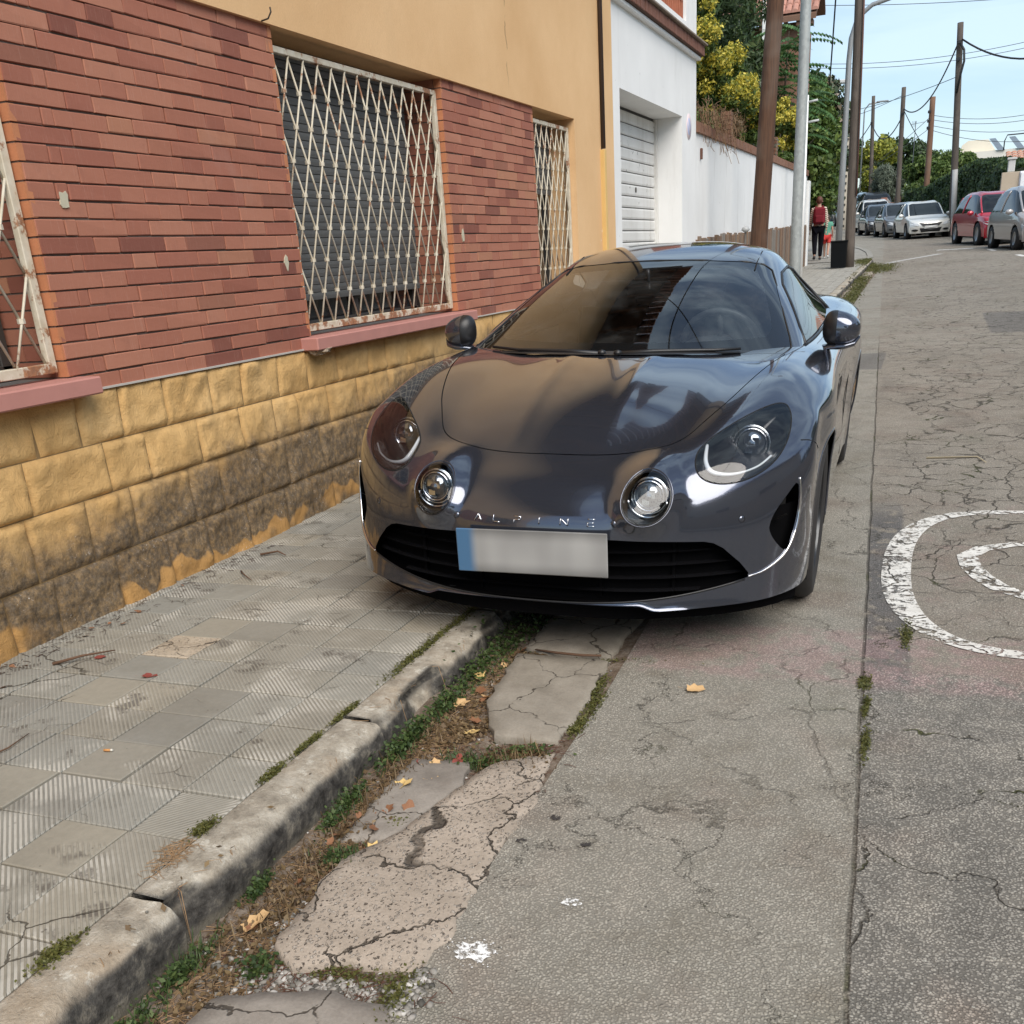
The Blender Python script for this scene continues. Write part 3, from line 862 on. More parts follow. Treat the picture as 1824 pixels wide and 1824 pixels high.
me = bpy.data.meshes.new('mortar_lump'); bm.to_mesh(me); bm.free(); me.materials.append(M('mortar_lump', (.38, .30, .22), .95, var=.4, sc=18, bump=.8, bd=.006))
o = link(bpy.data.objects.new('mortar_lump', me), house); o.location = (-3.04, 4.95, .955)
SHUT = M('grey_shutter', (.105, .105, .100), .6, var=.12, sc=3, bump=.1)
DARKR = M('dark_room', (.012, .011, .010), .9, var=0)
GLASSD = M('dark_window_glass', (.02, .022, .024), .06, var=0, spec=.6)
WFR = M('window_frame_dark', (.05, .045, .04), .5, var=.1)
for wi, (a, b) in enumerate(WIN):
    mb = MB(); mb.box(-3.399, -3.385, a - .02, b + .02, Z0 - .06, 2.468); mb.build('window_back', DARKR, house)
    mb = MB(); mb.cbox(-3.40, -3.10, a, b, Z0 - .07, Z0 - .012, .003); mb.build('inner_sill', M('inner_sill_grey', (.13, .125, .12), .8), house)
    if wi in (0, 2, 3):
        zb = 1.20 if wi == 2 else 1.9 if wi == 3 else 1.3
        sh = bpy.data.objects.new('roller_shutter', None); sh.matrix_world = Matrix.Translation(Vector((-3.3, (a + b) / 2, zb))); sh.location = (-3.3, (a + b) / 2, zb); link(sh, house)
        z = 2.44; k = 0
        while z > zb:
            s = MB(); dy = .03
            tl = .012 * (2.44 - z) if wi == 2 else 0
            V = [(-3.305, z - .0410), (-3.296, z - .0385), (-3.294, z - .02), (-3.2955, z - .004), (-3.300, z)]
            s.prism([(x, zz) for x, zz in V], a + dy, b - dy - (.13 if wi == 2 else 0), 'y')
            s.build('slat', SHUT, sh); z -= .0415; k += 1
    w = MB()
    yb_ = b - .12 if wi == 2 else b
    for yy in (a + .02, (a + b) / 2 - .03, yb_ - .07): w.cbox(-3.385, -3.34, yy, yy + .05, Z0 - .012, 2.45, .004)
    w.cbox(-3.385, -3.34, a, yb_, Z0 - .012, Z0 + .05, .004)
    w.build('window_frame', WFR, house)
    for yy in (a + .07, (a + b) / 2 + .02):
        g = MB(); g.box(-3.372, -3.368, yy, yy + (b - a) / 2 - .1, Z0 + .03, 2.44); g.build('window_pane', GLASSD, house)
# half-open shutter box inside the left window: grey board
mb = MB(); mb.cbox(-3.33, -3.30, 2.55, 2.62, 1.03, 2.44, .004); mb.build('shutter_guide', M('guide_grey', (.3, .3, .28), .6), house)
# the brown rain pipe with a yellow boxed-in foot
mb = MB(); mb.tube([(-3.045, 10.62, 2.28), (-3.045, 10.62, 6.2)], .022, 10); mb.build('drain_pipe', M('brown_pipe', (.045, .028, .022), .45), house)
mb = MB(); mb.cbox(-3.08, -3.025, 10.585, 10.655, .3, 2.27, .004); mb.build('pipe_cover', M('pale_yellow_cover', (.66, .44, .16), .7, var=.1), house)
# beige plaster patches on the bricks
PATM = M('beige_patch', (.50, .46, .34), .9, var=.15, sc=30)
for yy, zz, w_, h_, sd_ in ((3.345, 1.66, .045, .060, 1), (4.82, 1.40, .035, .075, 2), (7.13, 1.52, .04, .09, 3)):
    rr_ = random.Random(sd_); mb = MB(); n_ = 16; V = [(BX + .003, yy + w_ * .5 * (math.copysign(abs(math.cos(a)) ** (.4 if sd_ == 1 else 1), math.cos(a))) * rr_.uniform(.8, 1.15), zz + h_ * .5 * (math.copysign(abs(math.sin(a)) ** (.4 if sd_ == 1 else 1), math.sin(a))) * rr_.uniform(.8, 1.15)) for a in np.linspace(0, 2 * PI, n_ + 1)[:-1]]
    mb.add(V + [(BX - .004, v[1], v[2]) for v in V], [tuple(range(n_))] + [(i, (i + 1) % n_, n_ + (i + 1) % n_, n_ + i) for i in range(n_)]); mb.build('plaster_patch', PATM, house)
# small iron hook
mb = MB(); mb.tube([(-3.07, 4.86, 2.47), (-3.03, 4.86, 2.475), (-3.01, 4.86, 2.50), (-3.012, 4.86, 2.52)], .004, 5); mb.build('hook', M('iron_dark', (.03, .025, .02), .7), house)
# ================================================================ THE GREY SPORTS CAR
# car space: x to the image's right, y from the nose backwards, z up
CAR_YAW, CAR_ROLL, CAR_PIT = 0.0238, 0.0329, 0.0222
def car_matrix():
    c, s = math.cos(CAR_YAW), math.sin(CAR_YAW); a = math.tan(CAR_ROLL); t = CAR_PIT
    # roll about the right-hand tyres, pitch with the street
    ex = Vector((1, 0, -a)); ey = Vector((0, 1, t)); ez = Vector((a, -t, 1))
    def rot(v): return Vector((c * v.x - s * v.y, s * v.x + c * v.y, v.z))
    ex, ey, ez = rot(ex), rot(ey), rot(ez)
    o = Vector((-1.1916, 3.1701, .9 * a))
    return Matrix(((ex.x, ey.x, ez.x, o.x), (ex.y, ey.y, ez.y, o.y), (ex.z, ey.z, ez.z, o.z), (0, 0, 0, 1)))
CARM = car_matrix()

def mat_paint(nm, base, metal=.55, rough=.32, flake=.25):
    n = NT(nm)
    fl = n.noise(900., 2, .5, v=n.objc())
    c = n.hsv(base, v=n.add(1 - flake, n.mul(fl, flake * 2)))
    dust = n.step(n.noise(5., 6, .7, v=n.objc()), .3, .8)
    c = n.mix(n.mul(dust, .05), c, (.3, .28, .25))
    return n.bsdf(color=c, rough=rough, metal=metal, coat=1., coatr=n.add(.012, n.mul(dust, .03)), ior=1.5)
PAINT = mat_paint('thunder_grey_paint', (.082, .092, .122), .78, .13, .12)
BLACKP = M('black_plastic', (.012, .012, .013), .42, var=.1, sc=20, spec=.5)
GLOSSK = M('gloss_black', (.008, .008, .009), .08, var=0, coat=.6)
RUBBER = M('tyre_rubber', (.022, .021, .021), .78, var=.25, sc=12, bump=.2)
CHROME = M('chrome', (.75, .75, .77), .10, metal=1., var=0)
SATIN = M('satin_metal', (.42, .43, .45), .28, metal=1., var=.05)
WHEELM = M('dark_alloy', (.055, .057, .06), .3, metal=.8, var=.1)
GAP = M('panel_gap', (.004, .004, .004), .9, var=0)
def glass_mat(nm, tint=(.32, .36, .36), base=.04, dirt=.05, k=1.7):
    n = NT(nm)
    tr = n.node('ShaderNodeBsdfTransparent'); n.set(tr.inputs[0], (*tint, 1))
    gl = n.node('ShaderNodeBsdfGlossy'); n.set(gl.inputs['Color'], (1, 1, 1, 1)); n.set(gl.inputs['Roughness'], .015)
    df = n.node('ShaderNodeBsdfDiffuse'); n.set(df.inputs['Color'], (.5, .5, .48, 1))
    fr = n.node('ShaderNodeFresnel'); fr.inputs['IOR'].default_value = 1.52
    f = n.m_('MINIMUM', n.add(n.mul(fr.outputs[0], k), base), 1.)
    m1 = n.node('ShaderNodeMixShader'); n.set(m1.inputs[0], f); n.t.links.new(tr.outputs[0], m1.inputs[1]); n.t.links.new(gl.outputs[0], m1.inputs[2])
    m2 = n.node('ShaderNodeMixShader'); n.set(m2.inputs[0], n.mul(n.step(n.noise(4., 6, .7, v=n.objc()), .4, .8), dirt))
    n.t.links.new(m1.outputs[0], m2.inputs[1]); n.t.links.new(df.outputs[0], m2.inputs[2])
    n.t.links.new(m2.outputs[0], n.out.inputs[0])
    return n.m
WGLASS = glass_mat('windscreen_glass', (.50, .54, .55), .02, .05, 1.45)
SGLASS = glass_mat('side_glass', (.10, .12, .12), .0, .02, 1.0)
LGLASS = glass_mat('lamp_glass', (.93, .94, .95), .0, .0, 1.0)

def cc_interp(V, Fq, it=6, damp=.85):
    """nudge cage vertices so the Catmull-Clark limit passes near the given points"""
    n = len(V); V = np.array(V, float); T = V.copy()
    edges = {}
    vf = [[] for _ in range(n)]
    for fi, f in enumerate(Fq):
        for i, v in enumerate(f):
            vf[v].append(fi); e = tuple(sorted((v, f[(i + 1) % len(f)]))); edges[e] = edges.get(e, 0) + 1
    be = {e for e, c in edges.items() if c == 1}
    nb = [[] for _ in range(n)]; bn = [[] for _ in range(n)]
    for e in edges:
        nb[e[0]].append(e[1]); nb[e[1]].append(e[0])
        if e in be: bn[e[0]].append(e[1]); bn[e[1]].append(e[0])
    A = np.zeros((n, n))
    for v in range(n):
        if bn[v]:
            if len(vf[v]) == 1: A[v, v] = 1
            else:
                A[v, v] += 4 / 6; A[v, bn[v][0]] += 1 / 6; A[v, bn[v][1]] += 1 / 6
        else:
            k = len(vf[v]); d = k * (k + 5)
            A[v, v] += k * k / d
            for u in nb[v]: A[v, u] += 4 / d
            for fi in vf[v]:
                opp = [u for u in Fq[fi] if u != v and u not in nb[v]]
                if opp: A[v, opp[0]] += 1 / d
                else:
                    A[v, v] += 1 / d
    for _ in range(it): V += damp * (T - A @ V)
    return V

def subdiv(V, F, lv):
    me = bpy.data.meshes.new('tmp'); me.from_pydata([tuple(v) for v in V], [], F); me.update()
    o = bpy.data.objects.new('tmp', me); COL.objects.link(o)
    md = o.modifiers.new('s', 'SUBSURF'); md.levels = lv; md.render_levels = lv; md.use_limit_surface = True
    md.boundary_smooth = 'PRESERVE_CORNERS' if False else 'ALL'
    dg = bpy.context.evaluated_depsgraph_get(); ev = o.evaluated_get(dg); m2 = ev.to_mesh()
    n = len(m2.vertices); co = np.empty(n * 3, np.float32); m2.vertices.foreach_get('co', co); co = co.reshape(-1, 3).astype(float)
    FF = [tuple(p.vertices) for p in m2.polygons]
    ev.to_mesh_clear(); bpy.data.objects.remove(o); bpy.data.meshes.remove(me)
    return co, FF

def mirror_cage(P, F, tol=1e-4):
    """P half cage (x>=0) -> full cage"""
    P = [tuple(p) for p in P]; n = len(P); idx = {}
    V = list(P)
    for i, p in enumerate(P):
        if abs(p[0]) < tol: idx[i] = i
        else: idx[i] = len(V); V.append((-p[0], p[1], p[2]))
    FF = list(F) + [tuple(idx[i] for i in reversed(f)) for f in F]
    return V, FF

class Panel:
    """dense reference surface with smooth normals; regions are cut out of it"""
    def __init__(s, V, F):
        s.bm = bmesh.new()
        for v in V: s.bm.verts.new(tuple(v))
        s.bm.verts.ensure_lookup_table()
        for f in F:
            try: s.bm.faces.new([s.bm.verts[i] for i in f])
            except ValueError: pass
        bmesh.ops.recalc_face_normals(s.bm, faces=s.bm.faces)
        s.bm.normal_update()
        s.refresh()
    def refresh(s):
        s.bm.verts.index_update(); s.bm.faces.index_update()
        s.rv = [v.co.copy() for v in s.bm.verts]; s.rn = [v.normal.copy() for v in s.bm.verts]
        s.rf = [[v.index for v in f.verts] for f in s.bm.faces]
        s.bvh = BVHTree.FromPolygons(s.rv, s.rf)
    def normal(s, p):
        co, nn, fi, d = s.bvh.find_nearest(p)
        if fi is None: return Vector((0, 0, 1))
        w = Vector(); 
        for i in s.rf[fi]:
            w += s.rn[i] / ((s.rv[i] - p).length + 1e-5) ** 2
        return w.normalized()
    def ray(s, o, d):
        return s.bvh.ray_cast(Vector(o), Vector(d))
    def cut(s, poly, ax, flt=None):
        """cut the convex outline poly (2-D points in axes ax) into the surface; returns the faces inside"""
        u, v = ax; w = 3 - u - v
        A = sum(poly[i][0] * poly[(i + 1) % len(poly)][1] - poly[(i + 1) % len(poly)][0] * poly[i][1] for i in range(len(poly)))
        if A < 0: poly = poly[::-1]
        lo = [min(p[k] for p in poly) - .03 for k in (0, 1)]; hi = [max(p[k] for p in poly) + .03 for k in (0, 1)]
        cur = []
        for f in s.bm.faces:
            c = f.calc_center_median()
            if not (lo[0] < c[u] < hi[0] and lo[1] < c[v] < hi[1]): continue
            if flt and not flt(c, f.normal): continue
            cur.append(f)
        for i in range(len(poly)):
            a, b = poly[i], poly[(i + 1) % len(poly)]
            L = math.hypot(b[0] - a[0], b[1] - a[1])
            if L < 1e-7: continue
            nrm = Vector((0, 0, 0)); nrm[u] = (b[1] - a[1]) / L; nrm[v] = -(b[0] - a[0]) / L   # outward
            co = Vector((0, 0, 0)); co[u] = a[0]; co[v] = a[1]
            es = list({e for f in cur for e in f.edges}); vs = list({x for f in cur for x in f.verts})
            r = bmesh.ops.bisect_plane(s.bm, geom=vs + es + cur, plane_co=co, plane_no=nrm, dist=1e-6)
            cur = [f for f in r['geom'] if isinstance(f, bmesh.types.BMFace) and f.is_valid and (f.calc_center_median() - co).dot(nrm) < 0]
        return cur
    def take(s, faces, name, m, parent, off=0., delete=True, smooth=True):
        """move the faces to an object of their own, pushed off along the normal"""
        vs = {}; V = []; N = []; F = []
        for f in faces:
            t = []
            for v in f.verts:
                if v not in vs:
                    nn = s.normal(v.co); vs[v] = len(V); V.append(v.co + nn * off); N.append(nn)
                t.append(vs[v])
            F.append(tuple(t))
        if delete: bmesh.ops.delete(s.bm, geom=faces, context='FACES')
        return self_obj(name, V, F, N, m, parent)
    def finish(s, name, m, parent):
        s.bm.verts.index_update()
        used = [v for v in s.bm.verts if v.link_faces]; ix = {v: i for i, v in enumerate(used)}
        V = [v.co.copy() for v in used]; N = [s.normal(v.co) for v in used]
        F = [tuple(ix[v] for v in f.verts) for f in s.bm.faces]
        return self_obj(name, V, F, N, m, parent)
def self_obj(name, V, F, N, m, parent):
    me = bpy.data.meshes.new(name); me.from_pydata([tuple(v) for v in V], [], F)
    me.polygons.foreach_set('use_smooth', np.ones(len(me.polygons), dtype=bool))
    me.update()
    if N is not None: me.normals_split_custom_set_from_vertices([tuple(n) for n in N])
    if m: me.materials.append(m)
    o = bpy.data.objects.new(name, me); COL.objects.link(o); o.parent = parent
    return o
def smooth_poly(P, it=2):
    for _ in range(it):
        Q = []
        for i in range(len(P)):
            a, b = P[i], P[(i + 1) % len(P)]
            Q += [(a[0] * .75 + b[0] * .25, a[1] * .75 + b[1] * .25), (a[0] * .25 + b[0] * .75, a[1] * .25 + b[1] * .75)]
        P = Q
    return P
def catmull(P, k=4, closed=False):
    Q = []; n = len(P); P = [Vector(p) for p in P]
    for i in range(n if closed else n - 1):
        g = (lambda j: P[j % n]) if closed else (lambda j: P[max(0, min(n - 1, j))])
        a, b, c, d = g(i - 1), g(i), g(i + 1), g(i + 2)
        for s in range(k):
            t = s / k; Q.append(.5 * ((2 * b) + (c - a) * t + (2 * a - 5 * b + 4 * c - d) * t * t + (3 * b - a - 3 * c + d) * t ** 3))
    if not closed: Q.append(P[-1])
    return Q
def grow(P, d):
    A = sum(P[i][0] * P[(i + 1) % len(P)][1] - P[(i + 1) % len(P)][0] * P[i][1] for i in range(len(P)))
    sg = 1 if A > 0 else -1; n = len(P); Q = []
    for i in range(n):
        a = Vector(P[i - 1]); b = Vector(P[i]); c = Vector(P[(i + 1) % n])
        t = (c - a); 
        if t.length < 1e-9: Q.append(tuple(b)); continue
        t.normalize(); Q.append((b.x + sg * t.y * d, b.y - sg * t.x * d))
    return Q
def hull2(P):
    P = sorted(set((round(a, 6), round(b, 6)) for a, b in P))
    def half(pts):
        h = []
        for p in pts:
            while len(h) > 1 and (h[-1][0] - h[-2][0]) * (p[1] - h[-2][1]) - (h[-1][1] - h[-2][1]) * (p[0] - h[-2][0]) <= 1e-9: h.pop()
            h.append(p)
        return h
    a = half(P); b = half(P[::-1]); return a[:-1] + b[:-1]

# ---------------------------------------------------------------- body cage
FR = [  # front rows bottom -> top: (x, y, z) for columns 0..5
 [(0,-.068,.218),(.25,-.062,.218),(.45,-.020,.218),(.62,.066,.215),(.765,.185,.207),(.862,.38,.20)],
 [(0,-.055,.250),(.25,-.050,.252),(.45,-.005,.262),(.62,.080,.280),(.770,.205,.30),(.864,.385,.32)],
 [(0,-.062,.435),(.25,-.052,.435),(.45,.006,.430),(.63,.095,.430),(.776,.225,.45),(.864,.395,.47)],
 [(0,-.035,.530),(.25,-.025,.530),(.45,.026,.530),(.63,.118,.535),(.778,.255,.565),(.872,.42,.60)],
 [(0,.045,.605),(.25,.050,.608),(.44,.075,.615),(.61,.165,.640),(.760,.305,.675),(.862,.465,.695)],
]
TR = [
 [(0,.19,.664),(.25,.19,.664),(.43,.20,.686),(.585,.28,.735),(.735,.415,.758),(.845,.535,.752)],
 [(0,.46,.785),(.25,.46,.779),(.44,.47,.774),(.600,.51,.808),(.735,.575,.812),(.852,.640,.775)],
 [(0,.80,.864),(.25,.80,.859),(.45,.80,.847),(.625,.80,.870),(.757,.82,.862),(.874,.84,.795)],
 [(0,1.12,.900),(.25,1.12,.897),(.46,1.12,.888),(.655,1.12,.896),(.768,1.13,.878),(.874,1.14,.818)],
 [(0,1.50,.90),(.25,1.50,.90),(.46,1.50,.90),(.690,1.50,.900),(.790,1.50,.880),(.872,1.50,.825)],
 [(0,2.20,.92),(.25,2.20,.92),(.46,2.20,.92),(.690,2.20,.91),(.800,2.20,.888),(.876,2.20,.83)],
 [(0,2.90,.96),(.25,2.90,.96),(.46,2.90,.96),(.680,2.90,.945),(.800,2.90,.915),(.890,2.90,.845)],
 [(0,3.35,.98),(.25,3.35,.98),(.45,3.35,.97),(.660,3.35,.955),(.800,3.35,.925),(.896,3.35,.85)],
 [(0,3.85,.92),(.25,3.85,.92),(.44,3.85,.91),(.630,3.82,.895),(.760,3.80,.865),(.850,3.78,.80)],
 [(0,4.10,.86),(.23,4.10,.86),(.42,4.08,.85),(.580,4.04,.83),(.690,3.98,.80),(.780,3.92,.74)],
]
# side columns: index 0 = T column 5, then z levels paired with front rows 4..0
def side(y, j):
    ys = [None]; 
XS = [  # per T row 1..9: x for s1..s5 ; z for s1..s5
 ([.864,.868,.866,.864,.860], [.70,.60,.47,.32,.20]),
 ([.898,.905,.905,.900,.888], [.71,.60,.47,.32,.19]),
 ([.893,.892,.888,.886,.880], [.73,.61,.47,.32,.185]),
 ([.884,.872,.862,.872,.872], [.74,.62,.47,.32,.18]),
 ([.886,.872,.862,.872,.872], [.74,.62,.47,.32,.18]),
 ([.902,.900,.893,.890,.880], [.75,.63,.48,.33,.185]),
 ([.908,.912,.910,.904,.885], [.75,.63,.48,.33,.20]),
 ([.872,.882,.885,.880,.860], [.71,.60,.48,.35,.24]),
 ([.800,.820,.825,.820,.80], [.67,.58,.48,.38,.28]),
]
P = []; ix = {}
def addp(k, p):
    ix[k] = len(P); P.append(p)
for r, row in enumerate(FR):
    for c, p in enumerate(row): addp(('F', r, c), p)
for r, row in enumerate(TR):
    for c, p in enumerate(row): addp(('T', r, c), p)
for r in range(1, 10):
    xs, zs = XS[r - 1]; y0 = TR[r][5][1]
    for c in range(5):
        yy = y0 - (.085 * (c + 1) / 5 if r == 1 else 0) * 1.0
        addp(('S', r, c + 1), (xs[c], yy, zs[c]))
for c in range(1, 6): ix[('S', 0, c)] = ix[('F', 5 - c, 5)]
for r in range(0, 10): ix[('S', r, 0)] = ix[('T', r, 5)]
for c in range(6): ix[('F', 5, c)] = ix[('T', 0, c)]
# tail cap rings
def ring(y, sx, zc, k):
    for c in range(6):
        p = TR[9][c]; addp(('T', k, c), (p[0] * sx, y, zc + (p[2] - zc) * sx))
    for c in range(5):
        xs, zs = XS[8]; addp(('S', k, c + 1), (xs[c] * sx, y, zc + (zs[c] - zc) * sx))
    ix[('S', k, 0)] = ix[('T', k, 5)]
ring(4.17, .86, .56, 10); ring(4.19, .45, .56, 11)
Fq = []
for r in range(5):
    for c in range(5): Fq.append((ix['F', r, c], ix['F', r, c + 1], ix['F', r + 1, c + 1], ix['F', r + 1, c]))
for r in range(11):
    for c in range(5): Fq.append((ix['T', r, c], ix['T', r, c + 1], ix['T', r + 1, c + 1], ix['T', r + 1, c]))
    for c in range(5): Fq.append((ix['S', r, c], ix['S', r, c + 1], ix['S', r + 1, c + 1], ix['S', r + 1, c]))
V, Fq2 = mirror_cage(P, Fq)
V = cc_interp(V, Fq2, it=4, damp=.8)
V, FF = subdiv(V, Fq2, 4)
# brow around each round lamp, and a soft spine down the bonnet
V = np.array(V)
lx, lz = .377, .572
r2 = ((np.abs(V[:, 0]) - lx) ** 2 + (V[:, 2] - lz) ** 2)
front = V[:, 1] < .22
V[:, 1] -= np.where(front, .040 * np.exp(-(r2 / .098 ** 2) ** 2.2), 0)
V[:, 2] += np.where((V[:, 1] < .5) & (V[:, 1] > -.1) & (V[:, 2] > .56), .016 * np.exp(-((np.abs(V[:, 0]) - lx) / .085) ** 2) * np.exp(-((V[:, 1] - .10) / .10) ** 2), 0)
# headlight mounds, wheel arch flare
arch = np.zeros(len(V))
for wy in (.84, 3.26):
    rr = np.sqrt((V[:, 1] - wy) ** 2 + (V[:, 2] - .31) ** 2)
    arch += np.exp(-((rr - .37) / .05) ** 2)
V[:, 0] += np.sign(V[:, 0]) * np.where((np.abs(V[:, 0]) > .82) & (V[:, 2] < .72), .007 * arch, 0)
ax_ = np.abs(V[:, 0]); dp = np.clip((ax_ - .36) / .06, 0, 1); dp = dp * dp * (3 - 2 * dp) * np.clip(1 - (ax_ - .43) / .46, 0, 1)
V[:, 2] -= np.where((V[:, 1] < .45) & (V[:, 2] < .245), .020 * dp * np.clip((.245 - V[:, 2]) / .03, 0, 1), 0)
sp = np.exp(-((np.abs(V[:, 0]) - .17) / .035) ** 2) * np.where((V[:, 1] > .15) & (V[:, 1] < 1.3) & (V[:, 2] > .6), 1, 0) * np.clip((V[:, 1] - .2) / .5, 0, 1)
V[:, 2] += .004 * sp

car = thing('sports_car', 'low dark grey sports coupe parked half on the pavement, facing the camera', 'car', (0, 0, 0))
car.matrix_world = CARM
S = Panel(V, FF)
DUMMY = None

def mirrored(fn):
    for sg in (-1, 1): fn(sg)

fwd = lambda c, n: c.y < .8 and n.y < .35
side_f = lambda sg: (lambda c, n: c.x * sg > .5 and abs(n.x) > .3 or (c.x * sg > .72 and c.z < .75))
parts = []
# --- wheel arches (side view y,z)
ARCHES = []
for sg in (-1, 1):
    for wy in (.84, 3.26):
        poly = [(wy + .352 * math.cos(a), .30 + .352 * math.sin(a)) for a in np.linspace(-.9, PI + .9, 40)] + [(wy - .22, -.2), (wy + .22, -.2)]
        poly = hull2(poly)
        fs = S.cut(poly, (1, 2), lambda c, n, sg=sg: c.x * sg > .70 and c.z < .74)
        ARCHES.append((sg, wy, S.take(fs, 'tmpx', GAP, car)))
for sg, wy, o in ARCHES:
    bpy.data.objects.remove(o)
# --- headlights (front view x,z)
HL = [(.500,.690),(.515,.640),(.553,.612),(.615,.600),(.690,.612),(.752,.650),(.782,.705),(.782,.760),(.760,.793),(.730,.802),(.690,.796),(.640,.780),(.590,.757),(.535,.725)]
HL = smooth_poly(HL, 2)
HLC = {}
for sg in (-1, 1):
    poly = hull2([(x * sg, z) for x, z in HL])
    f2 = S.cut(poly, (0, 2), lambda c, n: c.y < .75)
    pass
    HLC[sg] = S.take(f2, 'headlight', LGLASS, car, .001)
# --- round lamps
RL = {}
for sg in (-1, 1):
    poly = [(sg * .377 + .074 * math.cos(a), .576 + .074 * math.sin(a)) for a in np.linspace(0, 2 * PI, 49)[:-1]]
    f2 = S.cut(poly, (0, 2), lambda c, n: c.y < .25)
    RL[sg] = S.take(f2, 'round_lamp', LGLASS, car, .004)
# --- grille opening
GR = [(-.700,.290),(-.700,.305),(-.672,.345),(-.620,.400),(-.590,.420),(-.560,.428),(-.28,.445),(0,.450),(.28,.445),(.56,.428),(.59,.420),(.62,.400),(.672,.345),(.700,.305),(.700,.290),(.60,.262),(.49,.245),(.22,.222),(0,.218),(-.22,.222),(-.49,.245),(-.60,.262)]
gpoly = hull2(GR)
fs = S.cut(gpoly, (0, 2), lambda c, n: c.y < .4 and n.y < 0)
rec = S.take(fs, 'grille_back', M('grille_dark', (.003, .003, .0035), .9, var=0, spec=.05), car, -.09)
# --- corner vents
VT = [(.828,.585),(.800,.545),(.768,.500),(.752,.455),(.757,.425),(.785,.375),(.808,.350),(.818,.385),(.830,.45),(.835,.52)]
for sg in (-1, 1):
    poly = hull2([(x * sg, z) for x, z in smooth_poly(VT, 1)])
    fs = S.cut(poly, (0, 2), lambda c, n: c.y < .55)
    S.take(fs, 'corner_vent', GAP, car, -.05)
# --- bonnet and its gap (top view x,y)
BN = [(0,.198),(.15,.199),(.275,.212),(.36,.230),(.42,.256),(.462,.305),(.500,.40),(.553,.52),(.600,.68),(.642,.85),(.682,1.05),(.690,1.12),(0,1.16)]
BN = BN + [(-x, y) for x, y in BN[::-1] if x > 0]
bp = hull2(smooth_poly(BN, 3))
topf = lambda c, n: c.z > .60 and n.z > .2 and c.y < 1.3
o1 = S.cut(grow(bp, .0022), (0, 1), topf)
o2 = S.cut(grow(bp, -.0022), (0, 1), topf)
# order matters: the inner faces become the bonnet, the ring between becomes the gap
inner = set(o2)
u = grow(bp, .0022)
def inside(poly, x, y):
    c = False; n = len(poly)
    for i in range(n):
        a, b = poly[i], poly[i - 1]
        if (a[1] > y) != (b[1] > y) and x < (b[0] - a[0]) * (y - a[1]) / (b[1] - a[1]) + a[0]: c = not c
    return c
ringf = [f for f in S.bm.faces if f not in inner and topf(f.calc_center_median(), f.normal) and inside(u, f.calc_center_median().x, f.calc_center_median().y)]
bonnet = S.take(list(inner), 'bonnet', PAINT, car)
S.take(ringf, 'bonnet_gap', GAP, car, -.006)
# --- thin gap lines: headlight edges, bumper to wing, door
def gap_line(panel, pts, ray_d, name='panel_gap', r=.0016, lift=.0, m=GAP, n=5):
    q = []
    for p in pts:
        h = panel.ray(p, ray_d)
        if h[0] is not None: q.append(h[0] + panel.normal(h[0]) * lift)
    if len(q) > 1:
        mb = MB(); mb.tube(q, r, n); o = mb.build(name, m, None, fix=False); o.parent = car; return o
def line2(a, b, n): return [tuple(a[k] + (b[k] - a[k]) * i / n for k in range(3)) for i in range(n + 1)]
for sg in (-1, 1):
    gap_line(S, [(sg * x, -1, z) for x, z in HL + HL[:1]], (0, 1, 0), 'headlight_gap', .0028, -.0005)
    # bumper / wing joint
    gap_line(S, [(sg * 2, .42 + .005 * 0 + (y - .42), z) for y, z in [(.40, .700), (.43, .695), (.46, .682), (.49, .662), (.505, .652)]], (-sg, 0, 0), 'bumper_gap', .0022)
    # door outline
    door = [(1.42, .20), (1.38, .40), (1.36, .60), (1.37, .78), (1.39, .84)]
    gap_line(S, [(sg * 2, y, z) for y, z in door], (-sg, 0, 0), 'door_gap', .002)
    gap_line(S, [(sg * 2, y, z) for y, z in [(2.46, .22), (2.54, .4), (2.58, .6), (2.56, .84)]], (-sg, 0, 0), 'door_gap', .002)
    # arch lip
    lip = [(2, wy_, z_) for wy_, z_ in [(.84 + .354 * math.cos(a), .30 + .354 * math.sin(a)) for a in np.linspace(-.2, PI + .35, 40)]]
    gap_line(S, [(sg * 2, y, z) for _, y, z in lip], (-sg, 0, 0), 'arch_lip', .006, -.003, PAINT, 6)
    lip = [(2, wy_, z_) for wy_, z_ in [(3.26 + .354 * math.cos(a), .30 + .354 * math.sin(a)) for a in np.linspace(-.2, PI + .2, 40)]]
    gap_line(S, [(sg * 2, y, z) for _, y, z in lip], (-sg, 0, 0), 'arch_lip', .006, -.003, PAINT, 6)
# --- cabin cut-out under the glasshouse
cab = hull2([(-.63, 1.35), (-.50, 1.17), (0, 1.09), (.50, 1.17), (.63, 1.35), (.68, 1.6), (.68, 2.8), (.6, 3.1), (-.6, 3.1), (-.68, 2.8), (-.68, 1.6)])
fs = S.cut(cab, (0, 1), lambda c, n: c.z > .75 and n.z > .3)
bpy.data.objects.remove(S.take(fs, 'tmpx', GAP, car))
body = S.finish('body', PAINT, car)
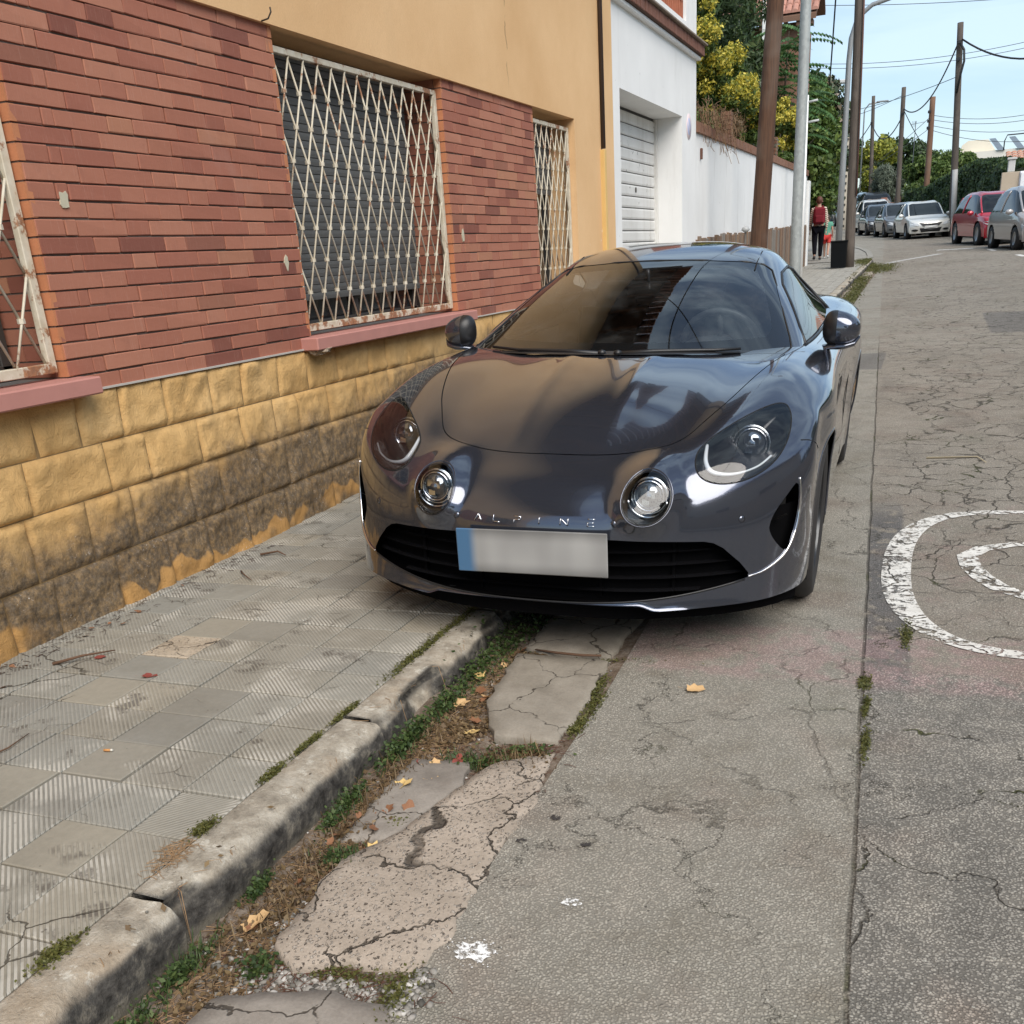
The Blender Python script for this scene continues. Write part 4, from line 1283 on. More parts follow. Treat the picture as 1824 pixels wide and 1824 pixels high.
# inner lining so no light passes through
mb = MB()
for sg in (-1, 1):
    for wy in (.84, 3.26):
        for t0, t1 in zip(np.linspace(-.35, PI + .35, 17)[:-1], np.linspace(-.35, PI + .35, 17)[1:]):
            a = (wy + .37 * math.cos(t0), .30 + .37 * math.sin(t0)); b = (wy + .37 * math.cos(t1), .30 + .37 * math.sin(t1))
            mb.add([(sg * .60, *a), (sg * .872, *a), (sg * .872, *b), (sg * .60, *b)], [(0, 1, 2, 3)])
        mb.box(min(sg * .59, sg * .60), max(sg * .59, sg * .60), wy - .42, wy + .42, .14, .72)
mb.box(-.58, .58, .18, 4.05, .135, .15)
mb.box(-.85, .85, 1.25, 2.85, .13, .17); mb.box(-.64, .64, .26, .46, .165, .20); mb.box(-.36, .36, .04, .27, .185, .21)  # boxes added and widened to deepen the shade beneath the car
mb.box(-.55, .55, .14, .16, .15, .5)
o = mb.build('underbody', M('underbody_black', (.01, .01, .01), .8, var=0), None, fix=False); o.parent = car

# --- grille slats, number plate, lettering, chrome
def onS(x, z, off=0.):
    h = S.ray((x, -1, z), (0, 1, 0))
    return h
def body_y(x, z):
    """depth of the bumper skin, from the reference surface"""
    h = S.bvh.ray_cast(Vector((x, -1, z)), Vector((0, 1, 0)))
    return h[0].y if h[0] is not None else None
mb = MB(); q = []
for x in np.linspace(-.84, .84, 33): q += [(x, body_y(x, .40) + .075, .14), (x, body_y(x, .40) + .075, .50)]
mb.add(q, [(i * 2, i * 2 + 2, i * 2 + 3, i * 2 + 1) for i in range(32)])
o = mb.build('grille_blackout', M('grille_dark'), None, fix=False); o.parent = car  # added black sheet, keeps the lit inside of the body out of sight
mb = MB(); q = []
for x in np.linspace(-.80, .80, 33): q += [(x, body_y(x, .26) + .012, .222), (x * .97, body_y(x, .26) + .30, .16)]
mb.add(q, [(i * 2, i * 2 + 2, i * 2 + 3, i * 2 + 1) for i in range(32)])
o = mb.build('undertray', M('grille_dark'), None, fix=False); o.parent = car
GRILLE = M('grille_bars', (.006, .006, .007), .25, var=0, spec=.3)
def half_w(z):
    xs = [x for x in np.linspace(0, .72, 145) if inside(gpoly, x, z)]
    return max(xs) if xs else 0
for z, big in ((.255, 0), (.300, 0), (.345, 1), (.390, 1)):
    w = half_w(z) - .004; q = []
    for x in np.linspace(-w, w, 41):
        q.append((x, body_y(x, z) + .045, z))
    mb = MB()
    Vv = []
    for x, y, zz in q: Vv += [(x, y - .012, zz), (x, y + .02, zz + .0028), (x, y + .02, zz - .0028)]
    Fv = []
    for i in range(len(q) - 1):
        for k in range(3): Fv.append((i * 3 + k, i * 3 + (k + 1) % 3, i * 3 + 3 + (k + 1) % 3, i * 3 + 3 + k))
    mb.add(Vv, Fv); o = mb.build('grille_slat', GRILLE, None); o.parent = car
for x in (-.46, -.22, .22, .46):
    y = body_y(x, .33) + .062
    mb = MB(); mb.box(x - .005, x + .005, y, y + .02, .225, .44); o = mb.build('grille_rib', M('grille_dark'), None); o.parent = car
# fine edge moulding on the lower lip
gap_line(S, [(x, -1, .222 + .068 * (abs(x) / .70) ** 2.2 - .004) for x in np.linspace(-.69, .69, 41)], (0, 1, 0), 'grille_edge', .004, 0, BLACKP)
def mat_plate():
    n = NT('number_plate_blurred'); p = n.xyz(n.objc())
    blue = n.step(p[0], -.185, -.225)
    f1 = n.mul(n.add(.52, n.mul(n.noise(9., 1, v=n.map(n.objc(), sc=(1, 0, .4))), .75)), 1.)
    c = n.hsv((.31, .31, .305), v=n.mul(f1, n.add(.55, n.mul(n.step(n.m_('ABSOLUTE', p[2]), .085, .03), .6))))
    c = n.mix(blue, c, (.055, .14, .26))
    return n.bsdf(color=c, rough=.35, coat=.3)
py = body_y(0, .44)
PLATE = bpy.data.meshes.new
mb = MB(); mb.cbox(-.266, .266, -.006, .0, -.076, .076, .003)
plate = mb.build('number_plate', mat_plate(), None); plate.parent = car
plate.location = (0.008, -.098, .402); plate.rotation_euler = (0, -.02, 0); plate['label'] = 'blank blurred number plate with a blue left end'
mb = MB(); mb.box(-.20, .20, -.09, -.02, .35, .40); o = mb.build('plate_bracket', BLACKP, None); o.parent = car
# letters A L P I N E as raised strokes
LET = {'A': [[(0, 0), (.5, 1), (1, 0)], [(.55, .30), (.78, .30)]], 'L': [[(0, 1), (0, 0), (.9, 0)]], 'P': [[(0, 0), (0, .45)], [(0, .95), (.8, .95), (.95, .75), (.8, .5), (.1, .5)]],
       'I': [[(.5, 0), (.5, 1)]], 'N': [[(0, 0), (0, 1), (1, 0), (1, 1)]], 'E': [[(.9, 1), (0, 1)], [(.8, .5), (0, .5), (0, 0), (.9, 0)]]}
for ch, xc in zip('ALPINE', (-.196, -.126, -.051, .025, .112, .205)):
    mb = MB(); w = .026 if ch != 'I' else .026; h = .022; z0 = .500
    for st in LET[ch]:
        q = []
        for a, b in zip(st[:-1], st[1:]):
            for t in np.linspace(0, 1, 5):
                x = xc + (a[0] + (b[0] - a[0]) * t - .5) * w; z = z0 + (a[1] + (b[1] - a[1]) * t - .5) * h
                hit = S.bvh.ray_cast(Vector((x, -1, z)), Vector((0, 1, 0)))
                if hit[0] is not None: q.append(hit[0] + Vector((0, -.0015, 0)))
        mb.tube(q, .0021, 5)
    o = mb.build('badge_letter', CHROME, None, fix=False); o.parent = car
# parking sensors
for x, z in ((-.279, .500), (.278, .498), (-.66, .49), (.67, .49)):
    hit = S.bvh.ray_cast(Vector((x, -1, z)), Vector((0, 1, 0))); nn = S.normal(hit[0])
    mb = MB(); mb.lathe([(.0, .0006), (.0095, .0006), (.0105, -.002)], hit[0], 20, nn, cap=False)
    o = mb.build('parking_sensor', PAINT, None, fix=False); o.parent = car
    mb = MB(); t = nn.orthogonal().normalized(); b = nn.cross(t)
    mb.tube([hit[0] + (t * math.cos(a) + b * math.sin(a)) * .0115 for a in np.linspace(0, 2 * PI, 17)], .0009, 4, cap=False)
    o = mb.build('sensor_gap', GAP, None, fix=False); o.parent = car
# chrome blades beside the corner vents
for sg in (-1, 1):
    pts = [(.832, .590), (.838, .54), (.838, .47), (.830, .41), (.812, .355), (.785, .325), (.745, .302), (.70, .292)]
    q = []
    for x, z in smooth_open(pts) if False else pts:
        hit = S.bvh.ray_cast(Vector((sg * x, -1, z)), Vector((0, 1, 0)))
        if hit[0] is not None: q.append(hit[0] + Vector((0, -.004, 0)))
    mb = MB(); 
    qq = catmull(q, 5)
    rr = [.0015 + .0042 * math.sin(PI * min(1, .08 + .9 * i / len(qq))) ** .8 for i in range(len(qq))]
    mb.tube(qq, rr, 6); o = mb.build('chrome_blade', CHROME, None, fix=False); o.parent = car
    mb = MB(); yv = body_y(sg * .79, .45) or .3
    mb.add([(sg * .76, yv + .02, .462), (sg * .80, yv + .0, .485), (sg * .805, yv + .03, .475), (sg * .765, yv + .04, .452)], [(0, 1, 2, 3)])
    o = mb.build('vent_fin', BLACKP, None, fix=False); o.parent = car

# --- lamp interiors
LDARK = M('lamp_housing', (.014, .014, .015), .25, metal=.2, var=0)
LREF = M('lamp_reflector', (.62, .64, .66), .16, metal=1., var=0)
LWHITE = M('lamp_light_guide', (.62, .66, .70), .22, var=0, coat=.6)
LENSM = M('projector_lens', (.22, .24, .26), .04, metal=.85, var=0)
def lamp_unit(c, r, nrm, parent, ring=1.0):
    nrm = Vector(nrm).normalized()
    mb = MB(); mb.lathe([(r * 1.20, .0), (r * 1.24, -.003), (r * 1.29, .001), (r * 1.31, -.02)], c, 28, nrm, cap=False); o = mb.build('projector_ring', LREF, None, fix=False); o.parent = parent
    mb = MB(); mb.lathe([(r * 1.10, -.01), (r * 1.10, .006), (r * 1.0, .010), (r * .96, .0)], c, 28, nrm, cap=False); o = mb.build('projector_bezel', CHROME, None, fix=False); o.parent = parent
    mb = MB(); mb.lathe([(r * .98, -.004), (r * .90, .006), (r * .7, .016), (r * .42, .023), (r * .15, .026), (.0005, .0265)], c, 28, nrm, cap=False); o = mb.build('projector_lens', LENSM, None, fix=False); o.parent = parent
    mb = MB()
    u = nrm.orthogonal().normalized(); w = nrm.cross(u)
    t = Vector((1, 0, 0)); t = (t - nrm * t.dot(nrm)).normalized(); up = nrm.cross(t); up = up if up.z > 0 else -up
    c = Vector(c)
    for (a0, b0, a1, b1) in ((-.5, .05, -.06, .55), (.06, -.1, .5, .45), (-.4, -.6, .1, -.2)):
        q = [c + (t * a0 + up * b0) * r + nrm * .0245, c + (t * a1 + up * b0) * r + nrm * .0245, c + (t * a1 + up * b1) * r + nrm * .0245, c + (t * a0 + up * b1) * r + nrm * .0245]
        mb.add(q, [(0, 1, 2, 3)])
    o = mb.build('lens_block', LREF, None, fix=False); o.parent = parent
def shell_from(panel, poly, ax_d, depth, shrink, name, m, parent, cyz):
    """dark bucket behind a lamp cover: rim on the skin, floor pushed in"""
    q = []
    for x, z in poly:
        h = panel.bvh.ray_cast(Vector((x, -1, z)), Vector((0, 1, 0)))
        if h[0] is not None: q.append(h[0] - panel.normal(h[0]) * .004)
    c = sum(q, Vector()) / len(q); n = len(q)
    rings = []
    for t, s in ((0, 1.0), (.5, .97), (1, shrink)):
        rings.append([c + (p - c) * s + Vector(ax_d) * depth * t for p in q])
    V = [v for r in rings for v in r] + [c + Vector(ax_d) * depth * 1.02]
    F = []
    for r in range(2):
        for i in range(n): F.append((r * n + i, r * n + (i + 1) % n, (r + 1) * n + (i + 1) % n, (r + 1) * n + i))
    for i in range(n): F.append((2 * n + i, 2 * n + (i + 1) % n, 3 * n))
    mb = MB(); mb.add(V, F, True); o = mb.build(name, m, None, fix=False); o.parent = parent
    return c
for sg in (-1, 1):
    hl = HLC[sg]
    shell_from(S, [(sg * x, z) for x, z in HL], (-.12 * sg, .92, -.35), .10, .80, 'lamp_housing', LDARK, hl, None)
    lamp_unit((sg * .655, .375 + .032, .680), .050, (sg * .10, -1, .16), hl)
    # daytime running light: curved bar along the lower inner edge
    U = [(.528, .705), (.535, .665), (.556, .637), (.60, .625), (.65, .626), (.70, .640), (.735, .665)]
    q = []
    for x, z in U:
        h = S.bvh.ray_cast(Vector((sg * x, -1, z)), Vector((0, 1, 0)))
        q.append(h[0] + Vector((0, .028, 0)))
    qq = catmull(q, 6)
    rr = [.0035 + .006 * max(0, 1 - abs(i / len(qq) - .28) / .42) for i in range(len(qq))]
    mb = MB(); mb.tube(qq, rr, 8); o = mb.build('running_light', LWHITE, None, fix=False); o.parent = hl
    mb = MB(); pts = [Vector((sg * (.660 + .088 * math.cos(a)), .42 + .0, .680 + .082 * math.sin(a))) for a in np.linspace(PI * .75, PI * 1.9, 20)]
    mb.tube(pts, .0045, 6); o = mb.build('inner_ring', LREF, None, fix=False); o.parent = hl
    rl = RL[sg]
    circ = [(sg * .377 + .0755 * math.cos(a), .576 + .0755 * math.sin(a)) for a in np.linspace(0, 2 * PI, 33)[:-1]]
    c = shell_from(S, circ, (0, 1, -.1), .06, .9, 'lamp_housing', LDARK, rl, None)
    yl = body_y(sg * .377, .50) 
    lamp_unit((sg * .380, c.y + .022, .579), .047, (0, -1, .12), rl)
    mb = MB(); pts = [Vector((sg * (.377), c.y + .008, .576)) + Vector((.066 * math.cos(a), 0, .066 * math.sin(a))) for a in np.linspace(PI * 1.05, PI * 1.95, 20)]
    mb.tube(pts, .0045, 6); o = mb.build('inner_ring', LREF, None, fix=False); o.parent = rl
    q = []
    for a in np.linspace(0, 2 * PI, 49):
        h = S.bvh.ray_cast(Vector((sg * .377 + .0765 * math.cos(a), -1, .576 + .0765 * math.sin(a))), Vector((0, 1, 0)))
        q.append(h[0] + Vector((0, -.001, 0)))
    mb = MB(); mb.tube(q, .0028, 6, cap=False); o = mb.build('lamp_rim', GLOSSK, None, fix=False); o.parent = rl
    q = []
    for a in np.linspace(0, 2 * PI, 49):
        h = S.bvh.ray_cast(Vector((sg * .377 + .082 * math.cos(a), -1, .576 + .082 * math.sin(a))), Vector((0, 1, 0)))
        q.append(h[0])
    mb = MB(); mb.tube(q, .0030, 6, cap=False); o = mb.build('lamp_surround', PAINT, None, fix=False); o.parent = rl

# ---------------------------------------------------------------- glasshouse
GR_ = [  # rows front -> back; columns centre -> beltline
 [(0,1.060,.870),(.30,1.085,.872),(.56,1.150,.872),(.722,1.235,.872),(.740,1.275,.866),(.752,1.315,.860)],
 [(0,1.300,.985),(.28,1.325,.983),(.51,1.385,.974),(.672,1.465,.958),(.728,1.50,.912),(.764,1.53,.865)],
 [(0,1.560,1.096),(.26,1.580,1.093),(.46,1.635,1.080),(.607,1.71,1.056),(.706,1.74,.962),(.772,1.77,.870)],
 [(0,1.800,1.182),(.24,1.820,1.178),(.42,1.865,1.162),(.552,1.93,1.128),(.682,1.96,1.000),(.776,1.98,.875)],
 [(0,2.060,1.250),(.24,2.070,1.246),(.41,2.100,1.226),(.532,2.14,1.176),(.666,2.17,1.022),(.778,2.19,.880)],
 [(0,2.350,1.284),(.24,2.350,1.278),(.41,2.370,1.250),(.525,2.40,1.196),(.658,2.42,1.030),(.778,2.44,.885)],
 [(0,2.700,1.262),(.24,2.700,1.254),(.395,2.710,1.212),(.505,2.73,1.150),(.645,2.75,1.025),(.775,2.78,.892)],
 [(0,3.050,1.175),(.23,3.050,1.165),(.38,3.050,1.132),(.495,3.06,1.070),(.635,3.08,.985),(.770,3.12,.900)],
 [(0,3.400,1.070),(.22,3.400,1.060),(.37,3.400,1.030),(.50,3.40,.985),(.63,3.40,.945),(.76,3.42,.895)],
 [(0,3.750,.950),(.22,3.750,.945),(.38,3.740,.930),(.52,3.72,.91),(.64,3.70,.89),(.74,3.68,.87)],
]
P = [p for r in GR_ for p in r]; nc = 6
Fq = [(r * nc + c, r * nc + c + 1, (r + 1) * nc + c + 1, (r + 1) * nc + c) for r in range(len(GR_) - 1) for c in range(nc - 1)]
V, Fq2 = mirror_cage(P, Fq)
V = cc_interp(V, Fq2, it=4, damp=.8)
V, FF = subdiv(V, Fq2, 4)
G = Panel(V, FF)
# windscreen: outline given in front view
WS = [(-.700,.883),(-.676,.93),(-.628,1.005),(-.588,1.065),(-.548,1.125),(-.522,1.160),(-.48,1.186),(-.40,1.202),(-.2,1.216),(0,1.220)]
WS = WS + [(-x, z) for x, z in WS[::-1] if x < 0] + [(.70, .80), (-.70, .80)]
ws_flt = lambda c, n: c.y < 2.1
wsp = hull2(WS)
f = G.cut(wsp, (0, 2), ws_flt)
inn = hull2([(-.60,.955),(-.570,.930),(.570,.930),(.60,.955),(.585,.99),(.545,1.06),(.50,1.125),(.465,1.160),(.42,1.176),(.2,1.190),(-.2,1.190),(-.42,1.176),(-.465,1.160),(-.50,1.125),(-.545,1.06),(-.585,.99)])
inn = smooth_poly(inn, 1)
g_in = G.cut(inn, (0, 2), ws_flt)
sset = set(g_in)
frit = [x for x in G.bm.faces if x not in sset and x.calc_center_median().y < 2.1 and inside(wsp, x.calc_center_median().x, x.calc_center_median().z)]
ws = G.take(g_in, 'windscreen', WGLASS, car, -.002)
o = G.take(frit, 'windscreen_border', M('black_frit', (.006, .0065, .007), .03, var=0, coat=.5), car, -.002)
# side windows
for sg in (-1, 1):
    SW = hull2([(1.44, .893), (1.54, .955), (1.72, 1.03), (1.90, 1.10), (2.08, 1.145), (2.3, 1.160), (2.55, 1.135), (2.72, 1.085), (2.80, 1.02), (2.78, .93), (2.7, .905)])
    f = G.cut(SW, (1, 2), lambda c, n, sg=sg: c.x * sg > .45)
    G.take(f, 'side_window', SGLASS, car, -.004)
    gap_line(G, [(sg * 2, y, z) for y, z in SW + SW[:1]], (-sg, 0, 0), 'window_seal', .007, 0, BLACKP)
    gap_line(G, [(sg * 2, y, .893 + .012 * (y - 1.44) / 1.3) for y in np.linspace(1.40, 2.75, 30)], (-sg, 0, 0), 'window_trim', .006, .006, BLACKP)
    # roof joint
    q = [(sg * x, y, 3) for x, y in [(.452, 1.905), (.448, 2.0), (.446, 2.2), (.445, 2.5), (.44, 2.8), (.43, 3.0)]]
    gap_line(G, q, (0, 0, -1), 'roof_joint', .0035, 0, GAP)
RWp = hull2([(-.36, 2.86), (-.30, 2.82), (.30, 2.82), (.36, 2.86), (.40, 3.45), (-.40, 3.45)])
f = G.cut(RWp, (0, 1), lambda c, n: c.z > .9)
G.take(f, 'rear_window', SGLASS if False else glass_mat('rear_glass', (.85, .9, .9), .02, .02), car, -.002)
roof = G.finish('roof', PAINT, car)
edge_pts = [(x, -1, z) for x, z in [p for p in wsp if p[1] > .86]]
gap_line(G, [p for p in sorted(edge_pts, key=lambda p: math.atan2(p[0], p[2] - .9))], (0, 1, 0), 'windscreen_seal', .004, -.001, BLACKP)

# --- cabin
mb = MB(); mb.cbox(-.66, .66, 1.16, 1.62, .60, .868, .03); mb.cbox(-.64, .64, 1.10, 1.45, .80, .885, .02)
o = mb.build('dashboard', M('dash_black', (.05, .052, .056), .75, var=.2, sc=14, bump=.1), None); o.parent = car
mb = MB(); mb.lathe([(.001, .07), (.08, .055), (.15, .02), (.16, 0)], (.33, 1.50, .855), 24, (0, .2, 1)); o = mb.build('instrument_hood', M('dash_black'), None); o.parent = car; o.scale = (1, .7, 1); o.location = (0, .45, 0)
mb = MB(); c = Vector((.33, 1.78, .84)); ax = Vector((0, .9, .35)).normalized(); u = Vector((1, 0, 0)); w = ax.cross(u)
mb.tube([c + (u * math.cos(a) + w * math.sin(a)) * .178 for a in np.linspace(0, 2 * PI, 37)], .016, 8, cap=False)
for a in (0, PI, PI * 1.5): mb.tube([c, c + (u * math.cos(a) + w * math.sin(a)) * .17], .014, 6)
mb.lathe([(.06, .02), (.06, -.02)], c, 18, ax)
o = mb.build('steering_wheel', M('wheel_leather', (.12, .12, .125), .4, var=0), None); o.parent = car
for sg in (-1, 1):
    mb = MB()
    for (w0, w1, y0, y1, z0, z1) in ((.23, .19, 2.30, 2.42, .45, .98), (.12, .10, 2.42, 2.50, .96, 1.10)):
        V = []
        for t in np.linspace(0, 1, 9):
            ww = w0 + (w1 - w0) * t; bul = .05 * math.sin(PI * t)
            yy = y0 + (y1 - y0) * t; zz = z0 + (z1 - z0) * t
            for k in range(12):
                a = 2 * PI * k / 12; V.append((sg * .34 + ww * math.cos(a) * (1 if abs(math.cos(a)) < .9 else .96), yy + (.055 + bul * .3) * math.sin(a), zz))
        F = [(i * 12 + k, i * 12 + (k + 1) % 12, (i + 1) * 12 + (k + 1) % 12, (i + 1) * 12 + k) for i in range(8) for k in range(12)]
        F.append(tuple(range(96, 108)))
        mb.add(V, F, True)
    mb.cbox(sg * .34 - .23, sg * .34 + .23, 1.9, 2.4, .35, .50, .04)
    o = mb.build('seat', M('seat_black', (.07, .07, .075), .65, var=.2, sc=10), None); o.parent = car
mb = MB(); mb.box(-.60, .60, 2.62, 2.66, .2, .95); mb.box(-.8, .8, 1.2, 2.7, .17, .2)
for sg in (-1, 1): mb.box(min(sg * .74, sg * .76), max(sg * .74, sg * .76), 1.25, 2.7, .2, .86)
o = mb.build('cabin_trim', M('cabin_dark', (.02, .02, .021), .8, var=0), None); o.parent = car
mb = MB(); mb.cbox(-.10, .10, 1.70, 1.72, 1.08, 1.14, .006); mb.tube([(0, 1.71, 1.14), (0, 1.69, 1.19)], .008, 6); o = mb.build('rear_view_mirror', BLACKP, None); o.parent = car
# wipers and cowl
mb = MB()
q = []
for x in np.linspace(-.68, .68, 33):
    q.append((x, 1.06 + .26 * (abs(x) / .72) ** 2.1, .903 - .015 * (abs(x) / .7) ** 2))
Vv = []
for x, y, z in q: Vv += [(x, y - .035, z - .002), (x, y + .035, z + .004)]
mb.add(Vv, [(i * 2, i * 2 + 2, i * 2 + 3, i * 2 + 1) for i in range(len(q) - 1)])
o = mb.build('cowl', BLACKP, None, fix=False); o.parent = car
def wiper(x0, y0, pts):
    mb = MB(); mb.tube(pts, [.012, .010, .007, .006][:len(pts)], 6); mb.lathe([(.0, .018), (.016, .012), (.018, 0)], pts[0], 12, (0, 0, 1)); o = mb.build('wiper', BLACKP, None, fix=False); o.parent = car
wiper(0, 0, [(-.05, 1.055, .900), (-.22, 1.10, .906), (-.45, 1.16, .905), (-.60, 1.24, .908)])
wiper(0, 0, [(.02, 1.045, .900), (.16, 1.085, .907), (.40, 1.135, .906), (.50, 1.18, .906)])

# --- door mirrors
def mirror_shell(sg):
    root = bpy.data.objects.new('door_mirror', None); COL.objects.link(root); root.parent = car
    root.location = (sg * .872, 1.535, .945); root.scale = (.80, .95, .95)
    def blob(cx0, sx, sy, sz, m, name, loc=(0, 0, 0), cutb=None, flat=None):
        bm = bmesh.new(); bmesh.ops.create_uvsphere(bm, u_segments=28, v_segments=18, radius=1)
        for v in bm.verts:
            x, y, z = v.co
            x = math.copysign(abs(x) ** .8, x); z = math.copysign(abs(z) ** .82, z)
            zz = z * sz * (1 - .28 * (x * sg) * (1 if z > 0 else .3))          # top slopes outwards
            if y > 0: y *= .62
            v.co = Vector((x * sx, y * sy, zz))
        if cutb: bmesh.ops.bisect_plane(bm, geom=bm.verts[:] + bm.edges[:] + bm.faces[:], plane_co=cutb[0], plane_no=cutb[1], clear_outer=True)
        me = bpy.data.meshes.new(name); bm.to_mesh(me); bm.free()
        me.polygons.foreach_set('use_smooth', np.ones(len(me.polygons), dtype=bool)); me.materials.append(m)
        o = bpy.data.objects.new(name, me); COL.objects.link(o); o.parent = root; o.location = loc; return o
    # painted cap (outer two thirds) and black inner/front third
    blob(0, .098, .072, .075, PAINT, 'mirror_cap', (0, 0, 0), ((sg * -.022, 0, 0), (-sg, 0, 0)))
    blob(0, .0965, .070, .074, BLACKP, 'mirror_housing', (0, .001, 0), ((sg * -.020, 0, 0), (sg, 0, 0)))
    mb = MB(); mb.lathe([(.001, .0), (.065, 0)], (0, .045, 0), 20, (0, 1, .05), cap=False); o = mb.build('mirror_glass', CHROME, None, fix=False); o.parent = root
    mb = MB(); q = [(sg * -.150, .03, -.085), (sg * -.105, .010, -.088), (sg * -.05, .0, -.075), (sg * .02, -.01, -.072), (sg * .075, -.005, -.060), (sg * .098, .01, -.035)]
    Vv = []; wd = [.045, .045, .05, .052, .045, .02]; th = [.016, .016, .014, .016, .015, .008]
    for (x, y, z), w_, t_ in zip(q, wd, th):
        for k in range(10):
            a = 2 * PI * k / 10; Vv.append((x, y + w_ * math.cos(a), z + t_ * math.sin(a)))
    mb.add(Vv, [(i * 10 + k, i * 10 + (k + 1) % 10, (i + 1) * 10 + (k + 1) % 10, (i + 1) * 10 + k) for i in range(5) for k in range(10)], True)
    o = mb.build('mirror_arm', PAINT, None); o.parent = root
for sg in (-1, 1): mirror_shell(sg)

# --- wheels
def wheel_at(sg, wy, parent, wx=.782, R=.314, W=.21, steer=0.):
    root = bpy.data.objects.new('wheel', None); COL.objects.link(root); root.parent = parent; root.location = (sg * wx, wy, R - .002); root.rotation_euler = (0, 0, steer)
    h = W / 2
    prof = [(R - .085, -h + .012), (R - .06, -h), (R - .022, -h + .004), (R - .005, -h + .022), (R, -h + .045)]
    for k in range(3):
        a = -h + .055 + k * .04
        prof += [(R, a), (R - .008, a + .002), (R - .008, a + .008), (R, a + .010)]
    prof += [(R, h - .045), (R - .005, h - .022), (R - .022, h - .004), (R - .06, h), (R - .085, h - .012)]
    mb = MB(); mb.lathe(prof, (0, 0, 0), 56, (sg, 0, 0), cap=False, smooth=True); o = mb.build('tyre', RUBBER, None, fix=False); o.parent = root
    mb = MB(); mb.lathe([(R - .085, h - .012), (R - .09, h - .03), (R - .11, h - .10), (R - .10, -h + .02)], (0, 0, 0), 48, (sg, 0, 0), cap=False)
    mb.lathe([(.001, h - .035), (.045, h - .03), (.06, h - .05)], (0, 0, 0), 24, (sg, 0, 0), cap=False)
    for k in range(10):
        a = 2 * PI * k / 10; c, s_ = math.cos(a), math.sin(a); c2, s2 = math.cos(a + .13), math.sin(a + .13); c3, s3 = math.cos(a - .13), math.sin(a - .13)
        x0 = sg * (h - .04); x1 = sg * (h - .02); r0 = .045; r1 = R - .09
        mb.add([(x0, c3 * r0, s3 * r0), (x0, c2 * r0, s2 * r0), (x1, math.cos(a + .07) * r1, math.sin(a + .07) * r1), (x1, math.cos(a - .07) * r1, math.sin(a - .07) * r1),
                (x0 - sg * .02, c3 * r0, s3 * r0), (x0 - sg * .02, c2 * r0, s2 * r0), (x1 - sg * .03, math.cos(a + .07) * r1, math.sin(a + .07) * r1), (x1 - sg * .03, math.cos(a - .07) * r1, math.sin(a - .07) * r1)],
               [(0, 1, 2, 3), (0, 3, 7, 4), (1, 5, 6, 2)])
    o = mb.build('rim', WHEELM, None, fix=False); o.parent = root
    mb = MB(); mb.lathe([(.165, h - .12), (.165, h - .09), (.05, h - .09)], (0, 0, 0), 40, (sg, 0, 0)); o = mb.build('brake_disc', SATIN, None, fix=False); o.parent = root
    return root
for sg in (-1, 1):
    wheel_at(sg, .84, car); wheel_at(sg, 3.26, car)
# ================================================================ WHITE HOUSE WITH THE GARAGE
def mat_white(nm, streak=.25, base=(.80, .80, .785)):
    n = NT(nm); P = n.xyz()
    c = n.ramp(n.noise(1.4, 5), [(.35, tuple(x * .93 for x in base)), (.65, base)])
    st = n.noise(5., 5, .6, v=n.map(sc=(1, 1.6, .22)))
    c = n.mix(n.mul(n.step(st, .56, .78), streak), c, (.45, .44, .41))
    c = n.mix(n.mul(n.step(n.noise(17., 4, .6), .70, .74), .5), c, (.33, .31, .29))
    return n.bsdf(color=c, rough=.85, spec=.25, normal=n.bump(n.add(n.noise(9., 4), n.mul(n.noise(70., 4), .4)), .25, .01))
WHITE = mat_white('white_render')
WX = -3.085
wh = thing('white_house', 'white rendered house with a white ribbed garage door and a brick cornice', 'house', (-3.1, 13.2, .2))
mb = MB()
mb.box(-3.46, WX, 11.085, 11.40, 0, 3.62); mb.box(-3.46, WX, 14.41, 15.30, 0, 3.62); mb.box(-3.46, WX, 11.40, 14.41, 2.885, 3.62)
mb.box(-3.40, WX, 11.085, 12.5, 3.80, 4.92); mb.box(-3.40, WX, 14.66, 15.30, 3.80, 4.95); mb.box(-3.40, WX, 12.5, 14.66, 3.80, 3.955)
mb.build('wall', WHITE, wh)
mb = MB(); mb.box(-9.5, -3.46, 11.085, 15.29, -.2, 3.62); mb.box(-9.5, -3.46, 11.085, 15.28, 3.62, 3.78); mb.box(-9.5, -7.5, 11.085, 15.28, 3.78, 6.2); mb.build('wall_core', M('inner_white', (.55, .55, .53), .9), wh)
mb = MB(); mb.cbox(-3.4, -3.03, 11.08, 15.35, 3.61, 3.655, .01); mb.build('cornice', WHITE, wh)
CB = M('cornice_brick', (.17, .075, .05), .85, var=.35, sc=20, bump=.4)
mb = MB(); mb.box(-3.40, -3.005, 11.085, 15.365, 3.655, 3.775); mb.build('cornice_mortar', M('cornice_joint', (.10, .06, .045), .95), wh)
y = 11.09
me = bpy.data.meshes.new('cornice_brick'); t = MB(); t.cbox(-.035, 0, -.0225, .0225, -.056, .056, .003); me.from_pydata([tuple(v) for v in t.v], [], t.f); me.materials.append(CB)
while y < 15.36:
    o = bpy.data.objects.new('cornice_brick', me); o.location = (-2.987 + random.uniform(-.004, .003), y + .026, 3.715); link(o, wh); y += .053
mb = MB(); mb.cbox(-3.42, -2.95, 11.082, 15.41, 3.775, 3.80, .006); mb.build('cornice_cap', M('cap_dark_clay', (.24, .19, .15), .9, var=.4, sc=12, bump=.5), wh)
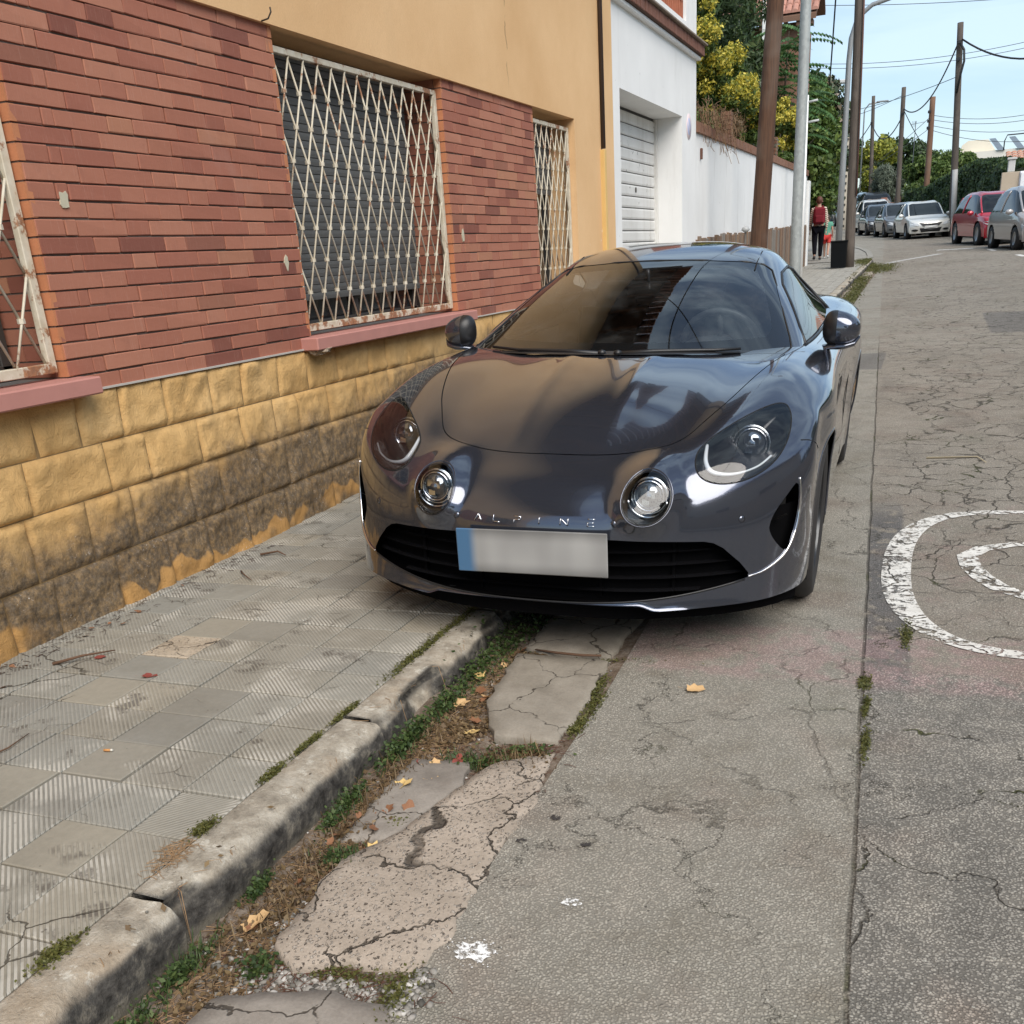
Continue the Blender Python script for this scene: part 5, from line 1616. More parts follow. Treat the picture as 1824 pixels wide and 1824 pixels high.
# clay lattice of the balcony
CL = M('clay_lattice', (.38, .13, .07), .8, var=.3, sc=15)
me = bpy.data.meshes.new('lattice_tile'); t = MB()
t.cbox(-.05, .05, -.10, -.083, -.10, .10, .003); t.cbox(-.05, .05, .083, .10, -.10, .10, .003); t.cbox(-.05, .05, -.083, .083, .083, .10, .003); t.cbox(-.05, .05, -.083, .083, -.10, -.083, .003); t.cbox(-.05, .05, -.01, .01, -.083, .083, .003)
me.from_pydata([tuple(v) for v in t.v], [], t.f); me.materials.append(CL)
for k in range(11):
    for j in range(4):
        if k > 9: continue
        o = bpy.data.objects.new('lattice_tile', me); o.location = (-3.14, 12.6 + k * .2, 4.056 + j * .2); link(o, wh)
mb = MB(); mb.box(-3.40, -3.09, 12.5, 14.66, 4.83, 4.92); mb.build('balcony_rail', WHITE, wh)
# garage door
def mat_garage():
    n = NT('old_white_metal'); c = n.ramp(n.noise(2., 5), [(.3, (.60, .59, .56)), (.7, (.74, .735, .71))])
    c = n.mix(n.mul(n.step(n.noise(5., 7, .75), .62, .66), .9), c, (.10, .085, .07)); c = n.mix(n.mul(n.step(n.noise(2., 5, .6, v=n.map(sc=(1, 3, .4))), .5, .7), .3), c, (.42, .38, .32))
    return n.bsdf(color=c, rough=.5, normal=n.bump(n.noise(30.), .1, .003))
GAR = mat_garage()
gd = bpy.data.objects.new('garage_door', None); gd.matrix_world = Matrix.Translation(Vector((-3.45, 12.9, .3))); gd.location = (-3.45, 12.9, .3); link(gd, wh)
gme = bpy.data.meshes.new('door_panel'); t = MB(); t.prism([(-.03, -.062), (.0, -.058), (.006, -.04), (.006, .04), (0, .058), (-.03, .062)], -1.49, 1.49, 'y')
gme.from_pydata([tuple(v) for v in t.v], [], t.f); gme.materials.append(GAR)
z = .35
while z < 2.84:
    o = bpy.data.objects.new('door_panel', gme); o.location = (-3.44, 12.905, z); link(o, gd); z += .1285
mb = MB(); mb.cbox(-3.458, -3.40, 11.402, 11.46, .2, 2.88, .004); mb.cbox(-3.458, -3.40, 14.35, 14.408, .2, 2.88, .004); mb.build('door_jamb', GAR, gd)
mb = MB(); mb.box(-3.459, -3.450, 11.402, 14.408, .2, 2.884); mb.build('door_gap', M('door_shadow_gap', (.06, .06, .06), .9), gd)
mb = MB(); mb.cbox(-3.432, -3.40, 13.1, 13.16, 1.18, 1.30, .006); mb.build('handle', M('door_handle_dark', (.08, .07, .06), .4, metal=.7), gd)
mb = MB(); mb.tube([(-3.432, 13.35, 2.03), (-3.425, 13.35, 2.03)], .03, 12); mb.build('lock', M('door_handle_dark'), gd)
# faded no-parking disc painted on the wall
def mat_disc():
    n = NT('faded_no_parking_disc'); p = n.xyz(n.objc())
    r = n.m_('SQRT', n.add(n.mul(p[1], p[1]), n.mul(p[2], p[2])))
    c = n.mix(n.step(r, .095, .105), (.36, .42, .66), (.72, .56, .56))
    bar = n.step(n.m_('ABSOLUTE', n.add(p[1], p[2])), .024, .018)
    c = n.mix(bar, c, (.70, .56, .57)); c = n.mix(n.mul(n.noise(30., 5), .45), c, (.74, .74, .76))
    return n.bsdf(color=c, rough=.6)
mb = MB(); mb.lathe([(.001, .004), (.15, .004), (.152, 0)], (0, 0, 0), 36, (1, 0, 0), cap=False)
o = mb.build('no_parking_sign', mat_disc(), None, fix=False); o.location = (WX + .001, 14.82, 2.80); tag(o, 'faded round no-parking disc with blue centre on the white house corner', 'sign')

# ================================================================ GARDEN WALL
gw = thing('garden_wall', 'long white rendered garden wall with brown stone slabs along its foot and brick coping', 'wall', (-3.1, 22, .4))
WW = mat_white('white_wall_streaky', .45, (.78, .78, .765))
YE = 29.6
def wz(y): return 2.77 + .004 * (y - 15.3)
def bz(y): return 1.45 + .016 * (y - 15.3)
V = []; F = []
ys = np.linspace(15.30, YE, 16)
for y in ys: V += [(-3.30, y, 0), (-3.30, y, wz(y)), (WX - .012, y, wz(y)), (WX - .012, y, 0)]
for j in range(15):
    for k in range(4): F.append((j * 4 + k, j * 4 + (k + 1) % 4, j * 4 + 4 + (k + 1) % 4, j * 4 + 4 + k))
F += [(0, 1, 2, 3), (63, 62, 61, 60)]
mesh_np('wall', V, F, WW, gw)
def mat_slabstone():
    n = NT('rusty_slate_slabs'); r = n.rnd()
    c = n.ramp(r, [(0, (.13, .07, .04)), (.25, (.20, .12, .07)), (.5, (.17, .155, .135)), (.7, (.25, .15, .08)), (.85, (.10, .065, .045)), (1, (.22, .20, .175))])
    s = n.noise(4., 5, .6, v=n.map(sc=(1, 9, .8)))
    c = n.mix(n.mul(n.step(s, .45, .7), .55), c, (.10, .065, .045))
    c = n.mix(n.mul(n.step(n.noise(3., 5), .55, .75), .2), c, (.40, .33, .26))
    return n.bsdf(color=c, rough=.85, normal=n.bump(s, .5, .01))
SLS = mat_slabstone()
y = 15.31; k = 0
while y < YE:
    w = random.uniform(.10, .22); h = bz(y) + random.uniform(-.035, .03)
    mb = MB(); mb.cbox(WX - .02, WX + random.uniform(.008, .03), y, y + w - .006, sz(y) - .1, h, .006)
    o = mb.build('stone_slab', SLS, gw); y += w
COPB = M('coping_brick', (.20, .10, .062), .85, var=.35, sc=14, bump=.4)
y = 15.31
cme = bpy.data.meshes.new('coping_brick'); t = MB(); t.cbox(-.13, .13, -.03, .03, -.065, .065, .004); cme.from_pydata([tuple(v) for v in t.v], [], t.f); cme.materials.append(COPB)
while y < YE:
    o = bpy.data.objects.new('coping_brick', cme); o.location = (-3.19 + random.uniform(-.005, .005), y + .032, wz(y) + .066); link(o, gw); y += .066
for y in (18.45, 24.0):
    mb = MB()
    for k in range(6):
        mb.cbox(-3.30, -3.14, y - .10, y + .10, wz(y) + .13 + k * .066, wz(y) + .19 + k * .066, .004)
    tag(mb.build('brick_pillar', COPB, gw), kind='stuff')
mb = MB(); mb.cbox(WX - .01, WX + .02, 15.64, 15.69, 2.46, 2.60, .006); mb.build('bell_box', M('rust_dark', (.12, .05, .03), .7, var=.3), gw)
# white gate post and next walls, following the bend
mb = MB(); mb.cbox(-3.32, -3.03, 29.62, 29.95, .4, 2.72, .01); mb.build('gate_post', WHITE, gw)
nw = thing('garden_wall', 'low dark stone wall past the end of the white wall, beside the walking people', 'wall', (-3.4, 34, .7))
V = []; F = []
ys = [30.0, 33, 36, 40, 44, 50, 58, 66]
for y in ys: V += [(-4.6 + cx(y) * 1.0, y, 0), (-4.6 + cx(y), y, gz(y) + 1.25), (-4.35 + cx(y), y, gz(y) + 1.25), (-4.35 + cx(y), y, 0)]
for j in range(len(ys) - 1):
    for k in range(4): F.append((j * 4 + k, j * 4 + (k + 1) % 4, j * 4 + 4 + (k + 1) % 4, j * 4 + 4 + k))
F += [(0, 1, 2, 3)]
mesh_np('wall', V, F, M('dark_stone', (.16, .13, .10), .9, var=.4, sc=3, bump=.6, bd=.01), nw)
mb = MB(); mb.cbox(-3.42, -3.08, 29.98, 30.4, .4, 1.62, .015); mb.build('stone_pillar', M('grey_stone_post', (.22, .19, .16), .9, var=.35, sc=4, bump=.5, bd=.01), nw)

# ================================================================ LOW HOUSE WITH A TILED ROOF BEHIND THE TREES
def tiled_roof(parent, x0, x1, y0, y1, ze, zr, axis='y', pitch=.21, m=None, row=.38):
    """single slope of barrel tiles: eave at x0 (low) to ridge x1 (high), running along y"""
    V = []; F = []
    n = int(abs(y1 - y0) / pitch); nr = max(2, int(math.hypot(x1 - x0, zr - ze) / row))
    seg = 5
    for r in range(nr):
        t0, t1 = r / nr, (r + 1.08) / nr
        for k in range(n):
            yc = y0 + (k + .5) * pitch
            b = len(V)
            for t, lift, ww in ((t0, .028, .52), (t1, .004, .46)):
                for s in range(seg + 1):
                    a = PI * s / seg
                    V.append((x0 + (x1 - x0) * t, yc - math.cos(a) * pitch * ww, ze + (zr - ze) * t + math.sin(a) * .07 + lift))
            for s in range(seg): F.append((b + s, b + s + 1, b + seg + 2 + s, b + seg + 1 + s))
            # dark open end
            F.append(tuple(b + s for s in range(seg + 1)))
    o = mesh_np('roof_tile', V, F, m or TILE_R, parent); tag(o, kind='stuff')
    mb = MB(); mb.prism([(x0, ze - .05), (x1, zr - .05), (x1, zr + .01), (x0, ze + .01)], y0, y1, 'y')
    # prism along y takes (x, z) points
    mb.build('roof_board', M('roof_board', (.16, .09, .06), .9), parent)
TILE_L = M('roof_tile_rose', (.40, .20, .15), .85, var=.35, sc=4, bump=.4)
lh = thing('tiled_house', 'brick house with a pink clay tile roof half hidden by the garden trees', 'house', (-6, 33, 1))
mb = MB(); mb.box(-9, -3.5, 31.0, 33, .4, 6.5); mb.build('wall', M('brown_brick_wall', (.25, .13, .09), .9, var=.3, sc=5), lh)
# this roof faces the camera: slope rising away along +Y
Vr = []; Fr = []; seg = 5; pitch = .23
pitch = .165; nx = int((9.3 - 3.10) / pitch); nr = 6
for r in range(nr):
    t0, t1 = r / nr, (r + 1.1) / nr
    for k in range(nx):
        xc = -3.10 - (k + .5) * pitch; b = len(Vr)
        for t, lift, ww in ((t0, .03, .52), (t1, .0, .46)):
            for s in range(seg + 1):
                a = PI * s / seg
                Vr.append((xc - math.cos(a) * pitch * ww, 30.6 + 1.5 * t, 6.62 + 1.15 * t + math.sin(a) * .08 + lift))
        for s in range(seg): Fr.append((b + s, b + s + 1, b + seg + 2 + s, b + seg + 1 + s))
        Fr.append(tuple(b + s for s in range(seg + 1)))
tag(mesh_np('roof_tile', Vr, Fr, TILE_L, lh), kind='stuff')
mb = MB(); mb.prism([(30.6, 6.58), (32.1, 7.73), (33.0, 7.0), (33.0, 6.9), (32.1, 7.6), (30.6, 6.46)], -9.4, -3.15, 'x'); mb.build('roof_board', M('roof_board', (.16, .09, .06), .9), lh)
mb = MB()
for k in range(18): mb.cbox(-8.6 + k * .31, -8.5 + k * .31, 30.65, 31.0, 6.36, 6.48, .004)
tag(mb.build('rafter', M('rafter_wood', (.13, .07, .045), .85), lh), kind='stuff')
mb = MB(); mb.cbox(-4.42, -4.34, 30.2, 30.28, 5.2, 8.0, .01); mb.build('white_pipe', M('pipe_white', (.7, .7, .68), .5), lh)

# eave of the orange house: timber soffit and tile ends (above the frame, mirrored in the car)
mb = MB(); mb.box(-9.5, -2.35, -3.3, 11.3, 6.16, 6.24); mb.build('soffit', M('soffit_wood', (.05, .028, .02), .8, var=.3, sc=4), house)
eme = bpy.data.meshes.new('eave_tile'); V = []; F = []
for t, x in ((0, .35), (1, -.6)):
    for s in range(7):
        a = PI * s / 6; V.append((x, -math.cos(a) * .095, math.sin(a) * .085 + (.1 if x < 0 else 0)))
for s in range(6): F.append((s, s + 1, s + 8, s + 7))
F.append(tuple(range(7)))
eme.from_pydata(V, [], F); eme.materials.append(M('eave_tile_brown', (.17, .085, .06), .85, var=.3, sc=6))
y = -3.2
while y < 11.3:
    o = bpy.data.objects.new('eave_tile', eme); o.location = (-2.45 + random.uniform(-.02, .02), y, 6.25); link(o, house); y += .215
tiled_roof(house, -2.4, -6.4, -3.3, 11.3, 6.28, 7.7)
mb = MB()
for k in range(24): mb.cbox(-3.05, -2.37, -3.1 + k * .6, -3.02 + k * .6, 6.06, 6.16, .004)
tag(mb.build('rafter', M('rafter_wood', (.13, .07, .045), .85), house), kind='stuff')
# ================================================================ POLES, LAMPS, WIRES
def mat_wood(nm, a, b, grain=28.):
    n = NT(nm)
    g = n.noise(3., 6, .65, v=n.map(n.objc(), sc=(grain, grain, .9)))
    c = n.ramp(g, [(.3, a), (.7, b)])
    ck = n.mul(n.step(n.noise(2.2, 4, .6, v=n.map(n.objc(), sc=(20, 20, .35))), .64, .69), 1.)
    c = n.mix(n.mul(ck, .8), c, tuple(x * .25 for x in a))
    kn = n.mul(n.step(n.noise(3.4, 2, .4, v=n.objc()), .70, .75), .8)
    c = n.mix(kn, c, tuple(x * .5 for x in a))
    c = n.mix(n.mul(n.step(n.noise(1.1, 3, v=n.objc()), .5, .7), .35), c, (.20, .17, .14))
    return n.bsdf(color=c, rough=.85, normal=n.bump(n.sub(g, ck), .5, .006))
WD1 = mat_wood('pole_wood_brown', (.038, .018, .010), (.115, .054, .027))
WD2 = mat_wood('pole_wood_grey', (.050, .040, .032), (.125, .100, .082))
WD3 = mat_wood('pole_wood_orange', (.10, .052, .031), (.19, .105, .064))
WD4 = mat_wood('pole_wood_dark', (.045, .036, .03), (.10, .08, .066))
WIRE = M('wire_black', (.012, .012, .013), .6, var=0)
WIREG = M('wire_far', (.06, .07, .08), .6, var=0)
def mat_galv():
    n = NT('galvanised_steel')
    c = n.ramp(n.vor(26., out='Color', v=n.map(sc=(1, 1, .7))), [(.2, (.30, .32, .315)), (.8, (.385, .41, .40))])
    c = n.mix(n.mul(n.noise(9., 5), .5), c, (.33, .345, .335))
    return n.bsdf(color=c, rough=.55, metal=.25)
GALV = mat_galv()
def pole(name, label, cat, x, y, x2, z1, r0, r1, m, group=None, z0=None, y2=None):
    zb = (sz(y) if x < cx(y) else gz(y)) if z0 is None else z0
    t = thing(name, label, cat, (x, y, zb), group)
    n = 10; mb = MB(); pts = []; rr = []
    for i in range(n + 1):
        s = i / n
        pts.append((x + (x2 - x) * s + .012 * mnoise.noise((s * 4, x, y)), y + ((y2 or y) - y) * s, zb - .25 + (z1 - zb + .25) * s))
        rr.append(r0 + (r1 - r0) * s)
    mb.tube(pts, rr, 14)
    o = mb.build('shaft', m, t, fix=False)
    return t
P1 = pole('utility_pole', 'near leaning brown wooden pole in front of the white garden wall', 'utility pole', -2.36, 16, -2.05, 7.2, .128, .098, WD1)
P2 = pole('utility_pole', 'grey weathered wooden pole with a black bin against its foot', 'utility pole', -1.815, 27.8, -1.965, 8.2, .118, .10, WD2)
mb = MB(); mb.tube([(-1.74, 27.7, 2.2), (-1.80, 27.7, 5.2), (-1.86, 27.7, 7.6)], .02, 6); mb.build('conduit', M('conduit_rust', (.12, .06, .045), .7), P2)
P3 = pole('utility_pole', 'tall dark wooden pole with a pale sleeve at its foot behind the white hatchback', 'utility pole', .83, 50.4, .40, 8.90, .15, .115, WD4, z0=gz(50.4))
mb = MB(); mb.tube([(.83 + .02, 50.22, 1.0), (.70, 50.22, 3.6)], .11, 10); mb.build('sleeve', M('sleeve_grey', (.34, .34, .33), .6), P3)
P4 = pole('utility_pole', 'dark wooden pole rising in front of the olive tree, third from the right', 'utility pole', -1.84, 64, -1.97, 8.35, .14, .11, WD2, z0=gz(64))
P5 = pole('utility_pole', 'thin far wooden pole beside the yellow-green tree', 'utility pole', -4.05, 80, -4.32, 9.8, .14, .11, WD2, z0=gz(80))
P6 = pole('utility_pole', 'orange-brown wooden pole in front of the ivy hedge', 'utility pole', -.40, 60, -.47, 7.35, .15, .13, WD3, z0=gz(60))
for p, x, y, z in ((P3, .44, 50.2, 8.2), (P3, .46, 50.2, 7.6), (P4, -1.9, 63.8, 7.1), (P6, -.55, 59.8, 6.7), (P6, -.55, 59.8, 6.3), (P6, -.55, 59.8, 6.0), (P5, -4.3, 79.8, 8.2)):
    mb = MB(); mb.cbox(x - .10, x + .05, y - .06, y + .02, z - .07, z + .06, .02); mb.build('bracket', WIRE, p)
CP = thing('concrete_pole', 'pale perforated concrete pole behind the grey wooden pole', 'utility pole', (-5.41, 75, gz(75)))
mb = MB()
V = []; 
for z, w in ((1.2, .36), (9.1, .17)):
    for a, b in ((-1, -1), (1, -1), (1, 1), (-1, 1)): V.append((-5.41 + a * w / 2 + (z > 5) * .02, 75 + b * w / 2, z))
mb.add(V, [(0, 1, 5, 4), (1, 2, 6, 5), (2, 3, 7, 6), (3, 0, 4, 7), (4, 5, 6, 7)]); mb.build('shaft', M('pale_concrete', (.50, .44, .35), .85), CP)
mb = MB()
for k in range(16): mb.box(-5.46, -5.36, 75 - .20, 75 - .14 - k * .0, 1.9 + k * .42, 2.02 + k * .42)
tag(mb.build('hole', M('hole_dark', (.05, .045, .04), .9), CP), kind='stuff')
G1 = pole('street_lamp_post', 'thick pale galvanised lamp post in front of the garden wall, right of the brown pole', 'lamp post', -2.02, 18, -1.99, 8.6, .088, .072, GALV)
mb = MB(); mb.tube([(-1.99, 18, 8.5), (-1.95, 18, 9.0), (-1.5, 18, 9.3), (-.6, 18, 9.4)], .04, 8); mb.build('arm', GALV, G1)
mb = MB(); mb.cbox(-.9, -.2, 17.85, 18.15, 9.34, 9.46, .04); mb.build('lamp_head', M('lamp_head_grey', (.3, .3, .3), .5), G1)
G2 = thing('camera_mast', 'thin white post with two small side arms behind the galvanised lamp post', 'post', (-2.68, 25, sz(25)))
mb = MB(); mb.tube([(-2.67, 25, .4), (-2.69, 25, 4.14)], .042, 10); mb.build('shaft', M('white_post', (.78, .78, .76), .4), G2)
for z, L in ((4.02, .16), (3.64, .20)):
    mb = MB(); mb.tube([(-2.66, 25, z - .01), (-2.62 + L, 24.98, z + .01)], .022, 8); mb.build('arm', M('arm_grey', (.45, .46, .45), .5), G2)
G3 = thing('street_lamp', 'slender curved grey street lamp standing behind the black bin', 'street lamp', (-2.23, 29.5, sz(29.5)))
mb = MB(); mb.tube([(-2.23, 29.5, .5), (-2.225, 29.5, 3.0), (-2.215, 29.5, 5.3), (-2.19, 29.5, 5.75), (-2.10, 29.5, 6.05), (-1.95, 29.5, 6.24), (-1.75, 29.5, 6.38), (-1.3, 29.5, 6.47), (-.8, 29.5, 6.50)], [.085, .075, .062, .058, .055, .052, .05, .045, .04], 10)
mb.build('shaft', M('lamp_grey_paint', (.27, .28, .285), .45, metal=.2), G3)
mb = MB(); mb.cbox(-.9, -.3, 29.38, 29.62, 6.46, 6.56, .03); mb.build('lamp_head', M('lamp_head_grey'), G3)
G4 = thing('street_lamp', 'distant street lamp whose flat head shows beside the big tree', 'street lamp', (-6.4, 60, gz(60)))
mb = MB(); mb.tube([(-6.4, 60, 1), (-6.4, 60, 7.6), (-6.2, 60, 8.15), (-5.2, 60, 8.42)], .06, 8); mb.build('shaft', M('lamp_grey_paint'), G4)
mb = MB(); mb.cbox(-5.4, -4.45, 59.85, 60.15, 8.38, 8.56, .04); mb.build('lamp_head', M('lamp_head_pale', (.5, .5, .48), .5), G4)
G5 = thing('street_lamp', 'tiny far street lamp head just right of the grey wooden pole', 'street lamp', (-4.9, 86, gz(86)))
mb = MB(); mb.tube([(-5.2, 86, 2), (-5.2, 86, 9.6), (-4.9, 86, 9.95), (-4.2, 86, 10.0)], .05, 6); mb.cbox(-4.4, -3.6, 85.9, 86.1, 9.98, 10.08, .03); mb.build('shaft', M('lamp_grey_paint'), G5)

# black litter bin at the foot of the second pole
BN_ = thing('litter_bin', 'tall black square litter bin strapped to the grey wooden pole', 'bin', (-2.06, 27.55, sz(27.5)))
mb = MB()
zb = sz(27.5)
V = []
for z, w in ((zb + .02, .165), (zb + .60, .182)):
    for a, b in ((-1, -1), (1, -1), (1, 1), (-1, 1)): V.append((-2.06 + a * w, 27.55 + b * w, z))
mb.add(V, [(0, 3, 2, 1), (0, 1, 5, 4), (1, 2, 6, 5), (2, 3, 7, 6), (3, 0, 4, 7), (4, 5, 6, 7)]); mb.build('container', M('bin_black', (.006, .007, .008), .7, var=.1, spec=.08), BN_)
mb = MB(); mb.cbox(-2.255, -1.865, 27.355, 27.745, zb + .585, zb + .625, .01); mb.build('rim', M('bin_black'), BN_)
# small bollard-like lamp on the garden wall's foot
LB = thing('garden_light', 'small grey mushroom lamp on a thin stem left of the brown pole', 'garden lamp', (-2.44, 15.6, sz(15.6)))
mb = MB(); mb.tube([(-2.44, 15.6, .3), (-2.44, 15.6, 1.49)], .015, 8); mb.build('stem', M('dark_stem', (.08, .07, .06), .6), LB)
mb = MB(); mb.lathe([(.0, .05), (.04, .04), (.06, .0), (.02, -.03), (.0, -.03)], (-2.44, 15.6, 1.51), 14); mb.build('lamp_cap', M('cap_grey', (.35, .36, .36), .5), LB)

# wires
def wire(label, a, b, sag, r, m=WIRE, group=None, n=22, twist=0):
    q = []
    for i in range(n + 1):
        t = i / n; p = Vector(a).lerp(Vector(b), t); p.z -= sag * 4 * t * (1 - t)
        if twist: p += Vector((math.sin(i * 2.1) * twist, 0, math.cos(i * 2.1) * twist))
        q.append(p)
    mb = MB(); mb.tube(q, r, 5); o = mb.build('cable', m, None, fix=False); tag(o, label, 'cable', group)
wire('thick black cable sagging from the tall dark pole towards the top right', (.52, 50.3, 8.30), (7.2, 47, 9.2), 1.55, .035)
wire('thick black cable sagging between the tall dark pole and the next pole left', (.36, 50.4, 8.15), (-1.9, 64, 7.35), .95, .03)
wire('black cable sagging between the third pole and the far thin pole', (-2.0, 64, 6.9), (-4.28, 80, 8.1), .9, .03)
wire('black cable dropping from the far thin pole behind the grey pole', (-4.3, 80, 8.3), (-7.2, 88, 6.9), .5, .03)
wire('black cable slanting down beside the tree from the top edge', (-1.9, 22, 6.85), (-2.42, 27, 4.5), .10, .016)
wire('thin straight wire near the top edge of the sky', (-6, 38, 8.35), (6, 38, 7.35), .25, .009, WIREG)
wire('upper of the twin thin wires behind the tall dark pole', (-7, 55, 8.95), (9, 55, 9.55), .85, .012, WIREG)
wire('lower of the twin thin wires behind the tall dark pole', (-7, 55.5, 8.85), (9, 55.5, 9.35), .85, .012, WIREG)
wire('thin wire ending in a dark insulator on the tall dark pole', (.38, 50.3, 6.98), (-9, 70, 8.2), .45, .013, WIREG)
wire('thin wire from the third pole towards the lamp', (-1.95, 64, 8.0), (-9, 78, 8.4), .4, .014, WIREG)
for k, (z0_, z1_, s) in enumerate(((6.55, 8.6, 1.3), (6.35, 8.2, 1.25), (6.1, 7.3, 1.2), (5.9, 6.9, 1.4))):
    wire('one of the pale wires sagging right from the orange-brown pole', (-.42, 60, z0_), (11, 58, z1_), s, .012, WIREG, 'wires from the orange-brown pole')
for k in range(2):
    wire('thin wire crossing down left from the orange-brown pole', (-.5, 60, 6.5 - k * .5), (-6.5, 82 + k * 4, 4.5 + k * .6), .25, .013, WIREG, 'thin wires left of the orange-brown pole')
wire('thin wire dropping behind the trees from the third pole', (-1.85, 63.8, 7.2), (.2, 78, 5.2), .3, .02)
mb = MB(); mb.tube([(.46, 50.2, 8.15), (.62, 50.1, 7.9), (.66, 50.1, 7.5), (.58, 50.1, 7.1), (.48, 50.2, 6.4)], .045, 6); mb.build('cable_bundle', WIRE, P3)
# cables overhead along the street
wire('heavy cable overhead along the pavement from the near brown pole', (-2.05, 16, 6.9), (-1.3, -10, 7.4), .45, .016)
wire('heavy cable overhead crossing the street', (-3.0, 9.8, 5.9), (6.0, -1.5, 7.4), .35, .012)
wire('cable between the near brown pole and the grey pole', (-2.05, 16, 6.7), (-1.96, 27.8, 7.7), .35, .016)
# ================================================================ TREES AND HEDGES
def mat_leaf(nm, stops, rough=.6, tr=.25):
    n = NT(nm); r = n.geo('Random Per Island')
    c = n.ramp(r, stops)
    c = n.hsv(c, v=n.add(.72, n.mul(n.noise(1.6, 4), .56)))
    b = n.node('ShaderNodeBsdfPrincipled'); n.set(b.inputs['Base Color'], c); b.inputs['Roughness'].default_value = rough
    t = n.node('ShaderNodeBsdfTranslucent'); n.set(t.inputs[0], c)
    m = n.node('ShaderNodeMixShader'); m.inputs[0].default_value = tr
    n.t.links.new(b.outputs[0], m.inputs[1]); n.t.links.new(t.outputs[0], m.inputs[2]); n.t.links.new(m.outputs[0], n.out.inputs[0])
    return n.m
L_DARK = mat_leaf('leaf_dark', [(0, (.020, .040, .014)), (.5, (.040, .075, .022)), (.85, (.070, .115, .032)), (1, (.12, .16, .05))])
L_MID = mat_leaf('leaf_mid', [(0, (.040, .075, .015)), (.5, (.075, .125, .022)), (.85, (.12, .18, .035)), (1, (.20, .25, .06))])
L_SUM = mat_leaf('leaf_sumac', [(0, (.030, .075, .02)), (.5, (.055, .13, .035)), (1, (.10, .20, .06))])
L_YEL = mat_leaf('leaf_yellow', [(0, (.09, .12, .02)), (.30, (.26, .27, .03)), (.65, (.58, .47, .05)), (1, (.80, .68, .14))])
L_YG = mat_leaf('leaf_yellow_green', [(0, (.11, .14, .02)), (.5, (.22, .24, .03)), (1, (.38, .36, .05))])
L_OLV = mat_leaf('leaf_olive', [(0, (.075, .095, .065)), (.5, (.125, .15, .105)), (1, (.20, .23, .17))])
L_BRN = mat_leaf('leaf_brown', [(0, (.07, .045, .02)), (.5, (.15, .095, .045)), (1, (.24, .17, .085))])
L_MAG = mat_leaf('leaf_magnolia', [(0, (.025, .045, .018)), (.5, (.05, .075, .03)), (.8, (.085, .085, .04)), (1, (.16, .11, .07))], .35, .1)
BARK = M('bark', (.11, .085, .065), .95, var=.4, sc=9, bump=.8, bd=.01)
def leaf_cloud(blobs, n, size, aspect=2.0, shell=.55, flat=0., droop=0.):
    """arrays of leaf quads spread through ellipsoids; blobs: (cx, cy, cz, rx, ry, rz)"""
    B = np.array(blobs, float); vol = (B[:, 3] * B[:, 4] * B[:, 5]) ** (2 / 3.); k = rng.choice(len(B), n, p=vol / vol.sum())
    d = rng.normal(size=(n, 3)); d /= np.linalg.norm(d, axis=1)[:, None]
    rad = (shell + (1 - shell) * rng.random(n) ** .6) * (1 + .10 * np.sin(d[:, 0] * 7 + k) + .10 * np.sin(d[:, 2] * 9 + 2 * k) + .08 * np.sin(d[:, 1] * 13 + d[:, 2] * 5))
    c = B[k, :3] + d * B[k, 3:] * rad[:, None]
    nrm = d * .9 + rng.normal(size=(n, 3)) * .75; nrm[:, 2] += flat; nrm /= np.linalg.norm(nrm, axis=1)[:, None]
    t = rng.normal(size=(n, 3)); t[:, 2] -= droop; t -= nrm * (t * nrm).sum(1)[:, None]; t /= np.linalg.norm(t, axis=1)[:, None] + 1e-9
    b = np.cross(nrm, t); s = size * (.55 + .9 * rng.random(n))[:, None]
    V = np.stack([c - t * s, c + b * s / aspect, c + t * s, c - b * s / aspect], 1).reshape(-1, 3)
    F = np.arange(n * 4).reshape(n, 4)
    return V, F
def crown(parent, blobs, n, size, m, name='crown', **kw):
    V, F = leaf_cloud(blobs, n, size, **kw)
    return mesh_np(name, V, F, m, parent)
def blobs_in(c, r, k, br, seed, squash=1.):
    rd = random.Random(seed); out = []
    for _ in range(k):
        while True:
            p = Vector((rd.uniform(-1, 1), rd.uniform(-1, 1), rd.uniform(-1, 1)))
            if p.length < 1: break
        q = br * rd.uniform(.6, 1.25)
        out.append((c[0] + p.x * r[0], c[1] + p.y * r[1], c[2] + p.z * r[2], q, q, q * .85 * squash))
    return out
def trunk(parent, base, top, r0, limbs, seed=0, m=None):
    rd = random.Random(seed); base = Vector(base); top = Vector(top)
    mb = MB(); n = 6; q = [base.lerp(top, i / n) + Vector((rd.uniform(-.05, .05), rd.uniform(-.05, .05), 0)) * (i > 0) for i in range(n + 1)]
    mb.tube(q, [r0 * (1 - .6 * i / n) for i in range(n + 1)], 9)
    for (x, y, z) in limbs:
        s = q[rd.randint(2, n - 1)]; e = Vector((x, y, z)); mid = s.lerp(e, .5) + Vector((0, 0, .15))
        mb.tube([s, mid, e], [r0 * .4, r0 * .25, r0 * .08], 6)
    return mb.build('trunk', m or BARK, parent, fix=False)
def tree(name, label, cat, base, c, r, k, br, n, size, m, seed, group=None, extra=None, limbs=6, r0=.12, **kw):
    t = thing(name, label, cat, base, group)
    bl = blobs_in(c, r, k, br, seed)
    trunk(t, base, (c[0], c[1], c[2]), r0, [b[:3] for b in bl[:limbs]], seed)
    crown(t, bl, n, size, m, **kw)
    if extra: extra(t, bl)
    return t
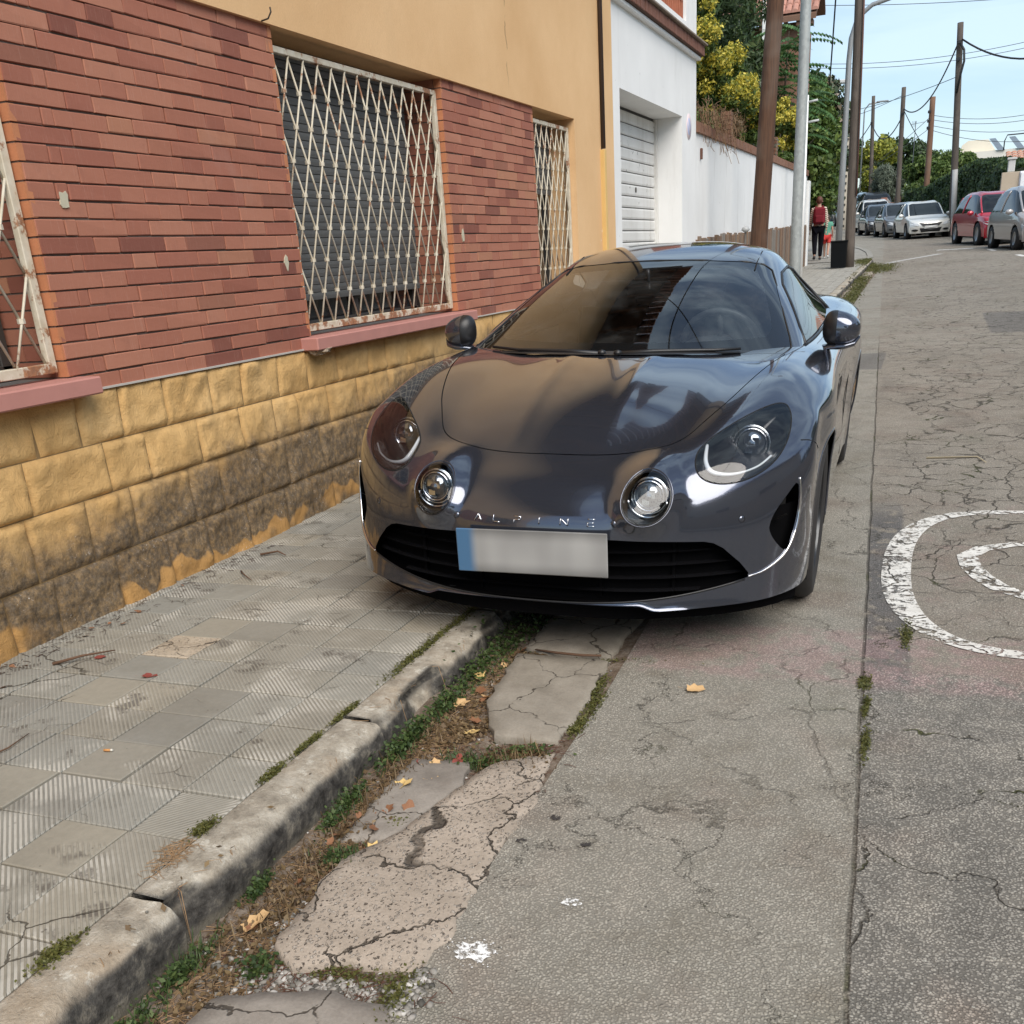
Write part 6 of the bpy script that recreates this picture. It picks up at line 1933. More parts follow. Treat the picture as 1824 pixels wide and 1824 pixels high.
# yellow-tipped shrubs above the garden wall
def yshrub(label, c, r, n, seed, g='yellow-tipped shrubs leaning over the garden wall'):
    t = thing('golden_shrub', label, 'shrub', (c[0], c[1], 2.2), g)
    bl = blobs_in(c, r, 44, min(r) * .36, seed)
    trunk(t, (c[0], c[1], 2.0), c, .06, [b[:3] for b in bl[:6]], seed)
    crown(t, bl, int(n * 2.0), .034, L_MID, aspect=2.0, shell=.3)
    top = [b for b in bl]
    outer = [(b[0] + .08, b[1] - .12, b[2] + .11, b[3] * 1.05, b[4] * 1.05, b[5] * 1.05) for b in top if b[2] > c[2] - r[2] * .35]
    crown(t, outer, int(n * 1.25), .027, L_YEL, name='golden_tips', aspect=2.0, shell=.25)
yshrub('tall golden shrub right beside the white house corner', (-3.95, 18.4, 3.95), (.60, 1.0, 1.35), 14000, 1)
yshrub('golden shrub over the wall just left of the brown pole', (-3.65, 21.2, 3.60), (.55, 1.3, .85), 14000, 2)
yshrub('golden shrub seen between the brown pole and the galvanised post', (-3.5, 26.6, 3.45), (.42, 1.5, .80), 10000, 3)
# straggly dry creeper hanging over the coping
def dry(label, pts, n, seed):
    t = thing('dry_creeper', label, 'creeper', pts[0])
    rd = random.Random(seed); mb = MB()
    for _ in range(n):
        p = Vector(pts[rd.randint(0, len(pts) - 1)]) + Vector((rd.uniform(-.1, .12), rd.uniform(-.6, .6), rd.uniform(-.05, .25)))
        q = [p]
        for _ in range(4): q.append(q[-1] + Vector((rd.uniform(-.03, .05), rd.uniform(-.16, .16), rd.uniform(-.16, .05))))
        mb.tube(q, .004, 3, cap=False)
    mb.build('twigs', M('dry_twig', (.22, .13, .07), .9, var=.3), t, fix=False)
dry('dry brown creeper over the coping near the white house', [(-3.10, 15.9, 2.98), (-3.1, 16.8, 2.98), (-3.1, 17.7, 2.98)], 170, 1)
t = thing('pale_shrub', 'pale dry greyish shrub over the wall behind the brown pole', 'shrub', (-3.5, 23.4, 2.8))
crown(t, blobs_in((-3.55, 23.2, 3.5), (.25, 1.3, .6), 9, .32, 4), 6000, .045, L_OLV, aspect=4, shell=.2)
crown(t, blobs_in((-3.4, 19.4, 3.15), (.12, .8, .2), 6, .2, 5), 1500, .045, L_BRN, name='dry_leaves', aspect=4, shell=.2)
# dark conifer mass at the top behind the golden shrub
tree('conifer', 'dark feathery conifer behind the golden shrub at the top', 'tree', (-5.2, 24, 1), (-5.0, 24, 6.0), (.9, 1.2, 1.9), 26, .6, 16000, .09, L_DARK, 11, aspect=4, droop=.6)
tree('conifer', 'dark conifer in front of the pink tile roof', 'tree', (-4.9, 27, 1), (-4.55, 27, 5.0), (.7, 1.0, 1.5), 22, .5, 14000, .09, L_DARK, 12, aspect=4, droop=.6)
# sumac (tree of heaven): pinnate fronds
def fronds(t, starts, L, seed, m, leaf=.11, nl=11):
    rd = random.Random(seed); V = []; F = []
    for (s, d) in starts:
        p = Vector(s); d = Vector(d).normalized(); q = [p]
        seg = L * rd.uniform(.7, 1.2) / nl
        side = d.cross(Vector((0, 0, 1))).normalized()
        for i in range(nl):
            d = (d + Vector((0, 0, -.07))).normalized(); p = p + d * seg
            for sg in (-1, 1):
                o = (side * sg * .9 + d * .35 + Vector((0, 0, -.45))).normalized(); ll = leaf * (1 - .5 * abs(i / nl - .4)) * rd.uniform(.8, 1.2)
                w = o.cross(Vector((0, 0, 1))).normalized() * ll * .2
                b = len(V); V += [p, p + o * ll * .5 + w, p + o * ll, p + o * ll * .5 - w]; F.append((b, b + 1, b + 2, b + 3))
    mesh_np('fronds', V, np.array(F), m, t)
t = thing('sumac_tree', 'bright green feathery sumac tree reaching out beside the galvanised lamp post', 'tree', (-4.0, 31, 1))
trunk(t, (-4.2, 31, .8), (-3.9, 30.5, 4.2), .09, [(-3.2, 30, 4.6), (-3.0, 30, 3.7), (-4.2, 29, 5.4), (-3.6, 29, 6.0)], 3)
rd = random.Random(5); st = []
for _ in range(150):
    a = rd.uniform(-PI, PI); c = Vector((-3.95 + rd.uniform(-.75, .55), 29.8 + rd.uniform(-1.8, 1.3), rd.uniform(3.5, 6.1)))
    st.append((c, (math.cos(a) + .15, math.sin(a) * .7 - .3, rd.uniform(.05, .5))))
st += [((-3.55, 29.6, 6.0), (1, -.1, .22)), ((-3.4, 29.6, 4.75), (1, 0, .16)), ((-3.35, 29.6, 4.95), (1, .1, .25)), ((-3.3, 29.6, 4.45), (1, 0, .05))]
fronds(t, st, 1.0, 6, L_SUM, .20, 12)
# big round-leaved tree beside the people, and magnolia with dark bronze leaves
tree('broadleaf_tree', 'dense green tree above the walking people', 'tree', (-3.9, 36, 1), (-3.75, 35, 3.9), (.85, 1.4, 1.75), 40, .55, 34000, .075, L_MID, 21, aspect=1.6, shell=.35)
tree('magnolia', 'bronze-leaved magnolia with ragged outline against the sky', 'tree', (-4.3, 41, 1.2), (-3.75, 40, 4.3), (.75, 1.0, 2.2), 34, .42, 11000, .10, L_MAG, 22, aspect=1.8, shell=.1)
t = thing('broadleaf_tree', 'dark shady trees closing the street under the magnolia', 'tree', (-8, 58, 2), None)
crown(t, blobs_in((-6.6, 56, 3.4), (1.9, 2.5, 1.2), 26, .8, 23), 14000, .10, L_DARK, aspect=1.6, shell=.3)
trunk(t, (-7, 56, .8), (-6.6, 56, 3.4), .15, [(-5.6, 56, 3.6), (-7.6, 56, 4)], 23)
t = thing('broadleaf_tree', 'dark tree mass left of the concrete pole', 'tree', (-9, 70, 2), None)
crown(t, blobs_in((-8.2, 78, 5.5), (2.6, 3, 2.0), 28, 1.1, 24), 12000, .14, L_DARK, aspect=1.6, shell=.3)
trunk(t, (-8.4, 78, 1.5), (-8.2, 78, 5.5), .2, [(-7, 78, 6), (-9, 78, 6)], 24)
# right-hand background trees
tree('yellow_tree', 'small yellow-green tree behind the far thin pole', 'tree', (-4.4, 92, 2), (-4.3, 92, 5.9), (1.5, 1.5, 1.9), 18, .7, 9000, .12, L_YG, 31, aspect=1.6)
tree('olive_tree', 'silvery grey olive tree behind the parked cars', 'tree', (-2.8, 76, 1.8), (-2.9, 76, 4.3), (.85, 1.0, 1.15), 22, .5, 13000, .10, L_OLV, 32, aspect=5, droop=-.8)
tree('broadleaf_tree', 'green tree behind the orange-brown pole', 'tree', (-.8, 69, 1.4), (-.65, 69, 4.1), (.9, 1.2, 1.0), 20, .55, 13000, .10, L_MID, 33, aspect=1.8)
tree('broadleaf_tree', 'spreading green tree left of the white flat-roofed house', 'tree', (.9, 66, 1.4), (.75, 66, 4.3), (1.15, 1.2, .75), 22, .5, 14000, .09, L_MID, 34, aspect=2.2)
for i, (x, z, r) in enumerate(((-7.8, 9.2, 2.2), (-4.8, 9.3, 1.9), (-1.9, 8.4, 1.5), (-10.5, 8.5, 2.4))):
    tree('broadleaf_tree', ['tall dark tree against the sky behind the yellow-green tree', 'dark rounded tree against the sky behind the third pole', 'small dark tree against the sky left of the orange-brown pole', 'dark tree behind the grey wooden pole'][i], 'tree', (x, 122, 3.4), (x, 122, z - .6), (r, 1.5, 1.4), 16, .9, 5000, .19, L_DARK, 40 + i, aspect=1.7, shell=.2)
# far wood closing the horizon
V, F = leaf_cloud([(x, 165 + 8 * math.sin(x), 5.6 + .8 * math.sin(x * .7), 4.5, 3, 3.0) for x in range(-60, 70, 5)], 26000, .42, 1.6, shell=.4)
o = mesh_np('tree_belt', V, F, L_DARK); tag(o, 'distant dark belt of trees along the horizon', 'trees', kind='stuff')
# ivy hedge on the right
def hedge(label, pts, h, w, n, m, seed):
    t = thing('ivy_hedge', label, 'hedge', (pts[0][0], pts[0][1], gz(pts[0][1])))
    V = []; F = []
    for (x, y, z0, z1) in pts: V += [(x - w / 2, y, z0), (x - w / 2, y, z1 - .15), (x, y, z1 - .03), (x + w / 2, y, z1 - .15), (x + w / 2, y, z0)]
    for j in range(len(pts) - 1):
        for k in range(4): F.append((j * 5 + k, j * 5 + k + 1, j * 5 + 6 + k, j * 5 + 5 + k))
    F.append((0, 1, 2, 3, 4))
    mesh_np('core', V, F, M('hedge_core', (.012, .02, .008), .95), t)
    P = np.array(pts); s = rng.random(n) * (len(P) - 1); i = s.astype(int); f = (s - i)[:, None]; q = P[i] * (1 - f) + P[np.minimum(i + 1, len(P) - 1)] * f
    u = rng.random(n); side = rng.random(n)
    c = np.zeros((n, 3)); c[:, 1] = q[:, 1] + rng.normal(size=n) * .05
    top = side > .78
    c[:, 0] = np.where(top, q[:, 0] + (rng.random(n) - .5) * w, q[:, 0] - w / 2 - rng.random(n) * .14)
    c[:, 2] = np.where(top, q[:, 3] - .08 + rng.random(n) * .18, q[:, 2] + u * (q[:, 3] - q[:, 2]))
    c[:, 0] += .06 * np.sin(c[:, 1] * 3) + .05 * np.sin(c[:, 2] * 5 + c[:, 1])
    nrm = rng.normal(size=(n, 3)) * .6; nrm[:, 0] -= 1; nrm[:, 1] -= .4; nrm[:, 2] += .35; nrm /= np.linalg.norm(nrm, axis=1)[:, None]
    tt = rng.normal(size=(n, 3)); tt -= nrm * (tt * nrm).sum(1)[:, None]; tt /= np.linalg.norm(tt, axis=1)[:, None]; b = np.cross(nrm, tt); sz_ = .075 * (.6 + .8 * rng.random(n))[:, None]
    VV = np.stack([c - tt * sz_, c + b * sz_ * .7, c + tt * sz_, c - b * sz_ * .7], 1).reshape(-1, 3)
    mesh_np('leaves', VV, np.arange(n * 4).reshape(n, 4), m, t)
hedge('dense dark green ivy hedge on a low beige wall behind the parked cars', [(2.9, 44.6, 1.75, 3.25), (2.3, 47.5, 1.8, 3.65), (1.75, 50.5, 1.85, 3.8), (1.0, 54, 1.95, 3.6), (.2, 58, 2.0, 3.3), (-.9, 62.5, 2.1, 3.3)], 1.8, .8, 26000, L_DARK, 1)
lw = thing('low_wall', 'low beige wall under the ivy hedge', 'wall', (2, 49, 1))
V = []; F = []
for (x, y) in ((2.75, 44.6), (2.15, 47.5), (1.6, 50.5), (.85, 54), (.05, 58), (-1.05, 62.5)): V += [(x - .42, y, .5), (x - .42, y, gz(y) + .85), (x, y, gz(y) + .85), (x, y, .5)]
for j in range(5):
    for k in range(4): F.append((j * 4 + k, j * 4 + (k + 1) % 4, j * 4 + 4 + (k + 1) % 4, j * 4 + 4 + k))
mesh_np('wall', V, F, M('beige_wall', (.44, .37, .28), .9, var=.12, sc=2), lw)

# ---- right-hand houses
bh = thing('beige_house', 'beige garden wall and gate pillar at the right edge behind the silver car', 'wall', (3, 43, 1))
mb = MB(); mb.cbox(2.15, 2.72, 43.2, 43.6, .6, 3.05, .01); mb.box(2.72, 6, 43.3, 43.5, .6, 2.9); mb.build('wall', M('beige_wall'), bh)
mb = MB(); mb.cbox(2.72, 3.6, 43.15, 43.3, 1.2, 3.05, .02)
for k in range(5): mb.cbox(2.76 + k * .17, 2.86 + k * .17, 43.10, 43.15, 1.2, 3.0, .004)
mb.build('white_gate', M('gate_white', (.72, .74, .76), .5), bh)
mb = MB(); mb.cbox(2.32, 2.55, 43.3, 43.5, 3.05, 3.45, .02); mb.cbox(2.28, 2.59, 43.26, 43.54, 3.45, 3.52, .01); mb.build('chimney', M('chimney_grey', (.5, .5, .48), .8), bh)
rh = thing('tiled_house', 'small orange tile roof at the right edge above the beige wall', 'house', (5, 60, 2))
mb = MB(); mb.box(3.4, 12, 57, 64, 1, 3.6); mb.build('wall', M('house_cream', (.55, .48, .38), .85), rh)
Vr = []; Fr = []
for r in range(9):
    for k in range(34):
        xc = 3.2 + k * .25; b = len(Vr)
        for t in (r / 9, (r + 1.1) / 9):
            for s in range(5):
                a = PI * s / 4; Vr.append((xc - math.cos(a) * .125, 56.6 + 4 * t, 3.55 + 1.05 * t + math.sin(a) * .07 + (.03 if t == r / 9 else 0)))
        for s in range(4): Fr.append((b + s, b + s + 1, b + 6 + s, b + 5 + s))
tag(mesh_np('roof_tile', Vr, Fr, M('roof_orange', (.50, .22, .13), .85, var=.3, sc=3), rh), kind='stuff')
fh = thing('flat_house', 'white flat-roofed house with tilted solar panels in the distance', 'house', (4, 78, 2))
FW = M('far_white', (.66, .63, .57), .85, var=.05, sc=.5)
mb = MB(); mb.box(1.7, 14, 76, 84, 1, 5.65); mb.build('wall', FW, fh)
mb = MB(); mb.prism([(1.25, 5.65), (1.35, 6.15), (1.7, 6.38), (2.85, 6.35), (3.35, 5.65)], 77, 82, 'y'); mb.build('roof_block', M('far_cream', (.70, .64, .52), .85, var=.05), fh)
PAN = M('solar_panel', (.22, .27, .33), .25, var=.05, coat=.4)
for x in (2.85, 3.95):
    mb = MB(); mb.add([(x, 75.9, 6.30), (x + .35, 75.9, 6.30), (x + .95, 75.9, 5.62), (x + .55, 75.9, 5.62), (x, 76.0, 6.32), (x + .35, 76.0, 6.32), (x + .95, 76.0, 5.64), (x + .55, 76.0, 5.64)], [(0, 1, 2, 3), (4, 7, 6, 5), (0, 3, 7, 4), (1, 5, 6, 2)]); mb.build('solar_panel', PAN, fh)
mb = MB(); mb.tube([(3.72, 75.9, 5.6), (3.72, 75.9, 6.1), (3.85, 75.9, 6.42), (5.6, 75.9, 6.42)], .035, 6); mb.tube([(5.0, 75.9, 6.42), (5.0, 75.9, 5.6)], .03, 6); mb.build('panel_frame', WIRE, fh)
rw = thing('brick_fence', 'reddish fence with pillars between the trees and the parked cars', 'fence', (-2, 71, 1.6))
for k in range(9):
    x = -3.9 + k * .42; y = 73.4 - k * .75
    mb = MB(); mb.cbox(x, x + .34, y, y + .25, 1.4, 2.95 + (.3 if k % 2 == 0 else 0) + gz(y) - 1.5, .01); mb.build('panel', M('red_fence', (.33, .16, .12), .85, var=.2, sc=2), rw)
dh = thing('brown_roof_house', 'low brown-roofed house in the shade at the end of the left side', 'house', (-9, 66, 2))
mb = MB(); mb.prism([(-9.8, 3.9), (-8.0, 4.9), (-6.6, 4.2), (-6.6, 4.05), (-9.8, 3.75)], 60, 66, 'y'); mb.build('roof', M('brown_roof', (.12, .07, .05), .9, var=.3), dh)
mb = MB(); mb.box(-9.3, -6.9, 60.4, 65.6, 1, 3.95); mb.build('wall', M('tan_wall', (.22, .15, .11), .9), dh)
an = thing('tv_antenna', 'thin television aerial above the trees between two poles', 'aerial', (-1.65, 100, 4))
mb = MB(); mb.tube([(-1.95, 100, 4), (-1.95, 100, 9.7)], .03, 5); mb.tube([(-2.3, 100, 9.5), (-1.3, 100, 9.6)], .02, 4)
for k in range(4): mb.tube([(-2.25 + k * .1, 99.8, 9.3), (-2.2 + k * .1, 100.2, 9.75)], .015, 4)
mb.build('mast', WIREG, an)

# ================================================================ PARKED CARS (background)
CARPAINT = {}
def paint_col(nm, c, metal=.3): 
    if nm not in CARPAINT: CARPAINT[nm] = mat_paint(nm, c, metal, .35, .05)
    return CARPAINT[nm]
CGLASS = M('car_glass_dark', (.012, .015, .018), .06, var=0, spec=.4)
CBLACK = M('car_black_trim', (.015, .015, .016), .5, var=0)
CLAMP = M('car_headlamp', (.55, .57, .58), .12, var=0, coat=.8)
CPLATE = M('car_plate', (.62, .62, .60), .5, var=.1, sc=40)
CRIM = M('car_rim', (.42, .43, .44), .35, metal=.8, var=0)
def parked(label, front, yaw, L, W, H, col, style='hatch', lv=2, plate=True, metal=.3, flip=False):
    """front: ground point under the nose; car stretches away from it"""
    root = thing('parked_car', label, 'car' if style != 'van' else 'van', (0, 0, 0))
    pm = paint_col('paint_' + col[0], col[1], metal)
    w = W / 2
    hb = {'hatch': .62, 'suv': .60, 'sedan': .62, 'van': .60, 'mpv': .60}[style] * H     # beltline
    bon = {'hatch': (.80, 1.15), 'suv': (1.0, 1.1), 'sedan': (.85, 1.25), 'van': (.35, .85), 'mpv': (.55, .75)}[style]
    rt = {'hatch': 3.3, 'suv': 3.7, 'sedan': 2.9, 'van': 4.4, 'mpv': 3.6}[style] * L / 4.3
    bh_ = hb * (.97 if style in ('suv', 'van') else .93)
    yw = bon[1]; yt = yw + (.80 if style in ('hatch', 'sedan', 'mpv') else .62 if style == 'suv' else .55)
    top = [  # y, z centre, half width at shoulder, greenhouse half width or None
        (.06, .22), (.0, .46), (.04, bh_ * .76), (.22, bh_ * .9), (yw * .55, bh_ * .97), (yw, hb), (yt, H * .965), ((yt + rt) / 2, H), (rt, H * .955), (min(L - .25, rt + .55 if style != 'sedan' else rt + .75), hb * 1.02), (L - .04, hb * .93), (L, hb * .6), (L - .08, .3)]
    P = []; 
    for r, (y, z) in enumerate(top):
        g = 6 <= r <= 8
        front_in = {0: .90, 1: .93, 2: .93, 3: .95, 4: .985}.get(r, 1.0) * {12: .88, 11: .94, 10: .94, 9: .97}.get(r, 1.0)
        yo = {0: .20, 1: .22, 2: .24, 3: .18, 4: .06}.get(r, 0) - {12: .1, 11: .14, 10: .12, 9: .04}.get(r, 0)
        ww = w * front_in
        zb = hb if 5 <= r <= 9 else z
        zs = [z, z - .004, z - (.05 if g else .02), min(zb, z) - (.04 if not g else 0), min(zb, z) * .62 + .02, .26 if z > .3 else z]
        if r <= 1: zs = [z, z, z, z, z if r == 0 else z * .9, .22]
        if r >= 11: zs = [z, z, z, z, z * .85, .3 if r < 12 else z]
        gx_ = .72 if g else .80 if r in (5, 9) else .8
        xs = [0, ww * .40, ww * (gx_ if g else .80), ww * (.97 if g else .97), ww * 1.0, ww * .97]
        ys_ = [y, y + yo * .08, y + yo * .45, y + yo, y + yo * 1.02, y + yo]
        for c in range(6): P.append((xs[c], ys_[c], zs[c]))
    F = []; mi = []
    for r in range(len(top) - 1):
        for c in range(5):
            F.append((r * 6 + c, r * 6 + c + 1, (r + 1) * 6 + c + 1, (r + 1) * 6 + c))
            m = 0
            if r == 5 and c < 2: m = 1
            if r in (5, 6, 7, 8) and c == 2: m = 2 if r in (5, 6, 7, 8) else 0
            if r == 8 and c < 2: m = 3
            mi.append(m)
    V, F2 = mirror_cage(P, F); mi2 = mi + mi
    V = cc_interp(V, F2, it=3, damp=.75)
    me = bpy.data.meshes.new('tmp'); me.from_pydata([tuple(v) for v in V], [], F2)
    me.polygons.foreach_set('material_index', mi2); me.update()
    o = bpy.data.objects.new('tmp', me); COL.objects.link(o)
    for _ in range(4): me.materials.append(None)
    md = o.modifiers.new('s', 'SUBSURF'); md.levels = lv + 1; dg = bpy.context.evaluated_depsgraph_get(); ev = o.evaluated_get(dg); m2 = ev.to_mesh()
    co = [v.co.copy() for v in m2.vertices]; polys = [(tuple(p.vertices), p.material_index) for p in m2.polygons]
    ev.to_mesh_clear(); bpy.data.objects.remove(o)
    bvh = BVHTree.FromPolygons(co, [p[0] for p in polys])
    R = .30 if style in ('hatch', 'sedan', 'mpv') else .34
    wys = (.84 * L / 4.3, L - .86 * L / 4.3)
    def take(idx, name, m, excl=None):
        F = [p for p, k in polys if k in idx]
        if excl: F = [f for f in F if not excl(sum((co[i] for i in f), Vector()) / len(f))]
        used = sorted({i for f in F for i in f}); ix = {v: k for k, v in enumerate(used)}
        oo = mesh_np(name, [co[i] for i in used], [tuple(ix[i] for i in f) for f in F], m, None, smooth=True); oo.parent = root; return oo
    arch = lambda c: abs(c.x) > w * .8 and any((c.y - y) ** 2 + (c.z - R) ** 2 < (R + .06) ** 2 for y in wys)
    take({0}, 'body', pm, arch); take({1}, 'windscreen', CGLASS); take({2}, 'side_window', CGLASS); take({3}, 'rear_window', CGLASS)
    # pillars: painted strips over the glass at the corners and between doors
    for sg in (-1, 1):
        ym = (yw + rt) / 2 + .35
        for ya, yb in ((P[5 * 6 + 2], P[6 * 6 + 2]), ((w * .96, ym, hb), (w * .74, ym - .05, H * .96)), (P[9 * 6 + 2], P[8 * 6 + 2])):
            q = []
            for t in np.linspace(0, 1, 7):
                a_, b_ = Vector(ya), Vector(yb); pp = a_.lerp(b_, t); pp.x *= sg
                h = bvh.find_nearest(pp)
                if h[0] is not None: q.append(h[0])
            if len(q) > 1:
                mb = MB(); mb.tube(q, .032, 6); oo = mb.build('pillar', pm, None, fix=False); oo.parent = root
    def patch(poly, name, m, off=.022):
        q = []
        for x, z in poly:
            h = bvh.ray_cast(Vector((x, -2, z)), Vector((0, 1, 0)))
            if h[0] is not None: q.append(h[0] + Vector((0, -off, 0)))
        if len(q) < 3: return
        c = sum(q, Vector()) / len(q); h = bvh.ray_cast(Vector((c.x, -2, c.z)), Vector((0, 1, 0)))
        if h[0] is not None: c = h[0] + Vector((0, -off - .012, 0))
        n = len(q); back = [p + Vector((0, .05, 0)) for p in q]
        mb = MB(); mb.add(q + back + [c], [(i, (i + 1) % n, 2 * n) for i in range(n)] + [(i, (i + 1) % n, n + (i + 1) % n, n + i) for i in range(n)])
        oo = mb.build(name, m, None, fix=False); oo.parent = root
    def el(cx_, cz, rx, rz, n=14, tilt=0): return [(cx_ + rx * math.cos(a), cz + rz * math.sin(a) + tilt * rx * math.cos(a)) for a in np.linspace(0, 2 * PI, n + 1)[:-1]]
    zl = bh_ * .70
    for sg in (-1, 1):
        patch(el(sg * w * .74, zl, w * .20, .062, tilt=.25 * sg), 'headlight', CLAMP)
        patch(el(sg * w * .70, .34, w * .14, .045), 'fog_lamp', CBLACK)
    patch([(-w * .52, zl + .03), (w * .52, zl + .03), (w * .36, zl - .10), (-w * .36, zl - .10)], 'grille', CBLACK)
    patch([(-w * .50, .42), (w * .50, .42), (w * .42, .26), (-w * .42, .26)], 'lower_grille', CBLACK)
    if plate: patch([(-.26, .50), (.26, .50), (.26, .39), (-.26, .39)], 'number_plate', CPLATE, .045)
    for sg in (-1, 1):
        for wy in wys:
            mb = MB(); mb.lathe([(R - .12, .10), (R - .02, .10), (R, .07), (R, -.07), (R - .02, -.1), (R - .1, -.1)], (sg * (w - .11), wy, R), 24, (sg, 0, 0), cap=False); oo = mb.build('tyre', RUBBER, None, fix=False); oo.parent = root
            mb = MB(); mb.lathe([(.001, .075), (.05, .07), (R - .14, .055), (R - .11, .09)], (sg * (w - .11), wy, R), 20, (sg, 0, 0), cap=False)
            oo = mb.build('rim', CRIM, None, fix=False); oo.parent = root
            mb = MB(); mb.lathe([(R + .05, .14), (R + .05, -.05), (.001, -.06)], (sg * (w - .16), wy, R), 18, (sg, 0, 0), cap=False); oo = mb.build('wheel_well', CBLACK, None, fix=False); oo.parent = root
        bm = bmesh.new(); bmesh.ops.create_icosphere(bm, subdivisions=2, radius=1)
        for v in bm.verts: v.co = Vector((v.co.x * .11 + sg * (w + .09), v.co.y * .06 + yw + .35, v.co.z * .075 + hb + .03))
        me = bpy.data.meshes.new('door_mirror'); bm.to_mesh(me); bm.free(); me.materials.append(pm); oo = bpy.data.objects.new('door_mirror', me); COL.objects.link(oo); oo.parent = root
    mb = MB(); mb.box(-w * .8, w * .8, .3, L - .3, .2, .4); oo = mb.build('underbody', CBLACK, None); oo.parent = root
    x, y = front; s = (gz(y + 2) - gz(y - 0)) / 2
    root.matrix_world = Matrix.Translation(Vector((x, y, gz(y)))) @ Matrix.Rotation(yaw, 4, 'Z') @ Matrix.Rotation(math.atan(s), 4, 'X')
    return root
YW = math.radians(11.5)
parked('white hatchback parked nose-on beside the tall dark pole', (-.05, 49.8), YW, 4.3, 1.77, 1.45, ('white', (.74, .73, .68)))
parked('grey car parked right behind the white hatchback', (-1.15, 55.0), YW, 4.3, 1.78, 1.47, ('grey', (.14, .15, .16)), 'hatch')
parked('dark car squeezed between the grey car and the white off-roader', (-2.25, 60.3), YW, 4.2, 1.76, 1.45, ('charcoal', (.05, .055, .065)), 'hatch')
parked('white off-roader parked behind the dark car', (-2.85, 66.2), YW, 4.3, 1.85, 1.68, ('white', (.74, .73, .68)), 'suv')
parked('large black van behind the white off-roader', (-3.15, 72.0), YW, 4.9, 2.0, 2.05, ('black', (.025, .028, .034)), 'van', plate=False)
parked('dark blue car showing between the curved lamp and the grey pole', (-5.35, 79.5), YW, 4.4, 1.8, 1.6, ('navy', (.03, .045, .07)), 'suv')
parked('black off-roader left of the curved lamp', (-7.3, 86), YW, 4.5, 1.85, 1.65, ('black', (.025, .028, .034)), 'suv')
parked('far white car behind the walking people', (-8.9, 92), YW, 4.3, 1.8, 1.6, ('white', (.74, .73, .68)), 'suv')
parked('farthest blue-grey car at the end of the row', (-10.4, 98), YW, 4.3, 1.8, 1.65, ('bluegrey', (.16, .20, .25)), 'suv')
parked('red car parked at the right with its side to the camera', (2.42, 38.2), math.radians(13), 4.5, 1.80, 1.57, ('red', (.42, .012, .03)), 'suv', lv=3)
parked('silver car cut by the right edge of the picture', (3.16, 33.2), math.radians(12), 3.9, 1.75, 1.60, ('silver', (.36, .34, .33)), 'mpv', lv=3)

# houses and a hedge across the street and behind the viewer, as the car's paint mirrors them
oh = thing('cream_house', 'cream house with a tiled roof across the street, outside the picture', 'house', (10, -2, 0))
mb = MB(); mb.box(7.5, 15, -9, 6, -.6, 4.6); mb.build('wall', M('cream_wall', (.58, .52, .42), .85), oh)
tiled_roof(oh, 7.0, 11.2, -9.5, 6.5, 4.6, 6.4)
mb = MB(); mb.box(11.2, 15.5, -9.5, 6.5, 4.6, 6.3); mb.build('gable', M('cream_wall'), oh)
for k in range(3):
    mb = MB(); mb.cbox(7.46, 7.52, -7 + k * 4.2, -5.6 + k * 4.2, 1.2, 2.7, .01); mb.build('window', GLASSD, oh)
ow = thing('street_wall', 'plain beige wall across the street, outside the picture', 'wall', (5.8, 8, 0))
mb = MB(); mb.box(5.7, 5.9, -12, 30, -.6, 1.9); mb.build('wall', M('beige_wall'), ow)
V, F = leaf_cloud([(6.4, y, 2.2, .6, 1.4, .8) for y in range(7, 31, 2)], 5000, .16, 1.6)
tag(mesh_np('hedge', V, F, L_DARK), 'hedge behind the wall across the street, outside the picture', 'hedge')
tree('broadleaf_tree', 'tree across the street, outside the picture', 'tree', (8, 13, 0), (8, 13, 4.2), (1.8, 2, 1.8), 18, 1.0, 6000, .16, L_MID, 61, aspect=1.7)
tree('broadleaf_tree', 'tree down the street behind the viewer', 'tree', (6.5, -17, -.5), (6.5, -17, 4.0), (2, 2, 2), 18, 1.2, 5000, .2, L_DARK, 62, aspect=1.7)
# ================================================================ PEOPLE
def skin_body(name, joints, bones, m, parent, lv=2):
    """joints: name -> (pos, radius); bones: pairs"""
    keys = list(joints); me = bpy.data.meshes.new(name)
    me.from_pydata([joints[k][0] for k in keys], [(keys.index(a), keys.index(b)) for a, b in bones], [])
    o = bpy.data.objects.new(name, me); COL.objects.link(o)
    sk = o.modifiers.new('skin', 'SKIN'); sk.use_smooth_shade = True
    for i, k in enumerate(keys):
        r = joints[k][1]; me.skin_vertices[0].data[i].radius = r if isinstance(r, tuple) else (r, r)
    me.skin_vertices[0].data[0].use_root = True
    ss = o.modifiers.new('s', 'SUBSURF'); ss.levels = lv
    dg = bpy.context.evaluated_depsgraph_get(); ev = o.evaluated_get(dg); m2 = bpy.data.meshes.new_from_object(ev)
    bpy.data.objects.remove(o)
    m2.name = name; m2.materials.clear(); m2.materials.append(m)
    m2.polygons.foreach_set('use_smooth', np.ones(len(m2.polygons), dtype=bool))
    o = bpy.data.objects.new(name, m2); COL.objects.link(o); o.parent = parent
    return o
SKINM = M('skin', (.42, .24, .17), .6, var=.08)
